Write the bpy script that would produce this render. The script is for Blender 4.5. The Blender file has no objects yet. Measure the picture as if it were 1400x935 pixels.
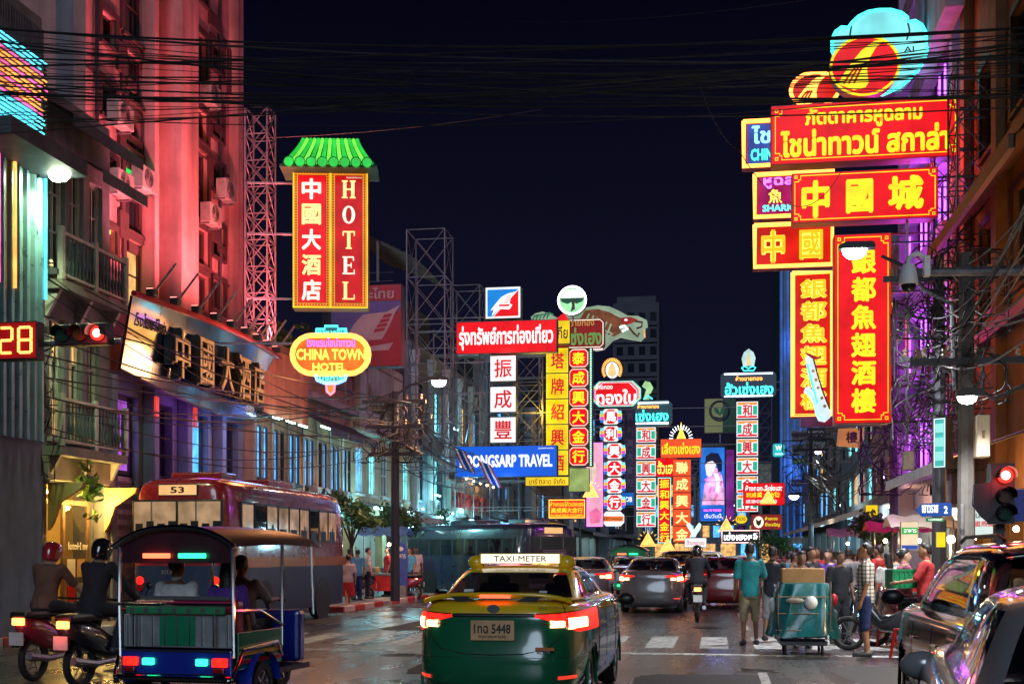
import bpy, bmesh, math, random
from mathutils import Vector, Matrix
random.seed(7)
pi = math.pi; R = math.radians
SC = bpy.context.scene; COL = SC.collection

# ---------------------------------------------------------------- camera
FPX, CAMH, VPX, HZY = 1700.0, 1.6, 980.0, 756.0      # focal length in px of a 1400 px frame, eye height, vanishing point
YAW = math.atan((VPX - 700) / FPX)
cam = bpy.data.cameras.new('camera'); camo = bpy.data.objects.new('camera', cam); COL.objects.link(camo)
camo.location = (0, 0, CAMH); camo.rotation_euler = (pi / 2, 0, YAW)
cam.sensor_width = 36; cam.lens = 36 * FPX / 1400; cam.shift_y = (HZY - 467.5) / 1400
cam.clip_start = .1; cam.clip_end = 3000
SC.camera = camo
# ---------------------------------------------------------------- world and light
W = bpy.data.worlds.new('World'); SC.world = W; W.use_nodes = True
nt = W.node_tree; bg = nt.nodes['Background']
tc = nt.nodes.new('ShaderNodeTexCoord'); sp = nt.nodes.new('ShaderNodeSeparateXYZ'); rp = nt.nodes.new('ShaderNodeValToRGB')
nt.links.new(tc.outputs['Generated'], sp.inputs[0]); nt.links.new(sp.outputs['Z'], rp.inputs[0]); nt.links.new(rp.outputs[0], bg.inputs[0])
rp.color_ramp.elements[0].position = 0.0; rp.color_ramp.elements[0].color = (.0075, .0080, .0240, 1)
rp.color_ramp.elements[1].position = .45; rp.color_ramp.elements[1].color = (.0008, .0009, .0042, 1)
bg.inputs[1].default_value = 1.0
sun = bpy.data.lights.new('front_fill', 'SUN'); suno = bpy.data.objects.new('front_fill', sun); COL.objects.link(suno)  # soft fill added from behind the camera for surfaces facing it
sun.energy = .85; sun.angle = R(25); sun.color = (.66, .82, 1.0)
suno.rotation_euler = (R(68), 0, R(6)); suno.location = (0, -20, 40)
SC.view_settings.view_transform = 'Standard'; SC.view_settings.look = 'None'
SC.view_settings.exposure = 0; SC.view_settings.gamma = 1; SC.view_settings.use_curve_mapping = False
SC.render.engine = 'CYCLES'
try:
    SC.cycles.use_denoising = True; SC.cycles.denoiser = 'OPENIMAGEDENOISE'
    SC.cycles.sample_clamp_indirect = 4; SC.cycles.max_bounces = 6; SC.cycles.diffuse_bounces = 3
    SC.cycles.glossy_bounces = 3; SC.cycles.transmission_bounces = 4; SC.cycles.caustics_reflective = False; SC.cycles.caustics_refractive = False
except Exception: pass

# ---------------------------------------------------------------- picture maths
def ray(px, py):
    u = (px - 700) / FPX; v = (HZY - py) / FPX
    return Vector((-math.sin(YAW) + u * math.cos(YAW), math.cos(YAW) + u * math.sin(YAW), v))
def P(px, py, Y):
    d = ray(px, py); return Vector((0, 0, CAMH)) + d * (Y / d.y)
def Q(px, py, X):
    d = ray(px, py); return Vector((0, 0, CAMH)) + d * (X / d.x)
def G(px, py, z=0.0):
    d = ray(px, py); return Vector((0, 0, CAMH)) + d * ((z - CAMH) / d.z)
def YAT(px, X): return Q(px, HZY, X).y

# ---------------------------------------------------------------- materials
MATS = {}
def _base(name):
    m = bpy.data.materials.new(name); m.use_nodes = True
    return m, m.node_tree, m.node_tree.nodes['Principled BSDF']
def mat(name, col, rough=.6, metal=0., var=.3, scale=3., bump=0., bscale=40., coat=0., spec=.5, grime=0.):
    if name in MATS: return MATS[name]
    m, t, b = _base(name); N = t.nodes; L = t.links
    b.inputs['Roughness'].default_value = rough; b.inputs['Metallic'].default_value = metal
    b.inputs['Coat Weight'].default_value = coat; b.inputs['Coat Roughness'].default_value = .07
    b.inputs['Specular IOR Level'].default_value = spec
    co = N.new('ShaderNodeTexCoord')
    nz = N.new('ShaderNodeTexNoise'); nz.inputs['Scale'].default_value = scale; nz.inputs['Detail'].default_value = 6; nz.inputs['Roughness'].default_value = .62
    L.new(co.outputs['Object'], nz.inputs['Vector'])
    cr = N.new('ShaderNodeValToRGB'); e = cr.color_ramp.elements
    e[0].position = .3; e[1].position = .72
    e[0].color = tuple(c * (1 - var) for c in col[:3]) + (1,); e[1].color = tuple(min(1, c * (1 + var * .55)) for c in col[:3]) + (1,)
    L.new(nz.outputs['Fac'], cr.inputs[0]); out = cr.outputs[0]
    if grime:
        # streaks: vertical stretched noise
        mp = N.new('ShaderNodeMapping'); mp.inputs['Scale'].default_value = (1.5, 1.5, .16); L.new(co.outputs['Object'], mp.inputs[0])
        n2 = N.new('ShaderNodeTexNoise'); n2.inputs['Scale'].default_value = 1.3; n2.inputs['Detail'].default_value = 8; L.new(mp.outputs[0], n2.inputs['Vector'])
        c2 = N.new('ShaderNodeValToRGB'); c2.color_ramp.elements[0].position = .28; c2.color_ramp.elements[1].position = .62
        c2.color_ramp.elements[0].color = (1 - grime * .8,) * 3 + (1,); c2.color_ramp.elements[1].color = (1, 1, 1, 1)
        L.new(n2.outputs['Fac'], c2.inputs[0])
        mx = N.new('ShaderNodeMix'); mx.data_type = 'RGBA'; mx.blend_type = 'MULTIPLY'; mx.inputs[0].default_value = 1
        L.new(out, mx.inputs[6]); L.new(c2.outputs[0], mx.inputs[7]); out = mx.outputs[2]
    L.new(out, b.inputs['Base Color'])
    if metal < .5 or rough > .2:
        rr = N.new('ShaderNodeMapRange'); rr.inputs[3].default_value = max(0, rough - .12); rr.inputs[4].default_value = min(1, rough + .12)
        L.new(nz.outputs['Fac'], rr.inputs[0]); L.new(rr.outputs[0], b.inputs['Roughness'])
    if bump:
        n3 = N.new('ShaderNodeTexNoise'); n3.inputs['Scale'].default_value = bscale; n3.inputs['Detail'].default_value = 5; L.new(co.outputs['Object'], n3.inputs['Vector'])
        bp = N.new('ShaderNodeBump'); bp.inputs['Strength'].default_value = bump; bp.inputs['Distance'].default_value = .02
        L.new(n3.outputs['Fac'], bp.inputs['Height']); L.new(bp.outputs[0], b.inputs['Normal'])
    MATS[name] = m; return m
def emi(name, col, s=1., var=.22, scale=1.6, light=True, base=.1, rough=.4):
    """a backlit panel, tube or lamp: gives off light itself, a little unevenly"""
    if name in MATS: return MATS[name]
    m, t, b = _base(name); N = t.nodes; L = t.links
    b.inputs['Base Color'].default_value = tuple(c * base for c in col[:3]) + (1,)
    b.inputs['Roughness'].default_value = rough
    b.inputs['Emission Color'].default_value = tuple(col[:3]) + (1,); b.inputs['Specular IOR Level'].default_value = .2
    if var:
        co = N.new('ShaderNodeTexCoord'); nz = N.new('ShaderNodeTexNoise'); nz.inputs['Scale'].default_value = scale; nz.inputs['Detail'].default_value = 2
        L.new(co.outputs['Object'], nz.inputs['Vector'])
        rr = N.new('ShaderNodeMapRange'); rr.inputs[1].default_value = .3; rr.inputs[2].default_value = .7
        rr.inputs[3].default_value = s * (1 - var); rr.inputs[4].default_value = s * (1 + var)
        L.new(nz.outputs['Fac'], rr.inputs[0]); L.new(rr.outputs[0], b.inputs['Emission Strength'])
    else: b.inputs['Emission Strength'].default_value = s
    m.cycles.emission_sampling = 'AUTO' if light else 'NONE'
    MATS[name] = m; return m
def glass(name, col=(.02, .03, .04), rough=.05, alpha=.55):
    """window glass: reflective coat over a see-through dark tint"""
    if name in MATS: return MATS[name]
    m, t, b = _base(name)
    b.inputs['Base Color'].default_value = tuple(col) + (1,); b.inputs['Roughness'].default_value = rough
    b.inputs['Specular IOR Level'].default_value = .8; b.inputs['Alpha'].default_value = alpha
    b.inputs['Coat Weight'].default_value = .6; b.inputs['Coat Roughness'].default_value = .03
    MATS[name] = m; return m

# ---------------------------------------------------------------- mesh builder
class MB:
    def __init__(s): s.v = []; s.f = []
    def add(s, vs, fs):
        o = len(s.v); s.v += [tuple(v) for v in vs]; s.f += [tuple(i + o for i in f) for f in fs]; return s
    def box(s, x0, x1, y0, y1, z0, z1, M=None):
        vs = [(x, y, z) for z in (z0, z1) for y in (y0, y1) for x in (x0, x1)]
        if M: vs = [M @ Vector(v) for v in vs]
        return s.add(vs, [(0, 2, 3, 1), (4, 5, 7, 6), (0, 1, 5, 4), (2, 6, 7, 3), (0, 4, 6, 2), (1, 3, 7, 5)])
    def cbox(s, c, d, M=None):
        return s.box(c[0] - d[0] / 2, c[0] + d[0] / 2, c[1] - d[1] / 2, c[1] + d[1] / 2, c[2] - d[2] / 2, c[2] + d[2] / 2, M)
    def ring(s, c, ax, r, n, up=None):
        ax = ax.normalized(); a = ax.orthogonal().normalized() if up is None else up
        b = ax.cross(a).normalized(); a = b.cross(ax)
        return [Vector(c) + (a * math.cos(2 * pi * i / n) + b * math.sin(2 * pi * i / n)) * r for i in range(n)]
    def tube(s, pts, r, n=6, caps=True):
        pts = [Vector(p) for p in pts]; rs = r if isinstance(r, (list, tuple)) else [r] * len(pts)
        vs = []; up = None
        for i, p in enumerate(pts):
            d = (pts[min(i + 1, len(pts) - 1)] - pts[max(i - 1, 0)])
            if d.length < 1e-9: d = Vector((0, 0, 1))
            d.normalize()
            if up is None: up = d.orthogonal().normalized()
            else:
                up = up - d * up.dot(d); up = up.normalized() if up.length > 1e-6 else d.orthogonal().normalized()
            vs += s.ring(p, d, rs[i], n, up)
        fs = [(k * n + i, k * n + (i + 1) % n, (k + 1) * n + (i + 1) % n, (k + 1) * n + i) for k in range(len(pts) - 1) for i in range(n)]
        if caps: fs += [tuple(range(n))[::-1], tuple((len(pts) - 1) * n + i for i in range(n))]
        return s.add(vs, fs)
    def bar(s, a, b, w): return s.tube([a, b], w * .7, 4)
    def lathe(s, prof, n=16, c=(0, 0, 0), M=None):
        vs = []
        for r, z in prof:
            for i in range(n):
                v = Vector((c[0] + r * math.cos(2 * pi * i / n), c[1] + r * math.sin(2 * pi * i / n), c[2] + z)); vs.append(M @ v if M else v)
        k = len(prof); fs = [(j * n + i, j * n + (i + 1) % n, (j + 1) * n + (i + 1) % n, (j + 1) * n + i) for j in range(k - 1) for i in range(n)]
        fs += [tuple(range(n))[::-1], tuple((k - 1) * n + i for i in range(n))]
        return s.add(vs, fs)
    def sphere(s, c, r, n=12, m=8, sc=(1, 1, 1)):
        pr = [(max(.001, math.sin(pi * j / m)) * r, -math.cos(pi * j / m) * r) for j in range(m + 1)]
        vs = []
        for rr, z in pr:
            for i in range(n): vs.append((c[0] + rr * math.cos(2 * pi * i / n) * sc[0], c[1] + rr * math.sin(2 * pi * i / n) * sc[1], c[2] + z * sc[2]))
        fs = [(j * n + i, j * n + (i + 1) % n, (j + 1) * n + (i + 1) % n, (j + 1) * n + i) for j in range(m) for i in range(n)]
        return s.add(vs, fs)
    def prism(s, pts, y0, y1):
        """polygon in xz, extruded from y0 (front) to y1 (back)"""
        n = len(pts); vs = [(x, y0, z) for x, z in pts] + [(x, y1, z) for x, z in pts]
        return s.add(vs, [tuple(range(n)), tuple(range(2 * n - 1, n - 1, -1))] + [(i, i + n, (i + 1) % n + n, (i + 1) % n) for i in range(n)])
    def grid(s, rows, closed=False):
        n = len(rows[0]); vs = [v for r in rows for v in r]; m = len(rows)
        fs = [(j * n + i, j * n + (i + 1) % n, (j + 1) * n + (i + 1) % n, (j + 1) * n + i) for j in range(m - 1) for i in range(n if closed else n - 1)]
        return s.add(vs, fs)
    def mesh(s, name, smooth=False, recalc=True, bev=0):
        me = bpy.data.meshes.new(name); me.from_pydata(s.v, [], s.f)
        if recalc or bev:
            bm = bmesh.new(); bm.from_mesh(me)
            if recalc: bmesh.ops.recalc_face_normals(bm, faces=bm.faces)
            if bev:
                bmesh.ops.bevel(bm, geom=[e for e in bm.edges if e.is_manifold and e.calc_face_angle(0) > .5], offset=bev, segments=2, affect='EDGES', profile=.5)
            bm.to_mesh(me); bm.free()
        if smooth:
            me.polygons.foreach_set('use_smooth', [True] * len(me.polygons))
            if smooth != 'all':
                try: me.set_sharp_from_angle(angle=R(40))
                except Exception: pass
        me.update(); return me
    def build(s, name, m, parent=None, loc=None, rot=None, smooth=False, label=None, kind=None, bev=0, recalc=True):
        return obj(name, s.mesh(name, smooth, recalc, bev), m, parent, loc, rot, label, kind)
def obj(name, me, m, parent=None, loc=None, rot=None, label=None, kind=None, scale=None):
    o = bpy.data.objects.new(name, me); COL.objects.link(o)
    if m is not None:
        if me.users > 1 and len(me.materials) and me.materials[0] is not m:
            o.material_slots[0].link = 'OBJECT'; o.material_slots[0].material = m
        elif not len(me.materials): me.materials.append(m)
    if parent is not None: o.parent = parent
    if loc is not None: o.location = loc
    if rot is not None: o.rotation_euler = rot
    if scale is not None: o.scale = scale
    if label: o['label'] = label
    if kind: o['kind'] = kind
    return o
def thing(name, label, cat, loc=(0, 0, 0), rz=0, group=None):
    o = bpy.data.objects.new(name, None); COL.objects.link(o); o.location = loc; o.rotation_euler = (0, 0, rz)
    o.empty_display_size = .2
    o['label'] = label; o['category'] = cat
    if group: o['group'] = group
    return o
def tag(o, label, cat, group=None):
    o['label'] = label; o['category'] = cat
    if group: o['group'] = group
    return o
def dup(root, loc=None, rz=None, label=None, group=None, scale=None):
    r = root.copy(); COL.objects.link(r)
    if loc is not None: r.location = loc
    if rz is not None: r.rotation_euler = (0, 0, rz)
    if label: r['label'] = label
    if group: r['group'] = group
    if scale: r.scale = scale
    for ch in list(root.children):
        c = ch.copy(); COL.objects.link(c); c.parent = r
        for g in list(ch.children):
            d = g.copy(); COL.objects.link(d); d.parent = c
    return r
def lamp(name, loc, col, power, parent=None, size=.08, spot=None, aim=None, blend=.5):
    l = bpy.data.lights.new(name, 'SPOT' if spot else 'POINT'); l.energy = power; l.color = col; l.shadow_soft_size = size
    o = bpy.data.objects.new(name, l); COL.objects.link(o); o.location = loc
    if spot:
        l.spot_size = R(spot); l.spot_blend = blend
        o.rotation_euler = (Vector(aim) - Vector(loc)).to_track_quat('-Z', 'Y').to_euler()
    if parent is not None: o.parent = parent
    return o

def catmull(lv, n):
    out = []; k = len(lv)
    for i in range(k - 1):
        p0, p1, p2, p3 = lv[max(0, i - 1)], lv[i], lv[i + 1], lv[min(k - 1, i + 2)]
        for j in range(n):
            t = j / n; out.append(tuple(.5 * (2 * b + (c - a) * t + (2 * a - 5 * b + 4 * c - d) * t * t + (-a + 3 * b - 3 * c + d) * t ** 3) for a, b, c, d in zip(p0, p1, p2, p3)))
    out.append(lv[-1]); return out
# ---------------------------------------------------------------- lettering
TXT = {}
def textmesh(t, bold=.02):
    k = (t, bold)
    if k in TXT: return TXT[k]
    c = bpy.data.curves.new('lettering', 'FONT'); c.body = t; c.size = 1; c.extrude = .012; c.resolution_u = 2
    o = bpy.data.objects.new('lettering', c); m = bpy.data.meshes.new_from_object(o)
    vs = [v.co.copy() for v in m.vertices]; fs = [tuple(p.vertices) for p in m.polygons]
    bpy.data.objects.remove(o); bpy.data.curves.remove(c); bpy.data.meshes.remove(m)
    # heavier strokes: the glyph laid over itself with small shifts, each copy a hair deeper
    offs = [(0, 0)] + ([(bold * math.cos(a), bold * math.sin(a)) for a in (0, pi / 3, 2 * pi / 3, pi, 4 * pi / 3, 5 * pi / 3)] if bold else [])
    V = []; Fc = []
    for q, (ox, oy) in enumerate(offs):
        b = len(V); V += [(v.x + ox, -v.z + q * .0015, v.y + oy) for v in vs]; Fc += [tuple(i + b for i in f) for f in fs]
    if not V: V = [(0, 0, 0), (1, 0, 0), (1, 0, 1)]; Fc = [(0, 1, 2)]
    x0 = min(v[0] for v in V); x1 = max(v[0] for v in V); z0 = min(v[2] for v in V); z1 = max(v[2] for v in V)
    V = [(v[0] - (x0 + x1) / 2, v[1], v[2] - (z0 + z1) / 2) for v in V]
    me = bpy.data.meshes.new('lettering'); me.from_pydata(V, [], Fc)
    TXT[k] = (me, x1 - x0, z1 - z0); return TXT[k]
def text(t, m, parent, c, w=None, h=None, bold=.02, name='lettering', thick=1., rot=None):
    """lettering centred at local point c (its front faces -y), fitted to w x h metres"""
    me, tw, th = textmesh(t, bold)
    sx = w / tw if w else None; sz = h / th if h else None
    sx = sx or sz; sz = sz or sx
    me2 = me if not len(me.materials) or me.materials[0] is m else me.copy()
    if me2 is not me: me2.materials.clear()
    if not len(me2.materials): me2.materials.append(m)
    if me2 is me: TXT[(t, bold)] = (me, tw, th)
    o = bpy.data.objects.new(name, me2); COL.objects.link(o); o.parent = parent
    o.location = c; o.scale = (sx, min(sx, sz) * thick, sz)
    if rot: o.rotation_euler = rot
    return o

# ---------------------------------------------------------------- lightbox signs
class Sign:
    """a sign laid out by its picture rectangle at street depth Y, built as a real cabinet facing down the street"""
    def __init__(s, name, label, box, Y, depth=.4, cat='sign', group=None, rz=0):
        x0, y0, x1, y1 = box; s.box_ = box; s.Y = Y; s.d = depth
        s.cx = (x0 + x1) / 2; s.cy = (y0 + y1) / 2
        c = P(s.cx, s.cy, Y); d = ray(s.cx, s.cy); t = Y / d.y
        s.kz = t / FPX; s.kx = abs(P(x1, s.cy, Y).x - P(x0, s.cy, Y).x) / max(1e-6, (x1 - x0))
        s.T = thing(name, label, cat, c, rz, group); s.c = c
    def L(s, px, py): return ((px - s.cx) * s.kx, (s.cy - py) * s.kz)
    def panel(s, name, box, m, lay=0, thick=None, back=None, bev=0):
        (x0, z1), (x1, z0) = s.L(box[0], box[1]), s.L(box[2], box[3])
        f = -s.d / 2 - lay * .014
        b = back if back is not None else f + (thick or .012)
        return MB().box(x0, x1, f, b, z0, z1).build(name, m, s.T, bev=bev)
    def cabinet(s, m, box=None, grow=0):
        b = box or s.box_; return s.panel('cabinet', (b[0] - grow, b[1] - grow, b[2] + grow, b[3] + grow), m, 0, thick=s.d)
    def frame(s, m, box, w=2., lay=2, name='border', thick=.03):
        """four bars round a rectangle, w in px"""
        (x0, z1), (x1, z0) = s.L(box[0], box[1]), s.L(box[2], box[3]); a = w * s.kx; f = -s.d / 2 - lay * .014; b = f + thick
        mb = MB(); mb.box(x0, x1, f, b, z1 - a, z1); mb.box(x0, x1, f, b, z0, z0 + a); mb.box(x0, x0 + a, f, b, z0 + a, z1 - a); mb.box(x1 - a, x1, f, b, z0 + a, z1 - a)
        return mb.build(name, m, s.T)
    def text(s, t, box, m, lay=2, bold=.02, name='lettering', thick=1.):
        (x0, z1), (x1, z0) = s.L(box[0], box[1]), s.L(box[2], box[3])
        return text(t, m, s.T, ((x0 + x1) / 2, -s.d / 2 - lay * .014, (z0 + z1) / 2), abs(x1 - x0), abs(z1 - z0), bold, name, thick)
    def column(s, chars, box, m, lay=2, bold=.03, gap=.18):
        n = len(chars); h = (box[3] - box[1]) / n
        return [s.text(c, (box[0], box[1] + h * (i + gap / 2), box[2], box[1] + h * (i + 1 - gap / 2)), m, lay, bold, 'character') for i, c in enumerate(chars)]
    def poly(s, pts, m, lay=1, thick=.02, name='ornament', smooth=False, parent=None):
        f = -s.d / 2 - lay * .014
        return MB().prism([s.L(*p) for p in pts], f, f + thick).build(name, m, parent or s.T, smooth=smooth)
    def tube(s, pts, r, m, lay=3, name='neon_tube', closed=False):
        f = -s.d / 2 - lay * .014; q = [s.L(*p) for p in pts]
        if closed: q = q + [q[0]]
        return MB().tube([(x, f, z) for x, z in q], r, 6).build(name, m, s.T, smooth=True)
def oct_pts(x0, y0, x1, y1, c): return [(x0 + c, y0), (x1 - c, y0), (x1, y0 + c), (x1, y1 - c), (x1 - c, y1), (x0 + c, y1), (x0, y1 - c), (x0, y0 + c)]
def ell_pts(cx, cy, rx, ry, n=24, a0=0, a1=2 * pi): return [(cx + rx * math.cos(a0 + (a1 - a0) * i / n), cy + ry * math.sin(a0 + (a1 - a0) * i / n)) for i in range(n + (0 if abs(a1 - a0 - 2 * pi) < 1e-6 else 1))]
def stadium(x0, y0, x1, y1, n=10):
    r = (y1 - y0) / 2; cy = (y0 + y1) / 2
    return [(x1 - r + r * math.sin(pi * i / n), cy - r * math.cos(pi * i / n)) for i in range(n + 1)] + [(x0 + r - r * math.sin(pi * i / n), cy + r * math.cos(pi * i / n)) for i in range(n + 1)]
# ---------------------------------------------------------------- palette
m_asphalt = None
def make_asphalt():
    m, t, b = _base('asphalt'); N = t.nodes; L = t.links
    co = N.new('ShaderNodeTexCoord')
    n1 = N.new('ShaderNodeTexNoise'); n1.inputs['Scale'].default_value = .55; n1.inputs['Detail'].default_value = 7
    n2 = N.new('ShaderNodeTexNoise'); n2.inputs['Scale'].default_value = 55; n2.inputs['Detail'].default_value = 3
    mp = N.new('ShaderNodeMapping'); mp.inputs['Scale'].default_value = (1.6, .1, 1); L.new(co.outputs['Object'], mp.inputs[0])
    n3 = N.new('ShaderNodeTexNoise'); n3.inputs['Scale'].default_value = 1.1; n3.inputs['Detail'].default_value = 5; L.new(mp.outputs[0], n3.inputs['Vector'])
    for n in (n1, n2): L.new(co.outputs['Object'], n.inputs['Vector'])
    a = N.new('ShaderNodeValToRGB'); a.color_ramp.elements[0].position = .36; a.color_ramp.elements[1].position = .64
    a.color_ramp.elements[0].color = (.032, .032, .036, 1); a.color_ramp.elements[1].color = (.085, .083, .08, 1)
    mm = N.new('ShaderNodeMix'); mm.data_type = 'FLOAT'; mm.inputs[0].default_value = .5; L.new(n1.outputs['Fac'], mm.inputs[2]); L.new(n3.outputs['Fac'], mm.inputs[3])
    L.new(mm.outputs[0], a.inputs[0])
    c2 = N.new('ShaderNodeValToRGB'); c2.color_ramp.elements[0].position = .35; c2.color_ramp.elements[1].position = .68
    c2.color_ramp.elements[0].color = (.4, .4, .4, 1); c2.color_ramp.elements[1].color = (1.5, 1.5, 1.45, 1); L.new(n2.outputs['Fac'], c2.inputs[0])
    mx = N.new('ShaderNodeMix'); mx.data_type = 'RGBA'; mx.blend_type = 'MULTIPLY'; mx.inputs[0].default_value = 1
    L.new(a.outputs[0], mx.inputs[6]); L.new(c2.outputs[0], mx.inputs[7]); L.new(mx.outputs[2], b.inputs['Base Color'])
    rr = N.new('ShaderNodeMapRange'); rr.inputs[1].default_value = .3; rr.inputs[2].default_value = .7; rr.inputs[3].default_value = .17; rr.inputs[4].default_value = .38
    L.new(mm.outputs[0], rr.inputs[0]); L.new(rr.outputs[0], b.inputs['Roughness'])
    bp = N.new('ShaderNodeBump'); bp.inputs['Strength'].default_value = .4; bp.inputs['Distance'].default_value = .006
    L.new(n2.outputs['Fac'], bp.inputs['Height']); L.new(bp.outputs[0], b.inputs['Normal'])
    return m
m_asphalt = make_asphalt()
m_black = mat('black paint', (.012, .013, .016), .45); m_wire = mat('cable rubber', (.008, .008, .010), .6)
m_steel = mat('galvanised steel', (.30, .29, .30), .42, .6, .35, 8, grime=.4); m_rust = mat('painted steel', (.26, .22, .24), .5, .3, .4, 6, grime=.5)
m_dark = mat('dark interior', (.02, .022, .028), .8); m_conc = mat('concrete', (.30, .29, .27), .85, 0, .35, 2.5, .3, 30, grime=.45)
m_plaster = mat('plaster cream', (.46, .42, .34), .85, 0, .25, 1.6, .15, 50, grime=.5)
m_plgrey = mat('plaster grey', (.24, .24, .27), .85, 0, .3, 1.6, .15, 50, grime=.55)
m_ploch = mat('plaster ochre', (.52, .33, .17), .85, 0, .25, 1.6, .15, 50, grime=.5)
m_plpink = mat('plaster rose', (.58, .31, .29), .8, 0, .3, .9, .2, 30, grime=.7)
m_plblue = mat('plaster blue', (.22, .28, .36), .85, 0, .3, 1.6, .15, 50, grime=.5)
m_plwhite = mat('plaster white', (.62, .60, .57), .85, 0, .2, 1.6, .15, 50, grime=.5)
m_brown = mat('window surround', (.075, .035, .035), .6, 0, .3, 4); m_fwhite = mat('white painted wood', (.6, .57, .52), .6, 0, .25, 5, grime=.4)
m_fdark = mat('dark frame', (.035, .04, .05), .45); m_wood = mat('brown wood', (.20, .11, .06), .6, 0, .4, 8)
m_pane = glass('window glass dark', (.012, .018, .028), .06, .92); m_gclear = glass('window glass', (.02, .025, .03), .04, .35)
m_lblue = emi('window lit blue', (.10, .45, 1.0), 1.5, .55, 2.2); m_lcyan = emi('window lit cyan', (.2, .9, 1.0), 1.5, .5, 2.)
m_lwarm = emi('window lit warm', (1.0, .55, .18), .9, .5, 2.); m_lgreen = emi('window lit green', (.05, .95, .12), .9, .5, 6.)
m_lpurp = emi('window lit violet', (.65, .16, 1.0), .7, .5, 2.); m_lred = emi('window lit red', (1, .06, .03), .8, .4, 2.)
m_tubec = emi('fluorescent tube cold', (.55, .95, 1.0), 14, 0); m_tubew = emi('fluorescent tube warm', (1.0, .72, .32), 14, 0)
m_white = mat('white paint', (.75, .75, .74), .5, 0, .15, 5); m_corr = mat('corrugated sheet', (.42, .38, .36), .4, .5, .3, 5, grime=.5)
m_chrome = mat('polished metal', (.86, .86, .88), .10, 1.0, .05, 2); m_alu = mat('brushed panel', (.50, .58, .80), .13, .97, .12, 1.2)
m_redp = mat('red paint', (.50, .02, .02), .4); m_roofgrey = mat('roof sheet', (.12, .13, .15), .6, .2, .4, 4, grime=.5)
m_kred = mat('kerb red', (.42, .06, .05), .7, 0, .4, 6); m_kwhite = mat('kerb white', (.55, .54, .5), .7, 0, .35, 6)
def worn_paint():
    m, t, b = _base('road paint'); N = t.nodes; L = t.links; co = N.new('ShaderNodeTexCoord'); mp = N.new('ShaderNodeMapping'); mp.inputs['Location'].default_value = (3, 7, 1); g = N.new('ShaderNodeNewGeometry'); L.new(g.outputs['Position'], mp.inputs[0])
    n1 = N.new('ShaderNodeTexNoise'); n1.inputs['Scale'].default_value = 5; n1.inputs['Detail'].default_value = 9; n1.inputs['Roughness'].default_value = .75; L.new(mp.outputs[0], n1.inputs['Vector'])
    r = N.new('ShaderNodeValToRGB'); e = r.color_ramp.elements; e[0].position = .40; e[0].color = (.07, .07, .07, 1); e[1].position = .56; e[1].color = (.46, .46, .45, 1); q = e.new(.47); q.color = (.24, .24, .235, 1)
    L.new(n1.outputs['Fac'], r.inputs[0]); L.new(r.outputs[0], b.inputs['Base Color']); b.inputs['Roughness'].default_value = .6; return m
m_paint = worn_paint()
m_pave = mat('paving slab', (.22, .21, .20), .75, 0, .35, 3, .25, 40)

# ---------------------------------------------------------------- ground
def struct(o): o['kind'] = 'structure'; return o
XL, XR = -13.0, 6.5; KL, KR = -10.0, 4.2
struct(MB().box(-900, 900, -60, 1500, -.4, -.02).build('ground', m_conc))
KN, YBAY = -12.05, 32.6
struct(MB().box(KN - .02, KR + .02, -20, 420, -.02, 0).build('road', m_asphalt))
mb = MB(); mb.box(-30, KL - .16, YBAY + .16, 420, -.02, .14); mb.box(-30, KN - .16, -20, YBAY + .16, -.02, .14)
pl = struct(mb.build('pavement_left', m_pave))
pr = struct(MB().box(KR + .16, 30, -20, 420, -.02, .14).build('pavement_right', m_pave))
kme = MB().box(-.08, .08, -.485, .485, -.02, .15).mesh('kerb_stone', bev=.02); kme.materials.append(m_kred)
def kerb(X, Y, par, i, rz=0):
    o = bpy.data.objects.new('kerb_stone', kme); COL.objects.link(o); o.parent = par; o.location = (X, Y, 0); o.rotation_euler = (0, 0, rz)
    o.material_slots[0].link = 'OBJECT'; o.material_slots[0].material = (m_kred if X < 0 else m_conc) if i % 2 else m_kwhite
for i in range(52): kerb(KL - .08, 33.2 + i, pl, i)
for i in range(18): kerb(KN - .08, 15.1 + i, pl, i)
for i in range(2): kerb(KN + .55 + i, YBAY + .08, pl, i, pi / 2)
for i in range(70): kerb(KR + .08, 14.5 + i, pr, i)
for X, par in ((KL - .08, pl), (KR + .08, pr)): MB().box(X - .08, X + .08, 84.7, 420, -.02, .15).build('kerb', m_conc, par)
for X, par in ((KN - .08, pl), (KR + .08, pr)): MB().box(X - .08, X + .08, -20, 14, -.02, .15).build('kerb', m_conc, par)
zc = struct(bpy.data.objects.new('zebra_crossing', None)); COL.objects.link(zc)
sme = MB().box(-.24, .24, -1.45, 1.45, 0, .004).mesh('painted_stripe')
for i in range(15):
    o = obj('painted_stripe', sme, m_paint, zc, (KL + .75 + i * .92, 22.6, .0005))
for y, w in ((19.9, .3),): MB().box(KL + .3, KR - .3, y - w / 2, y + w / 2, .0005, .0045).build('stop_line', m_paint, zc)
lm = struct(bpy.data.objects.new('lane_markings', None)); COL.objects.link(lm)
dme = MB().box(-.06, .06, -1.2, 1.2, 0, .004).mesh('lane_dash')
for X in (-6.4, -3.0, .6):
    for i in range(12): obj('lane_dash', dme, m_paint, lm, (X, 27.5 + i * 5, .0005))
    for i in range(2): obj('lane_dash', dme, m_paint, lm, (X, 11.5 + i * 4.6, .0005))
# pavement slabs near enough to tell apart
slab = MB().box(-.385, .385, -.385, .385, .14, .148).mesh('paving_slab', bev=.006)
for i in range(3):
    for k in range(44): obj('paving_slab', slab, m_pave, pl, (KL - .6 - i * .8, 33.4 + k * .8, 0))
for i in range(2):
    for k in range(44): obj('paving_slab', slab, m_pave, pr, (KR + .62 + i * .8, 13 + k * .8, 0))

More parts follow.
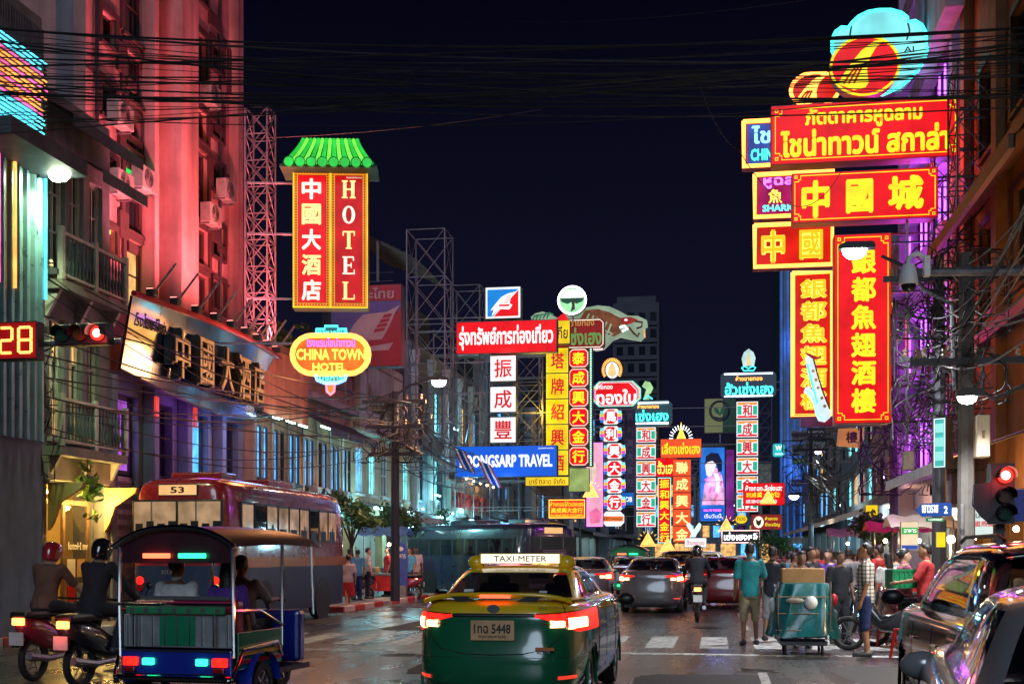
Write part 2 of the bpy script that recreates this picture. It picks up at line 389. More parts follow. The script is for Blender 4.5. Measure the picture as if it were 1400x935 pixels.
# ---------------------------------------------------------------- building kit
class Bld:
    def __init__(s, name, label, side, X, Y0, Y1, cat='building'):
        s.o = 1 if side < 0 else -1; s.X = X; s.Y0 = Y0; s.Y1 = Y1; s.w = Y1 - Y0
        s.T = thing(name, label, cat, (X, Y0, 0))
    def uz(s, px, py, d=0.):
        q = Q(px, py, s.X + s.o * d); return q.y - s.Y0, q.z
    def rect(s, box, d=0.):
        """picture rectangle (taken at its centre) -> u0,u1,z0,z1 on the facade"""
        cx = (box[0] + box[2]) / 2; u0 = s.uz(box[0], 500, d)[0]; u1 = s.uz(box[2], 500, d)[0]
        z1 = s.uz(cx, box[1], d)[1]; z0 = s.uz(cx, box[3], d)[1]
        return (min(u0, u1), max(u0, u1), z0, z1)
    def bx(s, mb, u0, u1, d0, d1, z0, z1):
        a, b = sorted((s.o * d0, s.o * d1)); return mb.box(a, b, u0, u1, z0, z1)
    def part(s, name, m, u0, u1, d0, d1, z0, z1, parent=None, bev=0, label=None):
        return s.bx(MB(), u0, u1, d0, d1, z0, z1).build(name, m, parent or s.T, bev=bev, label=label)
    def wall(s, m, z0, z1, holes=(), u0=0, u1=None, d0=-.3, d1=0., name='wall'):
        u1 = s.w if u1 is None else u1
        us = sorted({u0, u1} | {min(max(h[k], u0), u1) for h in holes for k in (0, 1)}); zs = sorted({z0, z1} | {min(max(h[k], z0), z1) for h in holes for k in (2, 3)})
        mb = MB()
        for i in range(len(us) - 1):
            run = None
            for j in range(len(zs) - 1):
                cu = (us[i] + us[i + 1]) / 2; cz = (zs[j] + zs[j + 1]) / 2
                solid = us[i + 1] - us[i] > 1e-5 and zs[j + 1] - zs[j] > 1e-5 and not any(h[0] < cu < h[1] and h[2] < cz < h[3] for h in holes)
                if solid: run = [zs[j], zs[j + 1]] if run is None else [run[0], zs[j + 1]]
                if (not solid or j == len(zs) - 2) and run: s.bx(mb, us[i], us[i + 1], d0, d1, run[0], run[1]); run = None
        return mb.build(name, m, s.T)
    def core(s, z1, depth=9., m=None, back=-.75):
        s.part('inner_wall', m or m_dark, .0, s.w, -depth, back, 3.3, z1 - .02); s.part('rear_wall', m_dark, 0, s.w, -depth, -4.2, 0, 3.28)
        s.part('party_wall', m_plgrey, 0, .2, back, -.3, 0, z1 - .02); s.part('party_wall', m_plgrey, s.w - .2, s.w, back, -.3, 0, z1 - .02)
        s.part('roof_slab', m_conc, 0, s.w, -depth, .0, z1, z1 + .18)
    def window(s, r, fm=None, pm=None, nx=2, nz=1, fw=.07, rec=.12, sill=True, surround=None, d=0.):
        u0, u1, z0, z1 = r; mb = MB(); fm = fm or m_fwhite; pm = pm or m_pane
        a, b = d - rec - .06, d - rec + .03
        s.bx(mb, u0, u0 + fw, a, b, z0, z1); s.bx(mb, u1 - fw, u1, a, b, z0, z1); s.bx(mb, u0 + fw, u1 - fw, a, b, z0, z0 + fw); s.bx(mb, u0 + fw, u1 - fw, a, b, z1 - fw, z1)
        W = (u1 - u0 - 2 * fw); Hh = (z1 - z0 - 2 * fw); g = fw * .55
        for i in range(1, nx): u = u0 + fw + W * i / nx; s.bx(mb, u - g / 2, u + g / 2, a, b - .01, z0 + fw, z1 - fw)
        for j in range(1, nz): z = z0 + fw + Hh * j / nz; s.bx(mb, u0 + fw, u1 - fw, a, b - .014, z - g / 2, z + g / 2)
        w = mb.build('window', fm, s.T)
        for i in range(nx):
            for j in range(nz):
                s.bx(MB(), u0 + fw + W * i / nx + g / 2, u0 + fw + W * (i + 1) / nx - g / 2, a + .02, a + .03, z0 + fw + Hh * j / nz + g / 2, z0 + fw + Hh * (j + 1) / nz - g / 2).build('pane', pm if not isinstance(pm, (list, tuple)) else pm[(i + j) % len(pm)], w)
        if sill: s.bx(MB(), u0 - .08, u1 + .08, d - rec + .03, d + .1, z0 - .09, z0 - .002).build('sill', fm if surround is None else surround, w)
        if surround is not None:
            mb = MB(); g = .16
            s.bx(mb, u0 - g, u0 - .002, d + .001, d + .07, z0, z1 + g); s.bx(mb, u1 + .002, u1 + g, d + .001, d + .07, z0, z1 + g); s.bx(mb, u0 - .002, u1 + .002, d + .001, d + .07, z1 + .002, z1 + g)
            mb.build('surround', surround, w)
        return w
    def awning(s, u0, u1, z, out=1.0, drop=.5, m=None):
        mb = MB(); a = s.o
        n = max(2, int((u1 - u0) / .18)); rows = []
        for k in range(2): rows.append([(a * (.02 + out * k), u0 + (u1 - u0) * i / n, z - drop * k + (.018 if i % 2 else 0)) for i in range(n + 1)])
        rows2 = [[(x, y, zz - .03) for x, y, zz in r] for r in rows]
        mb.grid(rows); mb.grid(rows2); s.bx(mb, u0, u1, out - .02 + .02, out + .03, z - drop - .22, z - drop + .015)
        return mb.build('awning', m or m_roofgrey, s.T, recalc=False)
    def balcony(s, u0, u1, z, out=.42, hgt=.95, m=None):
        m = m or m_fwhite
        f = s.part('balcony', m_conc, u0, u1, .002, out, z - .18, z)
        mb = MB(); s.bx(mb, u0, u1, out - .08, out, z + hgt - .07, z + hgt); s.bx(mb, u0, u1, out - .07, out - .01, z + .08, z + .13); mb.build('handrail', m, f)
        mb = MB(); n = int((u1 - u0) / .14)
        for i in range(n + 1):
            u = u0 + .05 + (u1 - u0 - .1) * i / n
            pr_ = [(.018, .13), (.03, .25), (.042, .34), (.018, .5), (.03, .62), (.018, .78), (.018, hgt - .07)]
            mb.lathe([(r, h) for r, h in pr_], 6, (s.o * (out - .04), u, z))
        mb.build('baluster_row', mat('iron paint', (.10, .13, .15), .5), f, smooth=True)['kind'] = 'stuff'
        for u in (u0 + .04, (u0 + u1) / 2, u1 - .04): s.bx(MB(), u - .05, u + .05, out - .1, out + .015, z, z + hgt + .08).build('post', m, f)
        for u in (u0 + .15, (u0 + u1) / 2, u1 - .15): MB().prism([(s.o * .002, z - .18), (s.o * (out - .1), z - .18), (s.o * .002, z - .75)], u - .05, u + .05).build('bracket', m, f)
        return f
    def shopfront(s, u0, u1, z1=3.1, tube=None, back=None, light=None, shelf=True, deep=3.2):
        """open lit shop: floor, back wall, shelves and ceiling tubes"""
        mb = MB(); s.bx(mb, u0, u1, -deep, -deep + .1, .14, z1); s.bx(mb, u0 - .06, u0, -deep, -.3, .14, z1); s.bx(mb, u1, u1 + .06, -deep, -.3, .14, z1); s.bx(mb, u0, u1, -deep, -.3, z1 - .08, z1)
        r = mb.build('shop_room', back or m_plwhite, s.T)
        s.bx(MB(), u0, u1, -deep, .0, .142, .15).build('shop_floor', m_pave, r)
        n = max(1, int((u1 - u0) / 1.6))
        for i in range(n):
            u = u0 + (u1 - u0) * (i + .5) / n
            s.bx(MB(), u - .05, u + .05, -deep + .5, -.6, z1 - .16, z1 - .1).build('ceiling_tube', tube or m_tubec, r)
        if shelf:
            for i in range(n * 2):
                u = u0 + (u1 - u0) * (i + .5) / (n * 2); hh = random.uniform(.9, 2.1)
                s.bx(MB(), u - .3, u + .3, -random.uniform(1.2, deep - .2), -1., .15, hh).build('display_case', random.choice((m_wood, m_white, m_plblue, m_redp)), r)
        return r
    def shutter(s, u0, u1, z0, z1, m=None):
        mb = MB(); n = int((z1 - z0) / .12); rows = []
        for j in range(n + 1):
            z = z0 + (z1 - z0) * j / n; o_ = -.14 + (.025 if j % 2 else 0); rows.append([(s.o * o_, u0, z), (s.o * o_, u1, z)])
        return mb.grid(rows).build('roller_shutter', m or m_corr, s.T, recalc=False)

m_beige_ac = mat('aged casing', (.34, .32, .29), .6, 0, .35, 4, grime=.5)
def aircon(loc, side, label, group='air conditioner units on the facades'):
    t = thing('air_conditioner', label, 'air conditioner', loc, 0, group); o = 1 if side < 0 else -1
    mb = MB().box(*sorted((0.1 * o, .42 * o)), -.4, .4, 0, .56); mb.build('casing', m_beige_ac, t, bev=.02)
    mb = MB(); 
    for i in range(4): mb.tube([(o * .43, .22 * math.cos(a) * (i + 1) / 4 - .08, .28 + .22 * math.sin(a) * (i + 1) / 4) for a in [2 * pi * k / 14 for k in range(15)]], .008, 4)
    mb.build('fan_grille', m_black, t)
    MB().box(*sorted((0, .36 * o)), -.36, -.32, -.05, 0).box(*sorted((0, .36 * o)), .32, .36, -.05, 0).build('bracket', m_steel, t)
    return t
def truss_tower(name, label, cx, cy, z0, z1, w=.7, m=None, step=None, group=None, d=None):
    m = m or m_rust; t = thing(name, label, 'truss', (cx, cy, z0), 0, group); h = z1 - z0; w /= 2; d = (d or w * 2) / 2
    cs = [(-w, -d), (w, -d), (w, d), (-w, d)]
    for x, y in cs: MB().bar((x, y, 0), (x, y, h), .045).build('upright', m, t)
    n = max(1, round(h / (step or 2 * w * 1.15))); mb = MB(); mc = MB()
    for i in range(n + 1):
        z = h * i / n
        for k in range(4): a, b = cs[k], cs[(k + 1) % 4]; mb.bar((*a, z), (*b, z), .03)
        if i < n:
            z2 = h * (i + 1) / n
            for k in range(4): a, b = cs[k], cs[(k + 1) % 4]; mc.bar((*a, z), (*b, z2), .024); mc.bar((*b, z), (*a, z2), .024)
    mb.build('cross_bars', m, t, kind='stuff'); mc.build('diagonal_braces', m, t, kind='stuff'); return t
def arm(parent, a, b, m=None, w=.05): return MB().bar(a, b, w).build('bracket_arm', m or m_rust, parent)
# worn repairs and covers in the road
rd_ = bpy.data.objects['road']
m_patch = mat('asphalt repair', (.026, .026, .028), .75, 0, .4, 8, .5, 60, spec=.25); m_iron = mat('cast iron', (.05, .045, .042), .45, .7, .4, 10, .5, 30)
for x0, x1, y0, y1, a in ((-1.0, .9, 14.2, 16.6, 2), (-8.2, -6.1, 15.5, 17.2, -3), (-4.2, -3.3, 16, 21, 1), (1.6, 3.4, 15.2, 18.2, 4), (-7, -5.6, 25, 29, 0)):
    c_ = Vector(((x0 + x1) / 2, (y0 + y1) / 2, 0)); n = 26; pts = []
    for i in range(n):
        q = 2 * pi * i / n; e = .35; pts.append((abs(math.cos(q)) ** e * math.copysign((x1 - x0) / 2, math.cos(q)) + random.uniform(-.05, .05), abs(math.sin(q)) ** e * math.copysign((y1 - y0) / 2, math.sin(q)) + random.uniform(-.05, .05)))
    mb = MB(); mb.add([(x, y, .0022) for x, y in pts], [tuple(range(n))]); mb.build('asphalt_patch', m_patch, rd_, c_, (0, 0, R(a)))
for x, y in ((.55, 17.3), (-4.9, 19.0), (-8.6, 21.0), (-.2, 27)):
    mb = MB().lathe([(.001, .0015), (.33, .0015), (.335, .006), (.30, .008), (.29, .005), (.001, .006)], 28); o = mb.build('manhole_cover', m_iron, rd_, (x, y, 0), smooth=True)
    for i in range(5): MB().box(-.24 + .02 * abs(i - 2), .24 - .02 * abs(i - 2), -.16 + i * .08 - .012, -.16 + i * .08 + .012, .006, .012).build('rib', m_iron, o)
ORD_ = ('first', 'second', 'third', 'fourth', 'fifth', 'sixth', 'seventh', 'eighth')
# ================================================================ LEFT SIDE
# --- metal clad shop wall at the left edge
Y0, Y1 = 18.6, YAT(57, -12.2)
b = Bld('metal_clad_building', 'shop wall clad in glossy metal slats with glowing bars drawn as neon reflections at the left edge', -1, -12.2, Y0, Y1)
b.core(11.2, 6); b.part('wall', m_plblue, 0, b.w, -.3, 0, 0, 11.2)
z0s, z1s = b.uz(30, 205)[1], b.uz(30, 68)[1]
n = 22
for i in range(n):
    z = z0s + (z1s - z0s) * i / n; hh = (z1s - z0s) / n
    mb = MB(); mb.add([(.01, 0, z), (.01, b.w, z), (.13, b.w, z + hh * .2), (.13, 0, z + hh * .2), (.05, 0, z + hh * .95), (.05, b.w, z + hh * .95)], [(0, 1, 2, 3), (3, 2, 5, 4)])
    mb.build('slat', m_chrome, b.T, recalc=False)
strips = [emi('reflected neon cyan', (.1, .8, 1.), 2.2, .3, 3), emi('reflected neon orange', (1., .33, .06), 2.0, .4, 2), emi('reflected neon pink', (1., .12, .4), 1.8, .4, 2)]  # glowing bars stand in for coloured neon reflected in the metal slats
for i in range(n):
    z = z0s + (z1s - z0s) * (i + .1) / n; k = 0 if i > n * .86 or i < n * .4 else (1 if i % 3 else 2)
    a0 = random.uniform(0, .35) * b.w; b.part('reflection_streak', strips[k], a0, b.w - random.uniform(0, .12) * b.w, .132, .148, z + .01, z + .035)
zc0, zc1 = b.uz(30, 600)[1], z0s - .35
mb = MB(); nn = 40; rows = [[(.03 + (.05 if (i // 2) % 2 else 0), b.w * i / nn, z) for i in range(nn + 1)] for z in (zc0, zc1)]
mb.grid(rows).build('corrugated_cladding', mat('teal corrugated sheet', (.20, .36, .42), .3, .35, .25, 3, grime=.4), b.T, recalc=False)
b.part('canopy', m_roofgrey, 0, b.w, .0, .9, z0s - .34, z0s - .06)
mb = MB()
for i in range(30): mb.box(.02, .06, b.w * i / 30, b.w * i / 30 + .05, z1s + .05, 11.15)
mb.build('roof_fins', m_steel, b.T)
for u, k in ((b.w - .1, 0), (b.w - 1.1, 1), (b.w - 1.6, 2)): b.part('reflection_streak', strips[k], u, u + .05, .1, .14, zc1 - 2.2, zc1)

# --- old shophouse with two balconies and the yellow lit shop
Y0, Y1 = YAT(58, XL) , YAT(150, XL)
b = Bld('balcony_shophouse', 'old grey shophouse with two balconies and a yellow lit shop below', -1, XL, Y0, Y1)
hs = [(.25, .85, 7.2, 9.6), (1.05, 1.6, 7.2, 9.6), (1.85, 2.4, 7.4, 9.4), (.25, .8, 3.9, 6.3), (1.0, 1.55, 3.9, 6.3), (1.75, 2.3, 3.9, 6.3), (.15, b.w - .12, .14, 3.0)]
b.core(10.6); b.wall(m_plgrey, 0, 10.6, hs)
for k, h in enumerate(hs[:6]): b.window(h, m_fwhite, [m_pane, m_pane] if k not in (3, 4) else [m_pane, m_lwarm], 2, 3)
b.balcony(.0, b.w, 6.95); b.balcony(.0, b.w, 3.7)
b.awning(-.1, b.w + .1, 10.5, .7, .4, m_roofgrey); b.awning(.9, b.w + .1, 9.75, .8, .45)
m_yel = mat('yellow plaster', (.78, .56, .20), .8, 0, .15, 2, grime=.2)
r = b.shopfront(.15, b.w - .12, 3.0, m_tubew, m_yel, shelf=False, deep=2.4)
for q in (.3, 1.15, 2.1): lamp('shop_lamp', (.15, q, 2.6), (1, .62, .16), 70, r, .1)
mb = MB(); mb.box(-.3, -.24, .3, .4, .15, 2.6).box(-.3, -.24, 1.2, 1.3, .15, 2.6).box(-.3, -.24, 2.2, 2.3, .15, 2.6).box(-.3, -.24, .3, 2.3, 2.6, 2.7); mb.build('door_frame', m_wood, r)
g = MB().box(-.28, -.265, 1.32, 2.18, .15, 2.58).build('door_glass', m_gclear, r)
text('lotoH nv', m_white, b.T, (-.23, 1.8, 1.75), .8, .16, .03, 'lettering', 1, (0, 0, pi / 2))
for i in range(4): MB().box(-.258, -.25, 1.4 + (i % 2) * .4, 1.72 + (i % 2) * .4, .6 + (i // 2) * .5, .98 + (i // 2) * .5).build('poster', (m_redp, m_plblue, m_white, m_ploch)[i], r)
for u in (.2, b.w - .25):
    mb = MB(); mb.prism([(.0, 3.0), (.75, 3.0), (.7, 2.88), (.25, 2.6), (.1, 2.2), (0, 2.05)], u, u + .1); mb.build('carved_bracket', m_yel, b.T)
b.part('signband', m_plaster, -.02, b.w + .02, .002, .12, 3.05, 3.5)

# --- rose hotel tower, set back behind
Xt = -14.5; Y0, Y1 = YAT(117, Xt), YAT(326, Xt)
b = Bld('rose_hotel_tower', 'tall rose plastered hotel tower with stepped window surrounds lit red from below', -1, Xt, Y0, Y1)
uS = lambda px: b.uz(px, 400)[0]
TOP = 33; m_recess = mat('dark glazed recess', (.012, .016, .028), .2, 0, .2, 1)
wins = [((137, 20, 156, 62), m_pane), ((137, 215, 156, 258), m_pane), ((168, 75, 196, 140), m_pane), ((168, 268, 196, 318), m_pane), ((264, 150, 282, 192), m_pane), ((289, 145, 303, 190), m_pane), ((264, 312, 284, 362), m_pane), ((289, 310, 305, 352), m_pane), ((137, 116, 156, 160), m_pane), ((168, -40, 196, 55), m_pane), ((168, 160, 192, 205), m_pane), ((169, 196, 191, 250), m_lgreen), ((137, 312, 157, 345), m_lred), ((170, 330, 196, 420), m_lwarm), ((137, -70, 158, -30), m_pane),
        ((264, 45, 281, 135), m_pane), ((289, 62, 303, 98), m_pane), ((264, 205, 283, 300), m_pane), ((289, 226, 304, 262), m_pane), ((265, 375, 285, 425), m_pane), ((289, 384, 305, 424), m_pane), ((264, -80, 281, 0), m_pane), ((289, -60, 303, -20), m_pane)]
rects = [(b.rect(w), p) for w, p in wins]
b.core(TOP, 12, m_plpink); 
b.wall(m_plpink, 0, TOP, [r for r, p in rects], 0, uS(200)); b.wall(m_plpink, 0, TOP, [r for r, p in rects], uS(262), b.w)
b.wall(m_recess, 0, TOP, [(uS(203), uS(220), z, z + 2.2) for z in (7, 10.2, 13.4, 16.6, 19.8)], uS(200), uS(222), -1.2, -.9); b.wall(m_recess, 0, TOP, [(uS(249), uS(260), z, z + 2.4) for z in (7, 10.2, 13.4, 16.6, 19.8)], uS(247), uS(262), -1.2, -.9)
for z in (7, 10.2, 13.4, 16.6, 19.8):
    for a, c in ((203, 220), (249, 260)): b.window((uS(a), uS(c), z, z + 2.2), m_fdark, m_pane, 1, 2, .06, .1, False, None, -.9)
b.part('pier', m_plpink, uS(222), uS(246), -.9, .55, 0, TOP, bev=.02); b.part('pier', m_plpink, uS(313), uS(320), .002, .3, 0, TOP); b.part('pier', m_plpink, uS(200) - .25, uS(200), .002, .35, 0, TOP)
for r, p in rects: b.window(r, m_brown, p, 1, 1 if r[3] - r[2] < 1.2 else 2, .06, .14, True, m_brown)
# stepped surrounds
for (x, y, w, hh) in ((158, 60, 12, 40), (160, 150, 9, 60), (285, 135, 8, 30), (285, 290, 12, 40), (160, 290, 12, 36), (310, 70, 7, 60), (284, 20, 14, 20)):
    u0, u1, z0, z1 = b.rect((x, y, x + w, y + hh)); b.part('stepped_band', m_brown, u0, u1, .002, .09, z0, z1)
    b.part('stepped_band', m_brown, u1 + .002, u1 + .5, .002, .09, z0 - .25, z0)
for z in (9.6, 12.9, 16.1, 19.3): b.part('floor_line', m_brown, .0, uS(200) - .26, .002, .03, z, z + .05); b.part('floor_line', m_brown, uS(262), uS(313) - .01, .002, .03, z, z + .05)
for k, (px, py) in enumerate(((150, 175), (183, 262), (275, 145), (297, 275), (276, 308), (150, 268))):
    u, z = b.uz(px, py); aircon((Xt + .02, Y0 + u, z), -1, 'air conditioner on the rose tower, ' + ('left bay upper', 'left bay middle', 'right bay upper', 'right bay outer edge', 'right bay lower', 'left bay lower')[k], 'air conditioners on the rose tower')
for u in (uS(129), uS(298)): MB().tube([(.07, u, 0), (.07, u, TOP)], .05, 6).build('drain_pipe', m_fdark, b.T)
tower = b
# red T and number signs showing in windows
uT, zT = b.uz(147, 328); text('T', emi('neon lemon', (.9, .95, .1), 1.6, 0), b.T, (-.05, uT, zT), .5, .62, .03, 'lettering', 1, (0, 0, pi / 2))
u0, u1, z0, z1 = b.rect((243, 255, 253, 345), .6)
sg = thing('reflected_neon_sign', 'narrow vertical red glowing panel drawn as a neon reflection in the rose tower recess', 'sign', (Xt - .7, Y0 + (u0 + u1) / 2, (z0 + z1) / 2))  # glowing panel stands in for a sign reflected in the dark recess
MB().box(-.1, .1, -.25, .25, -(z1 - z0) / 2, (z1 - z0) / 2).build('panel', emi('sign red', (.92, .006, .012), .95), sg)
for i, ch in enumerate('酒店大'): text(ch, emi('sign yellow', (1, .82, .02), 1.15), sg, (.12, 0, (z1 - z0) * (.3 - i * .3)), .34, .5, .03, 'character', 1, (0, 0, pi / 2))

# --- podium with the mirror fascia
Xp = -13.25; Y0, Y1 = YAT(150, XL) + .02, YAT(345, XL)
b = Bld('hotel_podium', 'hotel ground floors with dark columns and violet lit glass under a mirror fascia', -1, Xp, Y0, Y1)
b.core(5.5, 3); pu = b.w
hs = [(pu * a, pu * c, .2, 5.2) for a, c in ((.03, .22), (.27, .44), (.5, .7), (.76, .95))]
b.wall(m_plblue, 0, 5.5, hs)
for k, h in enumerate(hs): b.window((h[0], h[1], 3.4, 5.2), m_fdark, (m_lpurp, m_pane, m_lblue, m_pane)[k], 2, 1, .08, .2, False); b.shopfront(h[0], h[1], 3.2, m_tubec, m_plwhite, shelf=True, deep=2) if k else b.shutter(h[0], h[1], .15, 3.35)
for u in (.0, .245, .47, .73): b.part('column', m_plblue, pu * u, pu * u + .28, .002, .3, 0, 5.5, bev=.03)
for u in (.24, .5): b.part('red_lamp', m_lred, pu * u, pu * u + .16, .31, .36, 4.75, 5.25)
# the curved mirror fascia
Yb0, Yb1 = YAT(158, XL), YAT(364, XL); L_ = Yb1 - Yb0
bo = thing('mirror_fascia_sign', 'curved mirror metal hotel fascia with black characters and neon over the podium', 'sign', (XL + .12, Yb0, 5.62))
def bulge(t, w): return .35 * math.sin(pi * min(1, max(0, t))) + .28 * w
def zb(t, w): return (-.45 * math.sin(pi * t)) * (1 - w) + w * 1.62
npan = 8
for i in range(npan):
    for j in range(2):
        rows = []
        for w in [j / 2 + .004 + (.5 - .008) * k / 4 for k in range(5)]:
            rows.append([(bulge(t, w), t * L_, zb(t, w)) for t in [(i + .006 + (1 - .012) * k / 5) / npan for k in range(6)]])
        MB().grid(rows).build('mirror_panel', m_alu, bo, smooth='all', recalc=False)
rows = [[(bulge(t, w) - .06, t * L_, zb(t, w)) for t in [k / 24 for k in range(25)]] for w in (0, .5, 1)]
MB().grid(rows).build('backing', m_black, bo, recalc=False)
mb = MB(); mb.tube([(bulge(k / 24, 1) + .02, L_ * k / 24, 1.66) for k in range(25)], .07, 6); mb.build('top_rail', m_redp, bo)
mb = MB(); mb.tube([(bulge(k / 24, 0), L_ * k / 24, zb(k / 24, 0)) for k in range(25)], .035, 6); mb.build('bottom_rail', m_fdark, bo)
m_och = emi('letter edge glow', (1, .42, .14), .45, .4, 3)
for i, ch in enumerate('中國大酒店'):
    t = .20 + .128 * i; xb = bulge(t, .42)
    text(ch, m_black, bo, (xb + .18, t * L_, .62 - .02 * i), .88, 1.2, .055, 'character', 9, (0, 0, pi / 2))
    text(ch, m_och, bo, (xb + .27, t * L_ + .05, .62 - .02 * i), .80, 1.12, .004, 'character_face', 1.5, (0, 0, pi / 2))
text('โรงแรมไชน่า', m_black, bo, (bulge(.12, .75) + .04, .1 * L_, 1.15), 1.1, .3, .03, 'lettering', 2, (0, 0, pi / 2))
text('HOTEL', m_redp, bo, (bulge(.92, .3) + .04, .9 * L_, .28), .8, .2, .03, 'lettering', 2, (0, 0, pi / 2))
# floodlights on slanted arms over the fascia
m_flood = emi('floodlight face', (1, .25, .22), 5, 0)
fl = None
for i in range(9):
    t = (i + .6) / 9.4; loc = (XL + .12 + bulge(t, 1) + .1, Yb0 + t * L_, 5.62 + 1.72)
    lab = ('nearest', 'second', 'third', 'fourth', 'middle', 'sixth', 'seventh', 'eighth', 'farthest')[i] + ' floodlight on a slanted arm along the top of the mirror fascia'; grp = 'floodlights along the mirror fascia'
    if fl is None:
        fl = thing('floodlight', lab, 'floodlight', loc, 0, grp)
        MB().tube([(0, 0, 0), (.45, .25, .75)], .028, 6).build('arm', m_steel, fl)
        MB().cbox((.0, 0, .06), (.2, .22, .16)).build('housing', m_black, fl, bev=.02)
        MB().cbox((-.02, 0, .146), (.15, .17, .012)).build('lens', m_flood, fl)
        f_ = fl
    else: f_ = dup(fl, loc, 0, lab, grp)
    if i in (0, 3, 5, 7, 8):
        w = Vector(loc); lamp('flood_beam', (-.1, 0, .3), (1, .19, .24) if i < 4 else (1, .09, .09), {0: 620, 3: 560, 5: 300, 7: 560, 8: 460}[i], f_, .12, 130, (-1.1, .3, 6.0), .9)

# --- cream shophouses with orange corrugated board and blue lit windows
Y0, Y1 = YAT(346, XL), YAT(482, XL)
b = Bld('cream_shophouse', 'cream two storey shophouses with blue lit window pairs and an orange corrugated board', -1, XL, Y0, Y1)
n = 7; hs = []
for i in range(n):
    u = b.w * (i + .2) / n
    hs += [(u, u + .38, 3.75, 5.3), (u + .52, u + .9, 3.75, 5.3)]
gs = [(b.w * i / 3 + .25, b.w * (i + 1) / 3 - .2, .14, 3.0) for i in range(3)]
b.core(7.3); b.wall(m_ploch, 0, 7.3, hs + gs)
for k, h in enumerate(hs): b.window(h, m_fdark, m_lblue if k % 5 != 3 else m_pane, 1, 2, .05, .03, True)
for i, g in enumerate(gs): b.shopfront(g[0], g[1], 3.0, m_tubec, m_plwhite)
for i in range(n): b.part('pilaster', m_plaster, b.w * i / n, b.w * i / n + .16, .002, .05, 3.3, 6.5)
b.part('cornice', m_plaster, -.02, b.w, .002, .35, 6.5, 6.75, bev=.03); b.part('cornice', m_plaster, 0, b.w, .002, .22, 3.1, 3.32)
for i in range(3):
    a = b.awning(b.w * (.42 + .19 * i), b.w * (.42 + .19 * i) + b.w * .17, 6.1, 1.0, .55, m_roofgrey)
    b.part('tube_lamp', m_tubec, b.w * (.45 + .19 * i), b.w * (.42 + .19 * i) + b.w * .12, .55, .6, 5.62, 5.66)
u0, u1, z0, z1 = b.rect((358, 497, 419, 582), .4)
cb = thing('corrugated_board', 'orange lit corrugated sheet board on the cream shophouse beside the mirror fascia', 'board', (XL + .45, Y0 + u0, 5.55))
rows = [[(.03 * (i % 2) , (u1 - u0) * i / 40, z) for i in range(41)] for z in (0, 1.9)]
MB().grid(rows).build('sheet', mat('orange board paint', (.75, .34, .18), .5, .1, .25, 2, grime=.4), cb, recalc=False)
mb = MB(); mb.box(-.06, -.01, 0, u1 - u0, 1.86, 1.94).box(-.06, -.01, 0, u1 - u0, -.05, .03); mb.build('frame', m_fdark, cb)
for i in range(3): MB().box(.15, .2, .3 + i * 1.1, 1.0 + i * 1.1, -.12, -.08).build('tube_lamp', m_tubec, cb); MB().bar((-.02, .65 + i * 1.1, -.02), (.18, .65 + i * 1.1, -.08), .02).build('lamp_bracket', m_fdark, cb)
for k, u in enumerate((.14, .2, .5, .55, .83)): aircon((XL + .02, Y0 + b.w * u, 3.12 + .04), -1, 'white air conditioner on the cream shophouse cornice, %s' % ('nearest the mirror fascia', 'second from the mirror fascia', 'under the middle awning', 'right of the middle awning one', 'farthest down the cream row')[k])
# rooftop planter shrubs
b.part('parapet', m_ploch, 0, b.w, -.3, 0, 7.48, 7.9)

# --- pediment shophouse
Y0, Y1 = YAT(482, XL), YAT(562, XL)
b = Bld('pediment_shophouse', 'ochre shophouse with a stepped pediment board in brown lettering', -1, XL, Y0, Y1)
hs = [(b.w * (i + .2) / 5, b.w * (i + .2) / 5 + .9, 3.8, 5.5) for i in range(5)]; gs = [(b.w * i / 2 + .3, b.w * (i + 1) / 2 - .3, .14, 3.05) for i in range(2)]
b.core(7.2); b.wall(m_ploch, 0, 7.2, hs + gs)
for k, h in enumerate(hs): b.window(h, m_fwhite, (m_lblue, m_lcyan, m_pane)[k % 3], 2, 2, .06, .03)
for i, g in enumerate(gs): b.shopfront(g[0], g[1], 3.05, m_tubec, m_plwhite)
b.part('cornice', m_plaster, 0, b.w, .002, .4, 6.0, 6.2, bev=.03)
u0, u1, z0, z1 = b.rect((488, 515, 546, 590), .15)
pd = b.part('pediment', m_plaster, u0, u1, .002, .3, 6.2, 8.9, bev=.03); b.part('pediment_frame', m_brown, u0 + .2, u1 - .2, .302, .33, 8.55, 8.62)
text('ร้านทองไทย', m_wood, b.T, (.34, (u0 + u1) / 2, 7.35), (u1 - u0) * .75, 1.0, .03, 'lettering', 2, (0, 0, pi / 2))
b.awning(.2, b.w - .2, 3.5, 1.6, .5, m_corr)

# --- grey taller house with cyan lit columns
Y0, Y1 = YAT(562, XL), YAT(655, XL)
b = Bld('column_house', 'grey three storey house with cyan lit half columns behind the steel sign frames', -1, XL, Y0, Y1)
hs = []
for j in range(2): hs += [(b.w * (i + .25) / 5, b.w * (i + .25) / 5 + 1.4, 3.9 + 3.2 * j, 6.0 + 3.2 * j) for i in range(5)]
gs = [(b.w * i / 3 + .3, b.w * (i + 1) / 3 - .3, .14, 3.1) for i in range(3)]
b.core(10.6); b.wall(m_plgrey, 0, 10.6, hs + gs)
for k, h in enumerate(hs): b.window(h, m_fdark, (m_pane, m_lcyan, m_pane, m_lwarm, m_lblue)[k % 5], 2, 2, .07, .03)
for g in gs: b.shopfront(g[0], g[1], 3.1, m_tubec, m_plwhite)
for i in range(5): MB().lathe([(.22, 3.4), (.2, 3.6), (.18, 9.8), (.26, 10.1), (.26, 10.4)], 12, (.1, b.w * i / 5 + .15, 0)).build('half_column', m_plwhite, b.T, smooth=True)
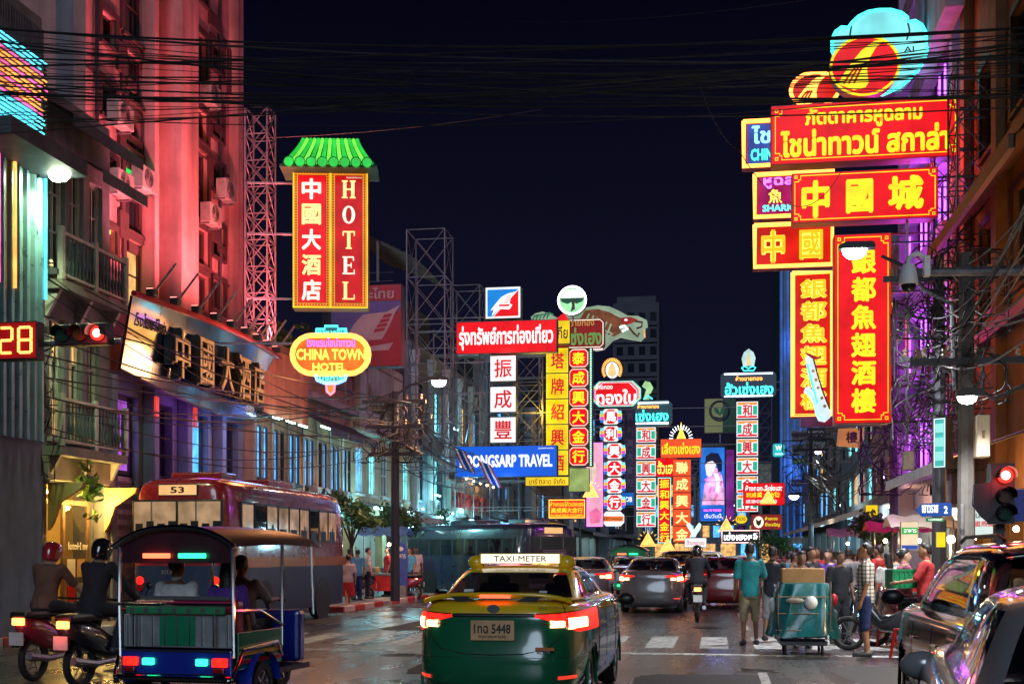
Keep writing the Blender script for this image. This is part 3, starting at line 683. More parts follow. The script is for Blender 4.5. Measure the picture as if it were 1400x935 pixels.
for i in range(4): b.part('column_light', m_tubec, b.w * i / 5 + .75, b.w * i / 5 + .85, .3, .36, 3.5, 3.56)
u0, u1 = b.uz(600, 690)[0], b.uz(650, 690)[0]
sb = thing('red_letter_fascia', 'cream fascia with red standing letters and a row of gooseneck lamps', 'sign', (XL + .6, Y0 + u0, 3.6))
MB().box(-.2, 0, 0, u1 - u0, 0, 1.5).build('board', m_plaster, sb)
text('TUCPXIHT', m_redp, sb, (.06, (u1 - u0) / 2, .55), (u1 - u0) * .9, .8, .03, 'lettering', 4, (0, 0, pi / 2)) if False else None
mb = MB()
for i in range(12):
    u = (u1 - u0) * (i + .5) / 12; mb = MB(); mb.box(.02, .08, u - .16, u - .1, .2, .95).box(.02, .08, u + .1, u + .16, .2, .95).box(.02, .08, u - .16, u + .16, .55 + .1 * (i % 3), .66 + .1 * (i % 3)); mb.build('character', m_redp, sb)
for i in range(5):
    u = (u1 - u0) * (i + .5) / 5; MB().tube([(0, u, 1.5), (.2, u, 1.75), (.5, u, 1.7), (.55, u, 1.6)], .02, 5).build('gooseneck', m_fdark, sb); MB().sphere((.55, u, 1.55), .06, 8, 6).build('bulb', m_tubew, sb)

for k, (u, z) in enumerate(((.12, 6.3), (.3, 6.3), (.5, 6.3), (.7, 6.3), (.22, 3.45), (.62, 3.45), (.4, 9.3), (.85, 9.3))): aircon((XL + .02, Y0 + b.w * u, z), -1, ORD_[k] + ' air conditioner on the grey column house behind the steel frames', 'air conditioners on the column house')
for k, (u0_, z) in enumerate(((.02, 6.2), (.42, 6.2), (.72, 3.5))): b.awning(b.w * u0_, b.w * (u0_ + .25), z, 1.1, .5, (m_corr, m_redp, m_roofgrey)[k])
for i in range(7): MB().bar((1.0, b.w * i / 7, 3.4), (1.0, b.w * i / 7, 11.2), .05).build('scaffold_pole', m_rust, b.T)
for z in (4.6, 6.8, 9.0, 11): MB().bar((1.0, 0, z), (1.0, b.w, z), .05).build('scaffold_ledger', m_rust, b.T)
for i in range(6): MB().bar((1.0, b.w * i / 7, 4.6 + (i % 2) * 2.2), (1.0, b.w * (i + 1) / 7, 6.8 + (i % 2) * 2.2), .04).build('scaffold_brace', m_rust, b.T)
for z, c_, u in ((4.2, (.2, .8, 1), .2), (7.6, (.2, .75, 1), .45), (5.6, (1, .5, .2), .75)):
    MB().box(.42, .5, b.w * u - .5, b.w * u + .5, z, z + .05).build('added_wall_tube', m_tubec if c_[0] < .5 else m_tubew, b.T); lamp('added_wall_light', (.75, b.w * u, z), c_, 110, b.T, .3)  # fittings and lamps added to tint the grey facade cyan and orange
# --- further houses down the left side (they step towards the road as the street bends)
def far_house(name, label, side, X, Y0, Y1, z1, wm, lit, floors, nx, sh=m_tubec, wpx=1.3):
    b = Bld(name, label, side, X, Y0, Y1); hs = []
    for j in range(1, floors):
        z = 3.6 + (z1 - 4.2) * (j - 1) / max(1, floors - 1)
        hs += [(b.w * (i + .22) / nx, b.w * (i + .78) / nx, z + .35, z + .35 + min(1.7, (z1 - 4.2) / max(1, floors - 1) * .6)) for i in range(nx)]
    k = max(1, int(b.w / 4.5)); gs = [(b.w * i / k + .3, b.w * (i + 1) / k - .3, .14, 3.0) for i in range(k)]
    b.core(z1, 10); b.wall(wm, 0, z1, hs + gs)
    for q, h in enumerate(hs): b.window(h, m_fdark if q % 2 else m_fwhite, random.choice(lit), 1, 1, .08, .03, False)
    for g in gs: b.shopfront(g[0], g[1], 3.0, sh, m_plwhite, shelf=True)
    b.part('cornice', wm, 0, b.w, .002, .3, z1 - .35, z1 - .1); b.awning(0.1, b.w - .1, 3.6, 1.5, .4, random.choice((m_corr, m_roofgrey)))
    return b
LIT = [m_pane, m_pane, m_pane, m_lblue, m_lwarm]
fL = lambda Y: XL + max(0, Y - 60) * .062
spec = [(655, 715, 12.5, m_plblue, 'blue grey four storey house behind the yellow and red gold signs', 4, 5), (715, 765, 11, m_ploch, 'ochre three storey house behind the pink banner', 3, 6)]
ya = YAT(655, XL)
far_house('blue_grey_house', 'blue grey four storey house behind the white boxed characters', -1, fL(ya), ya, ya + 13, 12.5, m_plblue, LIT, 4, 5)
far_house('ochre_house', 'ochre three storey house behind the yellow and red character columns', -1, fL(ya + 13), ya + 13.1, ya + 27, 11, m_ploch, LIT, 3, 6)
far_house('pale_house', 'pale five storey house behind the rainbow octagon column', -1, fL(ya + 27), ya + 27.1, ya + 45, 15, m_plwhite, LIT, 5, 6)
far_house('grey_end_house', 'grey four storey house behind the orange red gold shop signs', -1, fL(ya + 46), ya + 45.1, ya + 68, 13, m_plgrey, LIT, 4, 7)
far_house('cream_end_house', 'cream house at the far end on the left behind the portrait billboard', -1, fL(ya + 70), ya + 68.1, ya + 100, 12, m_plaster, LIT, 4, 8)

# ================================================================ RIGHT SIDE
m_orange = mat('orange plaster', (.34, .17, .07), .8, 0, .3, 1.4, .15, 40, grime=.5)
Y0, Y1 = 12.0, YAT(1322, XR)
b = Bld('orange_corner_house', 'orange brown house with a sloping eave at the right edge', 1, XR, Y0, Y1)
hs = [(b.w - 3.4, b.w - 1.9, 7.4, 9.6), (b.w - 6.8, b.w - 5.2, 7.4, 9.6), (b.w - 3.4, b.w - 1.9, 11.3, 13.5), (b.w - 6.8, b.w - 5.2, 11.3, 13.5), (b.w - 4.2, b.w - .5, .14, 3.0), (b.w - 9, b.w - 4.8, .14, 3.0)]
b.core(18); b.wall(m_orange, 0, 18, hs)
for h in hs[:4]: b.window(h, m_fdark, m_pane, 2, 2, .08, .15, True, m_brown)
b.shopfront(hs[4][0], hs[4][1], 3.0, m_tubew, m_ploch); b.shopfront(hs[5][0], hs[5][1], 3.0, m_tubew, m_ploch)
for u in (b.w - 4.6, b.w - .9): b.part('pier', m_orange, u, u + .5, .002, .25, 0, 18)
for z in (6.6, 10.4): b.part('floor_band', m_brown, 0, b.w, .002, .3, z, z + .3)
mb = MB(); 
ev = b.awning(b.w - 10.5, b.w - 1.6, 10.2, 1.15, 1.0, mat('ochre roof sheet', (.42, .26, .11), .6, .1, .4, 3, grime=.5))
b.part('eave_board', m_wood, b.w - 10.5, b.w - 1.6, 1.15, 1.27, 8.95, 9.22); b.awning(b.w - 8, b.w + .3, 4.2, 2.0, .7, m_corr)
u0, z0 = b.uz(1362, 330)
b.part('neon_edge', emi('neon azure', (.08, .45, 1.), 1.6, .3, 2), b.w + .01, b.w + .05, .0, .05, 10.5, 17.5)

Y0, Y1 = YAT(1320, XR), YAT(1242, XR)
m_vio = mat('lavender plaster', (.50, .40, .56), .75, 0, .25, 1.5, .12, 40, grime=.45)
b = Bld('violet_lit_house', 'tall narrow lavender house with violet neon outlined windows behind the red restaurant signs', 1, XR + .1, Y0, Y1)
hs = []
for j in range(5): hs += [(b.w * (i + .18) / 3, b.w * (i + .82) / 3, 4.2 + 3.3 * j, 6.3 + 3.3 * j) for i in range(3)]
gs = [(.3, b.w - .3, .14, 3.1)]
b.core(21); b.wall(m_vio, 0, 21, hs + gs); b.shopfront(.3, b.w - .3, 3.1, m_tubec, m_plwhite)
m_nvio = emi('neon violet', (.50, .10, 1.0), 4.0, .2, 2); 
for h in hs:
    w = b.window(h, m_fdark, random.choice((m_pane, m_pane, m_lpurp)), 2, 1, .07, .15, True)
    mb = MB(); mb.tube([(-.12, h[0] - .15, h[2] - .1), (-.12, h[0] - .15, h[3] + .12), (-.12, h[0], h[3] + .25), (-.12, h[1], h[3] + .25), (-.12, h[1] + .15, h[3] + .12), (-.12, h[1] + .15, h[2] - .1)], .03, 6)
    mb.build('neon_tube', m_nvio, b.T, smooth=True)
for j in range(5): b.part('balcony_slab', m_vio, 0, b.w, .002, .7, 3.7 + 3.3 * j, 3.85 + 3.3 * j); 
for u in (0, b.w - .35): b.part('pier', m_vio, u, u + .35, .002, .45, 0, 21)
for j in range(5):
    for q in range(7): b.part('louvre', m_vio, .36, b.w - .36, .1, .5, 6.55 + 3.3 * j + q * .13 - .8, 6.59 + 3.3 * j + q * .13 - .8) if q < 6 else None
u0, u1, z0, z1 = b.rect((1268, 0, 1312, 50), .6)
b.part('bay', m_vio, u0, u1, .46, .95, 15.3, 17.8, bev=.05)

cY = YAT(1242, XR)
far_house('red_lit_house', 'dark rose house hidden behind the tall red character boards', 1, XR + .2, cY, cY + 12, 13, m_plpink, [m_pane, m_pane, m_lred, m_lwarm], 4, 5, m_tubew)
far_house('teal_shop_house', 'blue grey shophouse with stacked small shop signs on the right side', 1, XR + .3, cY + 12.1, cY + 32, 12, m_plblue, [m_pane, m_pane, m_lcyan, m_lwarm], 4, 7, m_tubec)
far_house('right_end_house', 'grey house down the right side below the blue lit tower', 1, XR + .4, cY + 32.1, cY + 60, 10, m_plgrey, LIT, 3, 8, m_tubec)
# blue LED tower
Yt = 112
b = Bld('blue_lit_tower', 'tall slim tower with a blue lit ribbed edge beyond the red signs', 1, P(1066, 700, Yt).x, Yt, Yt + 16)
b.core(29, 14, m_plblue); b.part('wall', m_plblue, 0, b.w, -.3, 0, 0, 29)
m_bled = emi('blue led rib', (.04, .18, .75), .5, .35, .8)
for i in range(9): MB().box(.05 + i * .28, .05 + i * .28 + .15, -.16, -.01, 3, 28.6).build('led_rib', m_bled if i % 2 == 0 else m_plblue, b.T)
for j in range(9): 
    MB().box(2.7, 9, -.1, -.01, 3 + j * 3, 3.25 + j * 3).build('floor_band', m_plgrey, b.T)
    for i in range(3): MB().box(3.2 + i * 1.9, 4.6 + i * 1.9, -.06, -.01, 3.6 + j * 3, 5.3 + j * 3).build('window', m_pane if (i + j) % 3 else m_lblue, b.T)
# end of the street: houses across the bend
for k, (x0, x1, z, m_, lab, nm) in enumerate(((-14, -3, 13, m_plgrey, 'dark grey house closing the street behind the far traffic', 'closing_house'), (-2.9, 6, 11, m_plblue, 'blue grey house closing the street straight ahead', 'closing_house'), (6.1, 20, 15, m_plaster, 'cream house closing the street on the right', 'closing_house'))):
    Ye = 186 + k * 1.5; t = thing(nm, lab, 'building', (x0, Ye, 0)); MB().box(0, x1 - x0, 0, 10, 0, z).build('wall', m_, t); MB().box(-.1, x1 - x0 - .02, -.2, 10, z, z + .3).build('roof', m_roofgrey, t)
    for j in range(3):
        for i in range(5): MB().box(.6 + i * (x1 - x0) / 5, .6 + i * (x1 - x0) / 5 + 1.2, -.06, -.005, 4 + j * 3, 5.7 + j * 3).build('window', random.choice((m_pane, m_lwarm, m_lblue, m_pane)), t)
    for i in range(3): MB().box(.5 + i * (x1 - x0) / 3, -.3 + (i + 1) * (x1 - x0) / 3, -.1, -.006, .2, 3).build('shop_opening', m_lwarm if (i + k) % 3 else m_lblue, t)
# distant tower block against the sky
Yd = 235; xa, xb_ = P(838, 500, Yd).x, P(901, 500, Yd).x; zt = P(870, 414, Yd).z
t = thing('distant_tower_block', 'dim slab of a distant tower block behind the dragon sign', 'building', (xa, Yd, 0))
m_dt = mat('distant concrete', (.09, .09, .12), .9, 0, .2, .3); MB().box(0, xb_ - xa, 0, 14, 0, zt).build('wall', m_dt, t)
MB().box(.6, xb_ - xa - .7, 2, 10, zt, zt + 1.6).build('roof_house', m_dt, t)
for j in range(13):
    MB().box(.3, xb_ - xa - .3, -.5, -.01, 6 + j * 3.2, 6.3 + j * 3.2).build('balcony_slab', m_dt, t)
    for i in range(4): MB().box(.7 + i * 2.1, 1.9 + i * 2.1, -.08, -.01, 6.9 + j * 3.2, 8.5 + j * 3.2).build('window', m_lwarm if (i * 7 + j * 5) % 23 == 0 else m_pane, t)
# white rooftop canopy building behind the hotel sign
Yc = 50
x0, x1 = P(440, 400, Yc).x, P(583, 400, Yc).x; xw = -13.3
t = thing('rooftop_building', 'grey rooftop building with a lean to metal canopy behind the hotel sign', 'building', (x0, Yc, 0))
zr = P(500, 395, Yc).z; MB().box(0, xw - x0, 0, 7, 0, zr).build('wall', mat('dark render wall', (.08, .08, .10), .9, 0, .4, 1.5, grime=.5), t)
zt2 = P(540, 325, Yc).z
mb = MB(); n = 26
rows = [[((x1 - x0) * (.35 + .65 * i / n) , yy, zt2 - (zt2 - zr - .6) * (i / n) ** 1.3 * .9 + (.04 if i % 2 else 0)) for i in range(n + 1)] for yy in (-1.5, 5)]
mb.grid(rows).build('canopy_roof', m_corr, t, recalc=False)
for u in (.37, .62, .98): MB().bar(((x1 - x0) * u, -1.3, zr - (3 if u > .7 else 0)), ((x1 - x0) * u, -1.3, zt2 - (zt2 - zr - .6) * max(0, (u - .35) / .65) ** 1.3 * .9), .09).build('canopy_post', m_rust, t)
mb = MB()
for i in range(9): mb.bar(((x1 - x0) * .1, .3, zr + .12 * i), (xw - x0, .3, zr + .12 * i), .02) if i % 3 == 0 else None
mb.build('roof_rail', m_rust, t)
for i in range(2): MB().box(.6 + i * 1.2, 1.3 + i * 1.2, -.06, -.01, zr - 2.2, zr - .9).build('window', m_pane, t)
# ================================================================ SIGNS
e_red = emi('sign red', (.92, .006, .012), .95); e_dred = emi('sign deep red', (.75, .008, .01), .75, .3, 2.); e_yel = emi('sign yellow', (1, .82, .02), 1.15, light=False)
e_ypan = emi('panel yellow', (1, .68, .012), .95); e_ltr = emi('letter warm white', (1, .93, .72), 1.25, .1, light=False); e_lemon = emi('letter lemon', (1, .88, .32), 1.2, .15, light=False)
e_orange = emi('frame orange', (1, .34, .02), .9, .15, 2, light=False); e_amber = emi('panel amber', (1, .20, .02), .95, .3, 2)
e_white = emi('panel white', (.95, .97, 1.), 1.05, .08); e_blue = emi('panel blue', (.008, .13, .82), .85, .08); e_whl = emi('letter white', (1, 1, 1), 1.3, 0, light=False)
e_cy = emi('panel cyan', (.25, .92, .95), 1.0, .25, 1.2); e_gr = emi('panel green', (.03, .80, .08), .85, .25, 2.); e_gr2 = emi('tile light green', (.25, 1., .10), 1.0, .2, 3, light=False); e_pink = emi('panel pink', (1, .42, .62), .95, .2, 1.5)
n_yel = emi('neon yellow', (1, .58, .07), 2.6, .15, 3, light=False); n_or = emi('neon orange', (1, .30, .05), 4.5, 0); n_wh = emi('neon white', (.95, .97, 1.), 5., 0, light=False)
n_cy = emi('neon cyan', (.06, .85, .80), 2.6, 0, light=False); n_gr = emi('neon green', (.05, 1., .45), 2.6, 0, light=False); n_bl = emi('neon blue', (.14, .40, 1.), 3.6, 0, light=False); n_mag = emi('neon magenta', (1., .10, .65), 3.2, 0, light=False); n_vio = emi('neon purple', (.45, .12, 1.), 3., 0, light=False)
p_red = mat('print red', (.55, .015, .02), .5); p_dk = mat('print dark', (.02, .02, .03), .5); p_teal = mat('enamel teal', (.02, .15, .17), .35); p_green = mat('print green', (.02, .25, .10), .5); p_brown = mat('print brown', (.22, .07, .03), .5)
l_red = emi('character red', (.85, .015, .02), .75, 0, light=False); l_dkr = emi('character dark red', (.55, .02, .02), .45, 0, light=False)
m_cab = mat('sign cabinet', (.05, .045, .05), .5, .3, .3, 5); m_cabr = mat('sign cabinet red', (.25, .02, .02), .45)

ORD = ('first', 'second', 'third', 'fourth', 'fifth', 'sixth', 'seventh', 'eighth', 'ninth')
def hang(s, zs=(.25, -.25), XF=None, side=-1, m=None):
    """brackets from the sign back to its facade"""
    x0, y0, x1, y1 = s.box_; h = (y1 - y0) * s.kz; w = (x1 - x0) * s.kx / 2
    XF = XF if XF is not None else (fL(s.Y) if side < 0 else XR + .2)
    for z in zs: arm(s.T, ((-w if side < 0 else w), .04, h * z), (XF - s.c.x, .04, h * z), m)
def serif(s, ch, box, m, lay=2):
    x0, y0, x1, y1 = box; w = x1 - x0; h = y1 - y0; mb = MB(); f = -s.d / 2 - lay * .014
    def r(a, b, c, d):
        p, q = s.L(x0 + a * w, y0 + b * h), s.L(x0 + c * w, y0 + d * h); mb.box(p[0], q[0], f, f + .05, q[1], p[1])
    T, S = .24, .07
    def stem(x): r(x, 0, x + T, 1); r(x - .09, 0, x - .003, S); r(x + T + .003, 0, x + T + .09, S); r(x - .09, 1 - S, x - .003, 1); r(x + T + .003, 1 - S, x + T + .09, 1)
    if ch == 'H': stem(.09); stem(.67); r(.333, .46, .667, .54)
    if ch == 'L': stem(.14); r(.473, 1 - S, .93, 1); r(.86, .72, .93, .928)
    if ch == 'E': stem(.14); r(.473, 0, .86, S); r(.8, .073, .88, .24); r(.473, 1 - S, .93, 1); r(.86, .74, .93, .928); r(.383, .46, .7, .54); r(.64, .36, .71, .457); r(.64, .543, .71, .64)
    if ch == 'T': r(.38, 0, .62, 1); r(.28, 1 - S, .377, 1); r(.623, 1 - S, .72, 1); r(.06, 0, .377, S); r(.623, 0, .94, S); r(.06, .073, .14, .26); r(.86, .073, .94, .26)
    if ch == 'O':
        n = 22; o_ = [s.L(x0 + w * (.5 + .46 * math.sin(2 * pi * i / n)), y0 + h * (.5 - .5 * math.cos(2 * pi * i / n))) for i in range(n)]; i_ = [s.L(x0 + w * (.5 + .22 * math.sin(2 * pi * i / n)), y0 + h * (.5 - .42 * math.cos(2 * pi * i / n))) for i in range(n)]
        vs = [(x, f, z) for x, z in o_ + i_] + [(x, f + .05, z) for x, z in o_ + i_]
        mb.add(vs, [(i, (i + 1) % n, n + (i + 1) % n, n + i) for i in range(n)] + [(i, (i + 1) % n, 2 * n + (i + 1) % n, 2 * n + i) for i in range(n)] + [(n + i, n + (i + 1) % n, 3 * n + (i + 1) % n, 3 * n + i) for i in range(n)])
    return mb.build('character', m, s.T)
def dots(s, box, step, m, lay=2, sz=1.6, name='key_pattern'):
    mb = MB(); f = -s.d / 2 - lay * .014; x0, y0, x1, y1 = box
    def d(x, y): p = s.L(x, y); a = sz * s.kx / 2; mb.box(p[0] - a, p[0] + a, f, f + .02, p[1] - a, p[1] + a)
    nx = max(1, round((x1 - x0) / step)); ny = max(1, round((y1 - y0) / step))
    for i in range(nx + 1): d(x0 + (x1 - x0) * i / nx, y0); d(x0 + (x1 - x0) * i / nx, y1)
    for j in range(1, ny): d(x0, y0 + (y1 - y0) * j / ny); d(x1, y0 + (y1 - y0) * j / ny)
    return mb.build(name, m, s.T, kind='stuff')
def fret(s, box, c, w, m, lay=3):
    """thin border with notched corner frets"""
    x0, y0, x1, y1 = box; f = -s.d / 2 - lay * .014; mb = MB()
    def seg(a, b):
        p, q = s.L(*a), s.L(*b); h = w * s.kx / 2
        mb.box(min(p[0], q[0]) - h, max(p[0], q[0]) + h, f, f + .02, min(p[1], q[1]) - h, max(p[1], q[1]) + h)
    seg((x0, y0 + c), (x0, y1 - c)); seg((x1, y0 + c), (x1, y1 - c)); seg((x0 + c, y0), (x1 - c, y0)); seg((x0 + c, y1), (x1 - c, y1))
    for X, sx in ((x0, 1), (x1, -1)):
        for Yy, sy in ((y0, 1), (y1, -1)):
            q = c / 3
            for a, b in (((0, 3), (2, 3)), ((2, 3), (2, 2)), ((3, 0), (3, 2)), ((3, 2), (2.3, 2)), ((0, 0), (1.2, 0)), ((0, 0), (0, 1.2)), ((1.2, 0), (1.2, 1.2)), ((0, 1.2), (1.2, 1.2))):
                f += .0007; seg((X + sx * a[0] * q, Yy + sy * a[1] * q), (X + sx * b[0] * q, Yy + sy * b[1] * q))
    return mb.build('fret_border', m, s.T)

# --- pagoda roofed hotel sign
s = Sign('hotel_sign', 'tall red hotel sign with gold serif letters under a green pagoda roof', (404, 236, 502, 424), 32.5, .5, rz=R(12))
s.cabinet(mat('cabinet gold', (.35, .20, .05), .4, .5)); s.panel('panel', (405, 237, 501, 423), e_orange, 1)
s.panel('panel', (412, 245, 447, 416), e_red, 2); s.panel('panel', (460, 245, 494, 416), e_dred, 2); s.panel('divider', (452.4, 237, 454, 423), e_yel, 2)
for bx in ((408.5, 241, 449.5, 419.5), (456.5, 241, 497.5, 419.5)): dots(s, bx, 3.6, l_dkr, 2.5, 1.9)
s.frame(e_yel, (404.5, 236.5, 501.5, 423.5), .9, 2.6); s.frame(l_dkr, (411.2, 244, 447.8, 417), .8, 2.6); s.frame(l_dkr, (459.2, 244, 494.8, 417), .8, 2.6)
for i, ch in enumerate('中國大酒店'): s.text(ch, (416, 249 + i * 34.2, 441, 277 + i * 34.2), e_ltr if i not in (1, 3) else e_lemon, 3.2, .032, 'character', 2)
for i, ch in enumerate('HOTEL'): serif(s, ch, (468, 251 + i * 34.3, 486, 275 + i * 34.3), e_lemon if i % 2 == 0 else e_ltr, 3.2)
s.text('โรงแรมไชน่าทาวน์', (474, 245.6, 494, 248.2), e_ltr, 3.2, .0)
# roof
w_, h_ = 59.5 * s.kx, 40 * s.kz; zb_ = 94 * s.kz
def rp_(t, v): # t across -1..1, v 0 eave..1 ridge
    hw = w_ * (1 - .37 * v) if v < .999 else w_ * .63
    hw = w_ * (.63 + .37 * (1 - v) ** 1.35)
    return hw * t
roofm = MB(); rows = []
for v in [k / 8 for k in range(9)]: rows.append([(rp_(t, v), -s.d / 2 - .5 + .5 * v, zb_ + h_ * v + .12 * max(0, abs(t) - .8) * (1 - v)) for t in [-1 + 2 * i / 40 for i in range(41)]])
roofm.grid(rows); roofm.grid([[(x, -y, z) for x, y, z in r] for r in rows])
roofm.build('pagoda_roof', e_gr, s.T, smooth=True, recalc=False)
for i in range(15):
    t = -1 + 2 * (i + .5) / 15
    MB().tube([(rp_(t, v), -s.d / 2 - .52 + .5 * v - .03, zb_ + h_ * v) for v in [k / 8 for k in range(9)]], .052, 6).build('roof_tile_roll', e_gr2 if i % 2 else e_gr, s.T, smooth=True)
mdg = mat('tile line', (.0, .05, .01), .6)
for i in range(8): t = -1 + 2 * (i + .5) / 8; MB().lathe([(.001, 0), (.13, 0), (.13, .06), (.001, .06)], 14, M=Matrix.Translation((rp_(t, 0) * .96, -s.d / 2 - .60, zb_ - .0)) @ Matrix.Rotation(pi / 2, 4, 'X')).build('eave_disc', e_gr, s.T); MB().tube([(rp_(t, 0) * .96 + .135 * math.cos(a), -s.d / 2 - .665, zb_ + .135 * math.sin(a)) for a in [2 * pi * k / 14 for k in range(15)]], .012, 4).build('disc_rim', mdg, s.T)
for i in range(16): t = -1 + 2 * i / 15; MB().tube([(rp_(t, v), -s.d / 2 - .53 + .5 * v - .01, zb_ + h_ * v) for v in [k / 6 for k in range(7)]], .014, 4).build('tile_joint', mdg, s.T)
MB().tube([(-rp_(1, 1), -s.d / 2, zb_ + h_), (rp_(1, 1), -s.d / 2, zb_ + h_)], .05, 6).build('ridge', mdg, s.T)
MB().box(-w_ * 1.05, w_ * 1.05, -s.d / 2 - .55, .45, zb_ - .1, zb_ - .03).build('eave_board', mdg, s.T)
hang(s, (.42, .05, -.42), -12.6)
tt = P(356, 300, 34.2); truss_tower('sign_truss', 'slender lattice steel tower left of the pagoda roofed hotel sign', tt.x, 34.2, 6.0, P(356, 152, 34.2).z, .66)

# --- oval neon hotel sign
s = Sign('oval_neon_sign', 'oval orange neon hotel sign with blue neon caps below the pagoda sign', (402, 458, 505, 514), 30, .35, rz=R(10))
s.poly(stadium(402, 459, 505, 514), m_cab, 0, .35, 'cabinet'); s.poly(stadium(403, 460, 504, 513), e_amber, 1, .02, 'panel', True)
s.tube(stadium(402.5, 459.5, 504.5, 513.5), .045, n_or, 3, closed=True); s.tube(stadium(405.5, 462.5, 501.5, 510.5), .03, n_yel, 3.2, closed=True)
s.text('CHINA TOWN', (409, 479, 499, 494), n_yel, 3.5, .03, 'lettering', 2); s.text('HOTEL', (430, 498, 474, 509), n_yel, 3.5, .03, 'lettering', 2)
s.text('โรงแรมไชน่าทาวน์', (422, 463, 486, 476), n_vio, 3.5, .012, 'lettering', 1.5)
s.poly([(435, 458), (435, 452), (446, 452), (446, 448), (463, 448), (463, 452), (474, 452), (474, 458)], p_teal, .5, .2, 'cap'); s.tube([(435, 458), (435, 452), (446, 452), (446, 448), (463, 448), (463, 452), (474, 452), (474, 458)], .03, n_cy, 3); s.text('อาหารจีน', (437, 453, 472, 458), n_cy, 3, .01)
s.poly([(434, 514), (474, 514), (472, 521), (462, 525), (446, 525), (436, 521)], p_teal, .5, .2, 'cap'); s.tube([(434, 514), (436, 521), (446, 525), (462, 525), (472, 521), (474, 514)], .045, n_bl, 3); s.text('บริการ', (439, 515, 470, 521), n_cy, 3, .01)
s.poly([(448, 527), (459, 527), (458, 537), (453.5, 541), (449, 537)], e_amber, .5, .1, 'tassel'); s.tube([(448, 527), (449, 537), (453.5, 541), (458, 537), (459, 527)], .03, emi('neon rose', (1., .12, .2), 4, 0, light=False), 3)
hang(s, (.3,), -12.8)

# --- large faded travel billboard on the roof
s = Sign('roof_billboard', 'large red and violet travel billboard with a pale ribbon emblem on the roof', (455, 392, 551, 503), 42, .5)
s.cabinet(m_cab); m_bbr = mat('billboard red print', (.42, .02, .05), .45, 0, .25, .8); m_bbv = mat('billboard violet print', (.13, .10, .36), .45, 0, .25, .8); m_bbp = mat('billboard pale print', (.55, .36, .42), .45, 0, .25, 1)
s.panel('panel', (455.5, 392.5, 550.5, 414), m_bbr, 1); s.poly([(455.5, 414.5), (550.5, 414.5), (550.5, 424), (475, 502.5), (455.5, 502.5)], m_bbv, 1, .012, 'panel'); s.poly([(550.5, 424.5), (550.5, 502.5), (475.5, 502.5)], m_bbr, 1, .012, 'panel')
s.poly([(499, 432), (532, 429), (550, 420), (543, 430), (534, 450), (525, 466), (503, 467), (478, 460), (486, 446)], m_bbp, 2, .01, 'emblem'); s.poly([(496, 478), (540, 471), (534, 481), (500, 482)], m_bbp, 2, .01, 'emblem')
for i in range(4): s.poly([(516 + i * 4, 452 - i * 6.3), (530 + i * 3, 450 - i * 6.3), (528 + i * 3, 455 - i * 6.3), (513 + i * 4, 457 - i * 6.3)], m_bbr, 2.6, .008, 'emblem')
s.text('ะไทย', (507, 396, 541, 411), m_bbp, 2, .02)
for x in (470, 500, 535): p = s.L(x, 503); MB().bar((p[0], .2, p[1]), (p[0], .2, p[1] - 1.5), .06).build('stand', m_rust, s.T)

# --- scaffold towers carrying the travel signs
for px, Yy, y0, y1, w, lab in ((588, 47.5, 320, 640, 1.5, 'pink grey lattice scaffold tower beside the roof billboard'), (640, 54.5, 394, 640, 1.3, 'lattice steel frame behind the red travel sign'), (722, 57, 486, 640, 1.2, 'lattice steel frame between white boxes and yellow column')):
    tt = P(px, 500, Yy); truss_tower('sign_scaffold', lab, tt.x, Yy, P(px, y1, Yy).z, P(px, y0, Yy).z, w, None, None, 'scaffold towers carrying the travel signs')

# --- travel agency group
s = Sign('ribbon_emblem_sign', 'square blue and red lightbox with a white ribbon emblem above the red travel sign', (665, 394, 713, 437), 52, .5)
s.cabinet(m_cab); s.panel('panel', (665.5, 394.5, 712.5, 436.5), e_white, 1); s.poly([(668, 397.5), (710, 397.5), (675, 434), (668, 434)], emi('panel sky blue', (.01, .28, .85), .9, .08), 2, .012, 'print'); s.poly([(710, 399), (710, 434), (676.5, 434)], e_red, 2, .012, 'print')
s.poly([(687, 408), (696, 403.5), (708, 401), (700, 408), (698, 417), (702, 419), (698, 425), (684, 424), (674, 433), (677, 424), (672, 426), (680, 416)], e_whl, 3, .01, 'emblem')
for i in range(4): s.poly([(690 + i * 1.6, 415 - i * 2.6), (697 + i, 414 - i * 2.6), (697 + i, 415 - i * 2.6), (689.6 + i * 1.6, 416 - i * 2.6)], e_red, 3.8, .006, 'emblem')
s.poly([(684, 418), (699, 418), (697, 421), (683, 420.5)], e_red, 3.8, .006, 'emblem'); hang(s, (-.4,))
s = Sign('red_travel_sign', 'long red lightbox with white Thai lettering below the ribbon emblem', (625, 440, 762, 484), 52, .5)
s.cabinet(m_cab); s.panel('panel', (625.8, 440.8, 761.2, 483.2), e_red, 1); s.text('รุ่งทรัพย์การท่องเที่ยว', (629, 446, 757, 479), e_whl, 2, .03); hang(s)
for i, ch in enumerate('振成豐'):
    y0 = (487, 529, 570.5)[i]; s = Sign('white_character_box', ('topmost','middle','lowest')[i]+' white lightbox in the stack of red characters under the red travel sign', (671, y0, 707, y0 + 35.5), 52, .45, group='white character boxes')
    s.cabinet(m_cab); s.panel('panel', (671.8, y0 + .8, 706.2, y0 + 34.7), e_white, 1); s.text(ch, (677, y0 + 5, 701, y0 + 30), l_red, 2, .016, 'character'); hang(s, (.3,))
s = Sign('blue_travel_sign', 'wide blue lightbox with white Latin letters over the pavement', (625, 610, 762, 652), 50, .5)
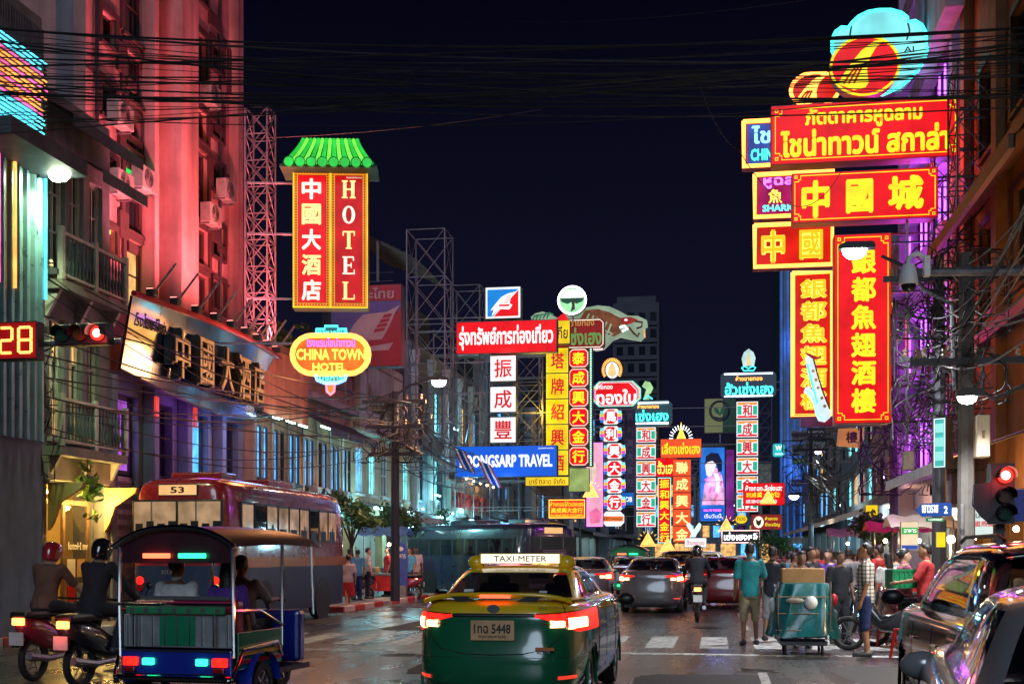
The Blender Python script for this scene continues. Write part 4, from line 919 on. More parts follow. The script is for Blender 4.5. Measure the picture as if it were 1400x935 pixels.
s.cabinet(m_cab); s.panel('panel', (625.6, 610.6, 761.4, 651.4), e_blue, 1); s.text('BOONGSARP TRAVEL', (630, 622, 756, 639), e_whl, 2, .035); s.text('รุ่งทรัพย์ท่องเที่ยว', (737, 612.5, 758, 615.5), e_whl, 2, .0); hang(s)
for (px, py, a) in ((633, 628, -.5), (668, 648, -.2)):
    c = P(px, py, 49.4); t = thing('thai_flag', 'small striped Thai flag hanging at the blue travel sign, %s' % ('over its left end' if px < 640 else 'below its lower edge'), 'flag', c, 0, 'flags at the blue travel sign')
    MB().tube([(-.5, 0, .75), (-.2, 0, -.1)], .015, 5).build('pole', m_steel, t)
    for k, (m_, w) in enumerate(((p_red, 1), (m_white, 1), (mat('flag blue', (.02, .03, .22), .7), 2), (m_white, 1), (p_red, 1))):
        f0 = (0, 1, 2, 4, 5)[k] / 6; f1 = f0 + w / 6; rows = [[(-.45 + v * .45 + f * .55, .05 * math.sin(v * 7 + f * 3) + .001 * k, .6 - v * .95 - f * .22 + a * .1) for v in [i / 8 for i in range(9)]] for f in (f0, f1)]
        MB().grid(rows).build('stripe', m_, t, recalc=False)

# --- yellow column and red column
s = Sign('yellow_column_sign', 'yellow vertical sign column with red characters in stacked boxes', (747, 476, 778, 651), 58, .4)
s.cabinet(m_cab); 
for i, ch in enumerate('塔牌紹興酒'):
    y0 = 477 + i * 34.8; s.panel('panel', (747.6, y0, 777.4, y0 + 33.3), e_ypan, 1); s.frame(e_yel, (748.2, y0 + .6, 776.8, y0 + 32.7), .8, 1.8); s.text(ch, (754, y0 + 6, 772, y0 + 28), l_red, 2, .02, 'character')
hang(s, (.45, 0, -.45))
s = Sign('yellow_box_sign', 'small yellow box at the end of the red travel sign', (761, 439, 780, 471), 57, .4)
s.cabinet(m_cab); s.panel('panel', (761.5, 439.5, 779.5, 470.5), e_ypan, 1); s.text('กีย', (763, 447, 777, 464), p_brown, 2, .02); hang(s, (0,))
s = Sign('red_column_sign', 'red vertical gold shop column with yellow characters and a green beaded edge', (778, 477, 811, 638), 60, .4)
s.cabinet(m_cab)
for i, ch in enumerate('泰成興大金行'):
    y0 = 478 + i * 26.7; s.poly(oct_pts(778.6, y0, 805, y0 + 25, 4), e_red, 1, .012, 'panel'); s.tube(oct_pts(779.4, y0 + .8, 804.2, y0 + 24.2, 4), .018, e_ltr, 2, 'border', True); s.text(ch, (783, y0 + 4, 800, y0 + 21), e_yel, 2, .03, 'character')
mb = MB()
for i in range(50): p = s.L(808.3, 479 + i * 3.2); mb.sphere((p[0], -s.d / 2 - .02, p[1]), .045, 6, 4)
mb.build('bead_bulbs', emi('bead bulb', (.4, 1., .6), 2, 0, light=False), s.T, kind='stuff'); hang(s, (.45, -.45))
# dragon sign
s = Sign('dragon_gold_sign', 'dark red gold shop sign with green Thai letters under the dragon', (757, 437, 827, 478), 61, .45)
s.poly(oct_pts(757, 437, 827, 478, 4), m_cabr, 0, .45, 'cabinet'); s.poly(oct_pts(758, 438, 826, 477, 4), emi('sign maroon', (.35, .012, .01), .6, .2, 2), 1, .012, 'panel'); s.tube(oct_pts(759, 439, 825, 476, 4), .02, e_ltr, 2.5, 'border', True)
s.text('ขายทอง', (780, 440, 813, 447), emi('letter gold', (.75, .4, .1), .7, 0, light=False), 2, .01); s.text('ซ่งเฮง', (780, 449, 823, 473), emi('letter moss', (.16, .42, .10), .75, 0, light=False), 2, .03)
mb = MB()
for i in range(24): p = s.L(759 + i * 2.8, 479); mb.sphere((p[0], -s.d / 2, p[1]), .05, 6, 4)
mb.build('bead_bulbs', emi('bead bulb rose', (1, .5, .5), 2, 0, light=False), s.T, kind='stuff'); hang(s, (.2, -.2))
s = Sign('dragon_figure', 'painted dragon with brown mane and pale snout stretched over the gold signs', (726, 417, 886, 472), 62.5, .4, cat='ornament')
e_dr = emi('dragon pale', (.45, .62, .42), .55, .25, 1.2); e_db = emi('dragon brown', (.30, .09, .03), .55, .4, 2.5); e_dg = emi('dragon green', (.07, .30, .16), .5, .4, 3)
s.poly([(726, 432), (732, 427), (742, 425), (752, 428), (762, 434), (775, 430), (790, 425), (803, 421), (818, 419), (834, 421), (848, 428), (858, 434), (872, 435), (884, 441), (885, 449), (878, 453), (880, 463), (876, 468), (864, 466), (848, 462), (838, 466), (826, 478), (815, 480), (790, 470), (760, 452), (742, 442), (728, 440)], e_dr, 0, .4, 'body')
s.poly([(800, 425), (818, 424), (834, 429), (848, 437), (852, 444), (846, 449), (850, 457), (840, 462), (828, 458), (818, 452), (808, 455), (804, 446), (792, 440)], e_db, 1, .03, 'mane')
s.poly([(848, 437), (862, 436), (872, 440), (866, 444), (856, 447), (850, 446)], emi('dragon red', (.5, .03, .02), .6, .2, 3), 1.5, .03, 'snout')
for k in range(6): s.tube([(806 + k * 6, 430 + k * 3), (802 + k * 6, 440 + k * 3), (808 + k * 6, 448 + k * 2.2), (804 + k * 6, 455 + k)], .05, e_dr, 2.4, 'mane_strand')
for k in range(5): s.tube([(728 + k * 5, 437 - k * .6), (731 + k * 5, 431 - k), (737 + k * 5, 430)], .05, e_dg, 2, 'scale_line')
s.tube([(868, 442), (878, 444), (877, 450), (870, 452)], .05, p_brown, 2, 'whisker'); s.tube([(860, 450), (866, 458), (872, 463), (874, 458)], .05, p_brown, 2, 'whisker'); s.tube([(848, 450), (854, 448), (858, 452), (851, 455)], .05, n_wh, 2, 'teeth')
s.poly(ell_pts(856, 440, 2.2, 1.6, 10), e_whl, 2.2, .02, 'eye'); hang(s, (-.2,))
s = Sign('green_globe_sign', 'round green and white lit globe sign above the dragon sign', (764, 393, 802, 431), 60.5, .5)
s.poly(ell_pts(783, 412, 19, 19), m_cab, 0, .5, 'cabinet'); s.poly(ell_pts(783, 412, 18.3, 18.3), emi('globe green', (.36, .85, .42), .95, .3, 1), 1, .02, 'panel'); s.poly(ell_pts(783, 409, 15, 12, 14, pi, 2 * pi), e_whl, 2, .02, 'cap'); s.poly([(766, 409), (800, 409), (797, 414), (789, 417), (783, 414), (777, 417), (769, 414)], p_green, 2.5, .012, 'emblem'); s.poly([(782, 412), (786, 412), (787, 424), (781, 428), (783, 420)], p_brown, 2.8, .012, 'emblem')
s.tube(ell_pts(783, 412, 18.6, 18.6), .05, n_wh, 2, closed=True); MB().bar((0, .1, -19 * s.kz), (0, .1, -27 * s.kz), .08).build('stem', m_rust, s.T)
s.poly([(760, 438), (772, 428), (778, 438)], e_red, .5, .2, 'red_gable')
# lower yellow boards and small red sign, pink banner
s = Sign('yellow_strip_sign', 'yellow strip sign with red Thai script under the yellow column', (719, 652, 778, 664), 57, .3); s.cabinet(m_cab); s.panel('panel', (719.4, 652.4, 777.6, 663.6), e_ypan, 1); s.text('บาร์ ตลาด จำกัด', (724, 654, 773, 662), l_dkr, 2, .01); hang(s, (0,))
s = Sign('lime_strip_sign', 'worn lime green panel between the yellow strip and the pink banner', (778, 640, 806, 672), 61, .3); s.cabinet(m_cab); s.panel('panel', (778.4, 640.4, 805.6, 671.6), emi('panel lime', (.55, .72, .22), .55, .3, 2), 1); hang(s, (0,))
s = Sign('small_red_gold_sign', 'small orange red sign with yellow characters beside the pink banner', (750, 682, 801, 709), 60, .3); s.cabinet(m_cab); s.panel('panel', (750.6, 682.6, 800.4, 708.4), emi('panel scarlet', (1, .07, .01), .95), 1); s.frame(n_yel, (751, 683, 800, 708), .8, 2)
s.text('ห้างทองโก้วเฮงเฮง', (753, 685.5, 798, 692), e_yel, 2, .01); s.text('高成興大金行', (754, 694, 797, 701), e_yel, 2, .02); s.text('GO HENG HENG GOLDSMITH', (753, 703, 798, 706.5), e_yel, 2, .02); hang(s, (.1,))
s = Sign('pink_banner_sign', 'tall pink backlit banner with pale abstract blossoms', (802, 605, 825, 720), 64, .3); s.cabinet(m_cab); s.panel('panel', (802.4, 605.4, 824.6, 719.6), e_pink, 1)
s.poly([(803, 640), (808, 628), (815, 634), (816, 650), (811, 662), (803, 668)], emi('print blush', (1, .75, .62), .95, .2, 2), 2, .01, 'print'); s.poly([(806, 700), (816, 694), (823, 702), (820, 714), (808, 716)], emi('print rose', (1, .2, .42), .9, .2, 2), 2, .01, 'print'); s.frame(n_mag, (802.6, 605.6, 824.4, 719.4), .7, 2); hang(s, (.4, -.3))
# starburst triangle lamps hung over the street
def tri_lamp(px, py, Y, lab):
    s = Sign('triangle_lamp', lab, (px - 8, py - 8, px + 8, py + 8), Y, .15, 'lamp', 'triangular festival lamps over the street'); r = 9
    s.poly([(px, py - r), (px + r, py + r * .7), (px - r, py + r * .7)], emi('festival lamp glow', (1, .50, .12), 1.7, .3, 3), 0, .12, 'shade'); s.tube([(px, py - r * 1.15), (px + r * 1.15, py + r * .8), (px - r * 1.15, py + r * .8)], .035, n_or, 1, 'rim', True)
    mb = MB()
    for i in range(7): a = -pi / 2 + (i - 3) * .45; p, q = s.L(px + r * 1.2 * math.cos(a), py + r * 1.2 * math.sin(a)), s.L(px + r * 1.6 * math.cos(a), py + r * 1.6 * math.sin(a)); mb.tube([(p[0], 0, p[1]), (q[0], 0, q[1])], .02, 4)
    mb.build('ray_bulbs', n_yel, s.T, kind='stuff'); MB().tube([(0, 0, r * s.kz), (0, 0, r * s.kz + 1.6)], .012, 4).build('hanging_wire', m_wire, s.T)
for a in ((808, 672, 62, 'triangular glowing lamp in front of the pink banner'), (886, 739, 88, 'triangular glowing lamp low under the first green and white gold column'), (913, 746, 92, 'lowest triangular lamp near the far traffic'), (993, 719, 96, 'triangular lamp beside the neon outlined shop sign'), (1050, 681, 84, 'triangular lamp on the small red sign at the right')): tri_lamp(*a)
# --- octagon Thai gold sign with halo, rainbow column
s = Sign('octagon_gold_sign', 'red octagonal gold shop sign with white Thai letters and rainbow rim', (808, 521, 877, 557), 72, .4)
s.poly(oct_pts(808, 521, 877, 557, 11), m_cab, 0, .4, 'cabinet')
for k, (c, g) in enumerate(((e_cy, 0), (e_ypan, 1.8), (emi('rim magenta', (.9, .05, .6), .9, 0), 3.4), (e_white, 5), (e_red, 6))): s.poly(oct_pts(808.6 + g, 521.6 + g * .45, 876.4 - g, 556.4 - g * .45, 10.5), c, 1 + k * .4, .008, 'panel')
s.text('ทองใบ', (816, 533, 870, 553), e_whl, 3.6, .03); s.text('ห้างทอง', (815, 525.5, 838, 532.5), e_whl, 3.6, .015); hang(s, (.2, -.2), fL(72))
s = Sign('halo_flame_ornament', 'white lit flame ornament ringed with orange bulbs above the octagonal sign', (822, 488, 852, 520), 72, .25, cat='ornament')
s.poly(ell_pts(837, 506, 9, 11), e_white, 0, .25, 'panel'); s.poly([(831, 512), (833, 503), (837, 495), (841, 503), (843, 512), (837, 516)], emi('flame gold', (1, .72, .3), .9, .1), 1, .02, 'flame')
mb = MB()
for i in range(26): a = pi * .8 + 1.4 * pi * i / 25; p, q = s.L(837 + 10.5 * math.cos(a), 506 + 12 * math.sin(a)), s.L(837 + 14 * math.cos(a), 506 + 16 * math.sin(a)); mb.tube([(p[0], -.15, p[1]), (q[0], -.15, q[1])], .03, 4)
mb.build('ray_bulbs', n_or, s.T, kind='stuff'); MB().bar((0, 0, -.5), (0, 0, -.75), .08).build('stem', m_rust, s.T)
for i, ch in enumerate('馬利興大金行'):
    x0 = 820 if i < 2 else 825; y0 = 559 + i * 23.4
    s = Sign('rainbow_octagon_box', ORD[i]+' rainbow rimmed octagon lightbox from the top of the rainbow column', (x0, y0, x0 + 31, y0 + 22), 72, .4, group='rainbow octagon boxes')
    s.poly(oct_pts(x0, y0, x0 + 31, y0 + 22, 7), m_cab, 0, .4, 'cabinet'); s.poly(oct_pts(x0 + .5, y0 + .5, x0 + 30.5, y0 + 21.5, 6.7), e_white, 1, .012, 'panel')
    for k, c in enumerate((e_cy, e_ypan, emi('rim magenta', (.9, .05, .6), .9, 0), emi('rim blue', (.05, .2, .9), .8, 0))):
        for xx in (x0 + 1, x0 + 25): s.panel('rim_band', (xx, y0 + 3 + k * 4, xx + 5, y0 + 6.8 + k * 4), c, 1.6, .006)
    s.poly(oct_pts(x0 + 6.5, y0 + 1.5, x0 + 24.5, y0 + 20.5, 5), e_red, 2, .008, 'panel'); s.text(ch, (x0 + 8.5, y0 + 4, x0 + 22.5, y0 + 18), e_whl, 3, .035, 'character'); hang(s, (.2,))
s = Sign('exchange_sign', 'white and orange money exchange octagon below the rainbow column', (824, 699, 853, 719), 72, .35); s.poly(oct_pts(824, 699, 853, 719, 5), e_white, 0, .35, 'cabinet'); s.panel('band', (824.5, 705.5, 852.5, 712.5), e_amber, 1); s.text('EXCHANGE', (826, 707, 851, 711.2), p_brown, 2, .02); hang(s, (0,))
s = Sign('blue_bank_sign', 'small blue bank sign with white letters behind the rainbow column', (848, 673, 867, 691), 75, .3); s.cabinet(m_cab); s.panel('panel', (848.4, 673.4, 866.6, 690.6), emi('panel mid blue', (.01, .16, .6), .75), 1); s.text('UOB', (850.5, 679, 864.5, 686), e_whl, 2, .02); hang(s, (.2,))
s = Sign('unlit_column_sign', 'unlit dark violet column of octagons right of the rainbow column', (854, 560, 869, 672), 76, .35); s.cabinet(mat('dark violet board', (.05, .03, .09), .4))
for i in range(6): s.tube(oct_pts(855, 562 + i * 18, 868, 578 + i * 18, 4), .02, mat('violet rim', (.25, .1, .3), .4), 1, 'rim', True); s.text('馬利興大金行'[i], (857, 565 + i * 18, 866, 575 + i * 18), mat('violet char', (.3, .16, .3), .4), 1.5, .02, 'character')
hang(s, (.3, -.3))
# --- green neon gold sign and its column
def gold_column(x0, y0, w, step, Y, lab, colr=l_red):
    for i, ch in enumerate('和成興大金行'):
        y = y0 + i * step; s = Sign('striped_character_box', ORD[i]+' striped lightbox from the top '+lab, (x0, y, x0 + w, y + step - 1.6), Y, .4, group='striped boxes ' + lab); h = step - 1.6
        s.cabinet(m_cab); s.panel('panel', (x0 + .4, y + .4, x0 + w - .4, y + h - .4), e_white, 1); s.panel('stripe', (x0 + 1.6, y + 1.5, x0 + w - 1.6, y + h * .2), e_orange, 1.6); s.panel('stripe', (x0 + 1.6, y + h * .82, x0 + w - 1.6, y + h - 1.5), e_red, 1.6)
        for xx in (x0 + 1.6, x0 + w * .76): s.panel('stripe', (xx, y + h * .26, xx + w * .19, y + h * .76), emi('stripe green', (.02, .62, .36), .8, 0), 1.6)
        s.poly(ell_pts(x0 + w / 2, y + h * .5, w * .27, h * .36, 16), e_white, 2, .008, 'disc'); s.text(ch, (x0 + w * .28, y + h * .18, x0 + w * .72, y + h * .84), colr, 2.8, .03, 'character'); hang(s, (.2,))
s = Sign('green_neon_gold_sign', 'dark teal sign with green neon Thai letters left of the orange gold signs', (865, 548, 919, 583), 84, .4)
s.poly(oct_pts(865, 548, 919, 583, 5), p_teal, 0, .4, 'cabinet'); s.text('เซ่งเฮง', (869, 560, 914, 576), n_cy, 2, .025); s.text('ห้างขายทอง', (872, 553, 901, 558.5), n_or, 2, .01)
for y in (551, 579): s.tube([(869, y), (914, y)], .05, n_wh, 2)
hang(s, (.2, -.2)); s = Sign('lotus_ornament', 'green and yellow lit bird ornament over the green neon sign', (876, 520, 893, 548), 84, .25, cat='ornament')
s.poly([(878, 528), (882, 521), (889, 523), (893, 530), (890, 537), (885, 540), (888, 546), (880, 546), (882, 538), (884, 532), (880, 530)], emi('ornament lime', (.45, .8, .35), .9, .3, 2), 0, .25, 'figure'); s.tube([(880, 546), (886, 541), (892, 546)], .05, n_cy, 1)
gold_column(870, 584, 27, 23, 84, 'in the column under the dark teal sign')
# --- orange red gold signs
s = Sign('orange_gold_sign', 'orange red sign with yellow Thai letters under a spire ornament', (903, 600, 959, 626), 96, .4); s.cabinet(m_cab); s.panel('panel', (903.4, 600.4, 958.6, 625.6), emi('panel vermilion', (1, .10, .02), .95, .15, 1.), 1); s.text('เลี่ยงเซ่งเฮง', (905, 605, 957, 621), e_yel, 2, .025); hang(s, (0,))
s = Sign('spire_ornament', 'yellow neon spire ringed by short white rays', (914, 576, 948, 600), 96, .2, cat='ornament'); s.poly([(926, 600), (929, 590), (931, 577), (933, 590), (937, 600)], emi('spire yellow', (.9, .8, .1), 1.1, 0), 0, .2, 'spire'); s.tube([(926, 600), (930, 590), (931.5, 578), (933, 590), (937, 600)], .05, n_yel, 1)
mb = MB()
for i in range(13): a = -pi + pi * i / 12; p, q = s.L(931 + 11 * math.cos(a), 599 + 12 * math.sin(a)), s.L(931 + 16 * math.cos(a), 599 + 18 * math.sin(a)); mb.tube([(p[0], -.1, p[1]), (q[0], -.1, q[1])], .03, 4)
mb.build('rays', n_wh, s.T, kind='stuff')
s = Sign('orange_character_column', 'orange red column of five yellow characters under the spire sign', (920, 628, 945, 742), 96, .4); s.cabinet(m_cab)
for i, ch in enumerate('聯成興大金'): y = 628.5 + i * 22.7; s.panel('panel', (920.5, y, 944.5, y + 21.5), emi('panel vermilion', (1, .10, .02), .95, .15, 1.), 1); s.text(ch, (924, y + 3, 941, y + 19), e_lemon, 2, .03, 'character')
hang(s, (.4, -.4)); truss_tower('sign_truss', 'narrow lattice mast right of the orange character column', P(951, 700, 96.5).x, 96.5, .14, P(951, 626, 96.5).z, .7)
s = Sign('scarlet_script_sign', 'small scarlet sign with orange Thai letters left of the orange column', (897, 626, 926, 652), 99, .35); s.cabinet(m_cab); s.panel('panel', (897.4, 626.4, 925.6, 651.6), e_red, 1); s.text('ฮั้วเฮง', (899, 630, 924, 648), n_yel, 2, .02); hang(s, (0,))
s = Sign('scarlet_character_column', 'slim scarlet column of six amber characters left of the orange column', (900, 653, 917, 742), 99, .35); s.cabinet(m_cab); s.panel('panel', (900.4, 653.4, 916.6, 741.6), e_red, 1); s.column('振和興大金行', (902, 654, 915, 741), e_yel, 2, .025); s.frame(n_cy, (899.6, 653, 917.4, 742), .6, 1.5); hang(s, (.4, -.4))
# --- portrait billboard, leaf emblem, right hand gold column
s = Sign('portrait_billboard', 'tall blue billboard with a dark haired figure in a pink patterned dress', (956, 606, 991, 714), 108, .5); s.cabinet(m_cab); s.panel('panel', (956.5, 612, 990.5, 712), emi('panel royal blue', (.02, .22, .85), .85, .35, .5), 1); s.panel('panel', (958, 694, 989, 711), e_blue, 2)
s.poly([(960, 690), (963, 664), (968, 650), (972, 640), (980, 640), (987, 650), (990, 668), (990, 690)], emi('print dress', (1, .45, .75), .9, .5, 1.8), 2, .01, 'figure'); s.poly([(966, 650), (964, 636), (968, 628), (976, 627), (979, 636), (976, 646), (971, 652)], emi('print skin', (1, .86, .82), 1.0, .1), 2.6, .01, 'face'); s.poly([(964, 636), (965, 624), (972, 619), (982, 620), (987, 630), (987, 644), (982, 646), (980, 636), (974, 630), (967, 632)], emi('print hair', (.01, .015, .06), .6, 0), 3, .01, 'hair')
s.poly([(975, 646), (982, 648), (986, 660), (983, 676), (978, 672), (980, 660)], emi('print skin', (1, .86, .82), 1.0, .1), 3, .01, 'arm')
for k in range(9): s.poly(ell_pts(965 + (k * 7) % 22, 656 + (k * 11) % 30, 1.7, 2.1, 8), emi('print rose', (1, .2, .42), .9, .2, 2), 3.4, .008, 'dress_print')
s.text('CALL TO THE RISE', (962, 696, 986, 699), n_mag, 3, .02); s.text('เริ่มวันนี้', (963, 702, 986, 708), e_whl, 3, .01); hang(s, (.3, -.3))
s = Sign('violet_side_board', 'narrow dark board with violet glow right of the portrait billboard', (992, 600, 1004, 716), 109, .4); s.cabinet(m_cab); s.panel('panel', (992.5, 615, 1003.5, 712), emi('panel violet', (.35, .04, .45), .5, .6, .6), 1)
s = Sign('leaf_emblem_sign', 'dim olive square sign with a round leaf emblem on a pole', (963, 545, 1006, 592), 112, .5); s.cabinet(m_cab); s.panel('panel', (963.5, 545.5, 988, 591.5), emi('panel olive', (.28, .30, .14), .45, .15, .4), 1); s.panel('panel', (988.3, 545.5, 1005.5, 591.5), mat('print dark green', (.02, .12, .05), .5), 1)
s.tube(ell_pts(984, 562, 13, 13), .11, p_dk, 2, 'ring', True); s.poly([(983, 568), (977, 563), (976, 556), (982, 559), (984, 566), (986, 559), (992, 556), (991, 563), (985, 568)], p_green, 2, .012, 'leaf'); s.poly([(975, 569), (984, 571), (993, 569), (990, 573), (978, 573)], p_dk, 2, .012, 'leaf'); MB().bar((0, 0, -1.5), (0, 0, P(984, 592, 112).z * -1 + .1), .1).build('pole', m_steel, s.T)
s = Sign('teal_neon_gold_sign', 'dark blue sign with cyan neon Thai letters topped by a lotus in mid street', (985, 509, 1061, 544), 100, .5)
s.poly(oct_pts(985, 509, 1061, 544, 4), mat('enamel navy', (.015, .06, .12), .35), 0, .5, 'cabinet'); s.text('ฮั้วเซ่งเฮง', (991, 523, 1057, 540), n_cy, 2, .025); s.text('ห้างขายทอง', (1006, 514.5, 1042, 521), n_or, 2, .01)
for y in (511.5, 541.8): s.tube([(990, y), (1056, y)], .05, n_wh, 2)
hang(s, (.1, -.2), XR + .4, 1)
s = Sign('lotus_crown_ornament', 'white and gold lotus crown lit on top of the dark blue sign', (1013, 477, 1034, 508), 100, .25, cat='ornament'); s.poly([(1016, 500), (1014, 490), (1017, 482), (1023.5, 477), (1030, 482), (1033, 490), (1031, 500)], emi('lotus pale', (.62, .9, .85), .9, .2, 2), 0, .25, 'petals'); s.poly([(1020, 499), (1023.5, 481), (1027, 499)], emi('flame gold', (1, .72, .3), .9, .1), 1, .02, 'spire'); s.tube([(1014, 503), (1018, 501), (1023, 504), (1029, 501), (1033, 503), (1030, 507), (1017, 507)], .05, n_cy, 1, closed=True)
gold_column(1006.5, 549, 30, 25.4, 100, 'in the column under the lotus sign')
truss_tower('sign_truss', 'dark lattice mast beside the lotus sign column', P(1046, 700, 100.5).x, 100.5, .14, P(1046, 545, 100.5).z, 1.0, m_fdark)
s = Sign('small_red_double_sign', 'small red sign with two lines of pale lettering low on the right column', (1016, 660, 1073, 691), 86, .35); s.cabinet(m_cab); s.panel('panel', (1016.5, 660.5, 1072.5, 690.5), e_red, 1); s.text('ห้างทอง ลี้เซ่งเฮง', (1019, 663, 1070, 671), e_whl, 2, .02); s.text('利成興 大金行', (1020, 673, 1066, 680), e_yel, 2, .02); s.text('LEE SENG HENG GOLD', (1020, 683, 1062, 687.5), e_whl, 2, .02); hang(s, (0,), XR + .2, 1)
s = Sign('brown_bird_sign', 'brown red sign with a round pale emblem below the small red sign', (1027, 703, 1069, 724), 80, .3); s.cabinet(m_cab); s.panel('panel', (1027.4, 703.4, 1068.6, 723.6), emi('panel brick', (.42, .03, .03), .6), 1); s.poly(ell_pts(1037, 713.5, 7, 8, 16), e_ltr, 2, .01, 'emblem'); s.poly([(1033, 709), (1037, 712), (1041, 709), (1040, 716), (1037, 719), (1034, 716)], p_brown, 2.6, .01, 'emblem'); s.text('ห้างทอง', (1046, 706, 1063, 711), e_yel, 2, .01); s.text('ยิ่งเจริญ', (1046, 714, 1066, 720), e_yel, 2, .01); hang(s, (0,), XR + .2, 1)
s = Sign('neon_outline_sign', 'dark sign with white neon Thai letters in a pink neon outline', (986, 724, 1039, 742), 82, .25); s.cabinet(m_cab); s.tube([(987, 725), (1038, 725), (1038, 741.5), (987, 741.5)], .03, emi('neon pale rose', (1, .55, .5), 2.5, 0, light=False), 1, closed=True); s.text('เซ่งเฮงหลี', (990, 727.5, 1035, 738), n_wh, 1.5, .0)
MB().bar((-1, .05, .3), (-1, .05, 4), .02).build('hanging_wire', m_wire, s.T); MB().bar((1, .05, .3), (1, .05, 4), .02).build('hanging_wire', m_wire, s.T)
s = Sign('lemon_lantern_sign', 'lemon shaped yellow lit sign over the neon outlined sign', (1005, 701, 1022, 717), 83, .25); s.poly(ell_pts(1013.5, 709.5, 8, 6, 16), e_ypan, 0, .25, 'body'); s.poly([(1011, 703), (1013.5, 700), (1016, 703)], e_ypan, 0, .25, 'tip'); s.text('ทอง', (1008, 707, 1019, 712), p_brown, 1, .01); MB().bar((0, 0, .3), (0, 0, 3), .02).build('hanging_wire', m_wire, s.T)
s = Sign('cyan_letter_sign', 'small cyan lightbox with a white W below the blue tower', (1056, 606, 1073, 625), 90, .3); s.cabinet(m_cab); s.poly(oct_pts(1056.5, 606.5, 1072.5, 624.5, 2), emi('panel aqua', (.02, .62, .68), .85), 1, .012, 'panel'); s.text('W', (1060, 609, 1069, 616), e_whl, 2, .03); s.text('watch', (1059, 618.5, 1070, 622), e_whl, 2, .01); hang(s, (0,), XR + .2, 1)
s = Sign('white_squirrel_ornament', 'white lit rampant animal figure above a small white sign', (937, 713, 960, 735), 90, .2, cat='ornament'); s.poly([(938, 717), (942, 714), (946, 718), (949, 724), (952, 719), (956, 714), (959, 717), (957, 724), (953, 729), (951, 734), (943, 734), (945, 729), (942, 724)], emi('ornament white', (.75, 1, .95), 1.1, .1), 0, .2, 'figure')
MB().bar((0, .05, -.5), (0, .05, -1.0), .05).build('stem', m_rust, s.T)
s = Sign('white_script_sign', 'small white lightbox with red Thai script under the white animal figure', (936, 735, 966, 748), 90, .25); s.cabinet(m_cab); s.panel('panel', (936.4, 735.4, 965.6, 747.6), e_white, 1); s.text('ฮั้วเฮงทอง', (939, 738, 963, 745), l_red, 2, .01); MB().bar((-.5, .05, -.3), (-.5, .05, -2.0), .04).build('post', m_rust, s.T)
# stacked small boards on the right house
for i, (bx, c, t, tc_, lab) in enumerate((((1083, 590, 1104, 604), m_plgrey, 'สุกี้', p_dk, 'grey board'), ((1103, 585, 1128, 600), p_dk, 'MIIDO', m_white, 'black board with thin white letters'), ((1083, 607, 1103, 623), p_teal, '', m_white, 'plain teal board'), ((1083, 626, 1103, 634), p_green, 'SSKSUN', m_white, 'green strip board'), ((1105, 604, 1128, 620), mat('board pale', (.4, .4, .42), .5), '', m_white, 'pale blank board'), ((1105, 624, 1128, 641), mat('board pale', (.4, .4, .42), .5), 'BALL', p_dk, 'pale board with dark letters'), ((1082, 655, 1118, 665), mat('board navy', (.03, .06, .3), .5), 'เอสเอเอ็น', m_white, 'long blue strip board'))):
    s = Sign('shop_board', lab + ' among the stacked shop boards on the right side', bx, 66, .15, group='stacked shop boards'); s.cabinet(c)
    if t: s.text(t, (bx[0] + 2, bx[1] + 4, bx[2] - 2, bx[3] - 4), tc_, 1, .015)
    hang(s, (0,), XR + .3, 1)
# ================================================================ RESTAURANT SIGNS ON THE RIGHT
YF, YB = 33, 36.5
s = Sign('restaurant_script_sign', 'widest red lightbox with two lines of yellow Thai lettering at upper right', (1052, 143, 1308, 224), YF, .5); s.cabinet(m_cabr); s.panel('panel', (1053, 144, 1307, 223), e_red, 1); fret(s, (1058, 149, 1302, 218), 9, .9, e_yel)
s.text('ภัตตาคารหูฉลาม', (1099, 150, 1258, 179), e_yel, 2, .035, 'lettering', 2); s.text('ไชน่าทาวน์ สกาล่า', (1065, 178, 1294, 215), e_yel, 2, .04, 'lettering', 2); hang(s, (.35, -.35), XR, 1, m_fdark)
s = Sign('restaurant_character_sign', 'wide red lightbox with three yellow characters below the Thai restaurant sign', (1081, 237, 1279, 305), YF + .2, .5); s.cabinet(m_cabr); s.panel('panel', (1082, 238, 1278, 304), e_red, 1); fret(s, (1085, 241, 1275, 301), 8, .9, e_yel)
for ch, bx in zip('中國城', ((1094, 248, 1133, 299), (1155, 249, 1192, 295), (1212, 247, 1260, 293))): s.text(ch, bx, e_yel, 2, .045, 'character', 2)
hang(s, (.35, -.35), XR, 1, m_fdark)
s = Sign('restaurant_tall_sign', 'tall red lightbox with six yellow characters and fretted border', (1139, 323, 1217, 580), YF + .1, .5); s.cabinet(m_cabr); s.panel('panel', (1140, 324, 1216, 579), e_red, 1); fret(s, (1144, 328, 1212, 575), 9, .9, e_yel); s.column('銀都魚翅酒樓', (1162, 342, 1196, 568), e_yel, 2, .04, .12); s.text('ภัตตาคารซิลเวอร์', (1168, 334, 1192, 336.5), e_ltr, 2, 0)
hang(s, (.46, .2, -.05, -.3, -.49), XR, 1, m_fdark); mb = MB(); x_ = (1240 - s.cx) * s.kx; mb.bar((x_, .05, 3.2), (x_, .05, -2.9), .05); mb.build('frame_post', m_steel, s.T)
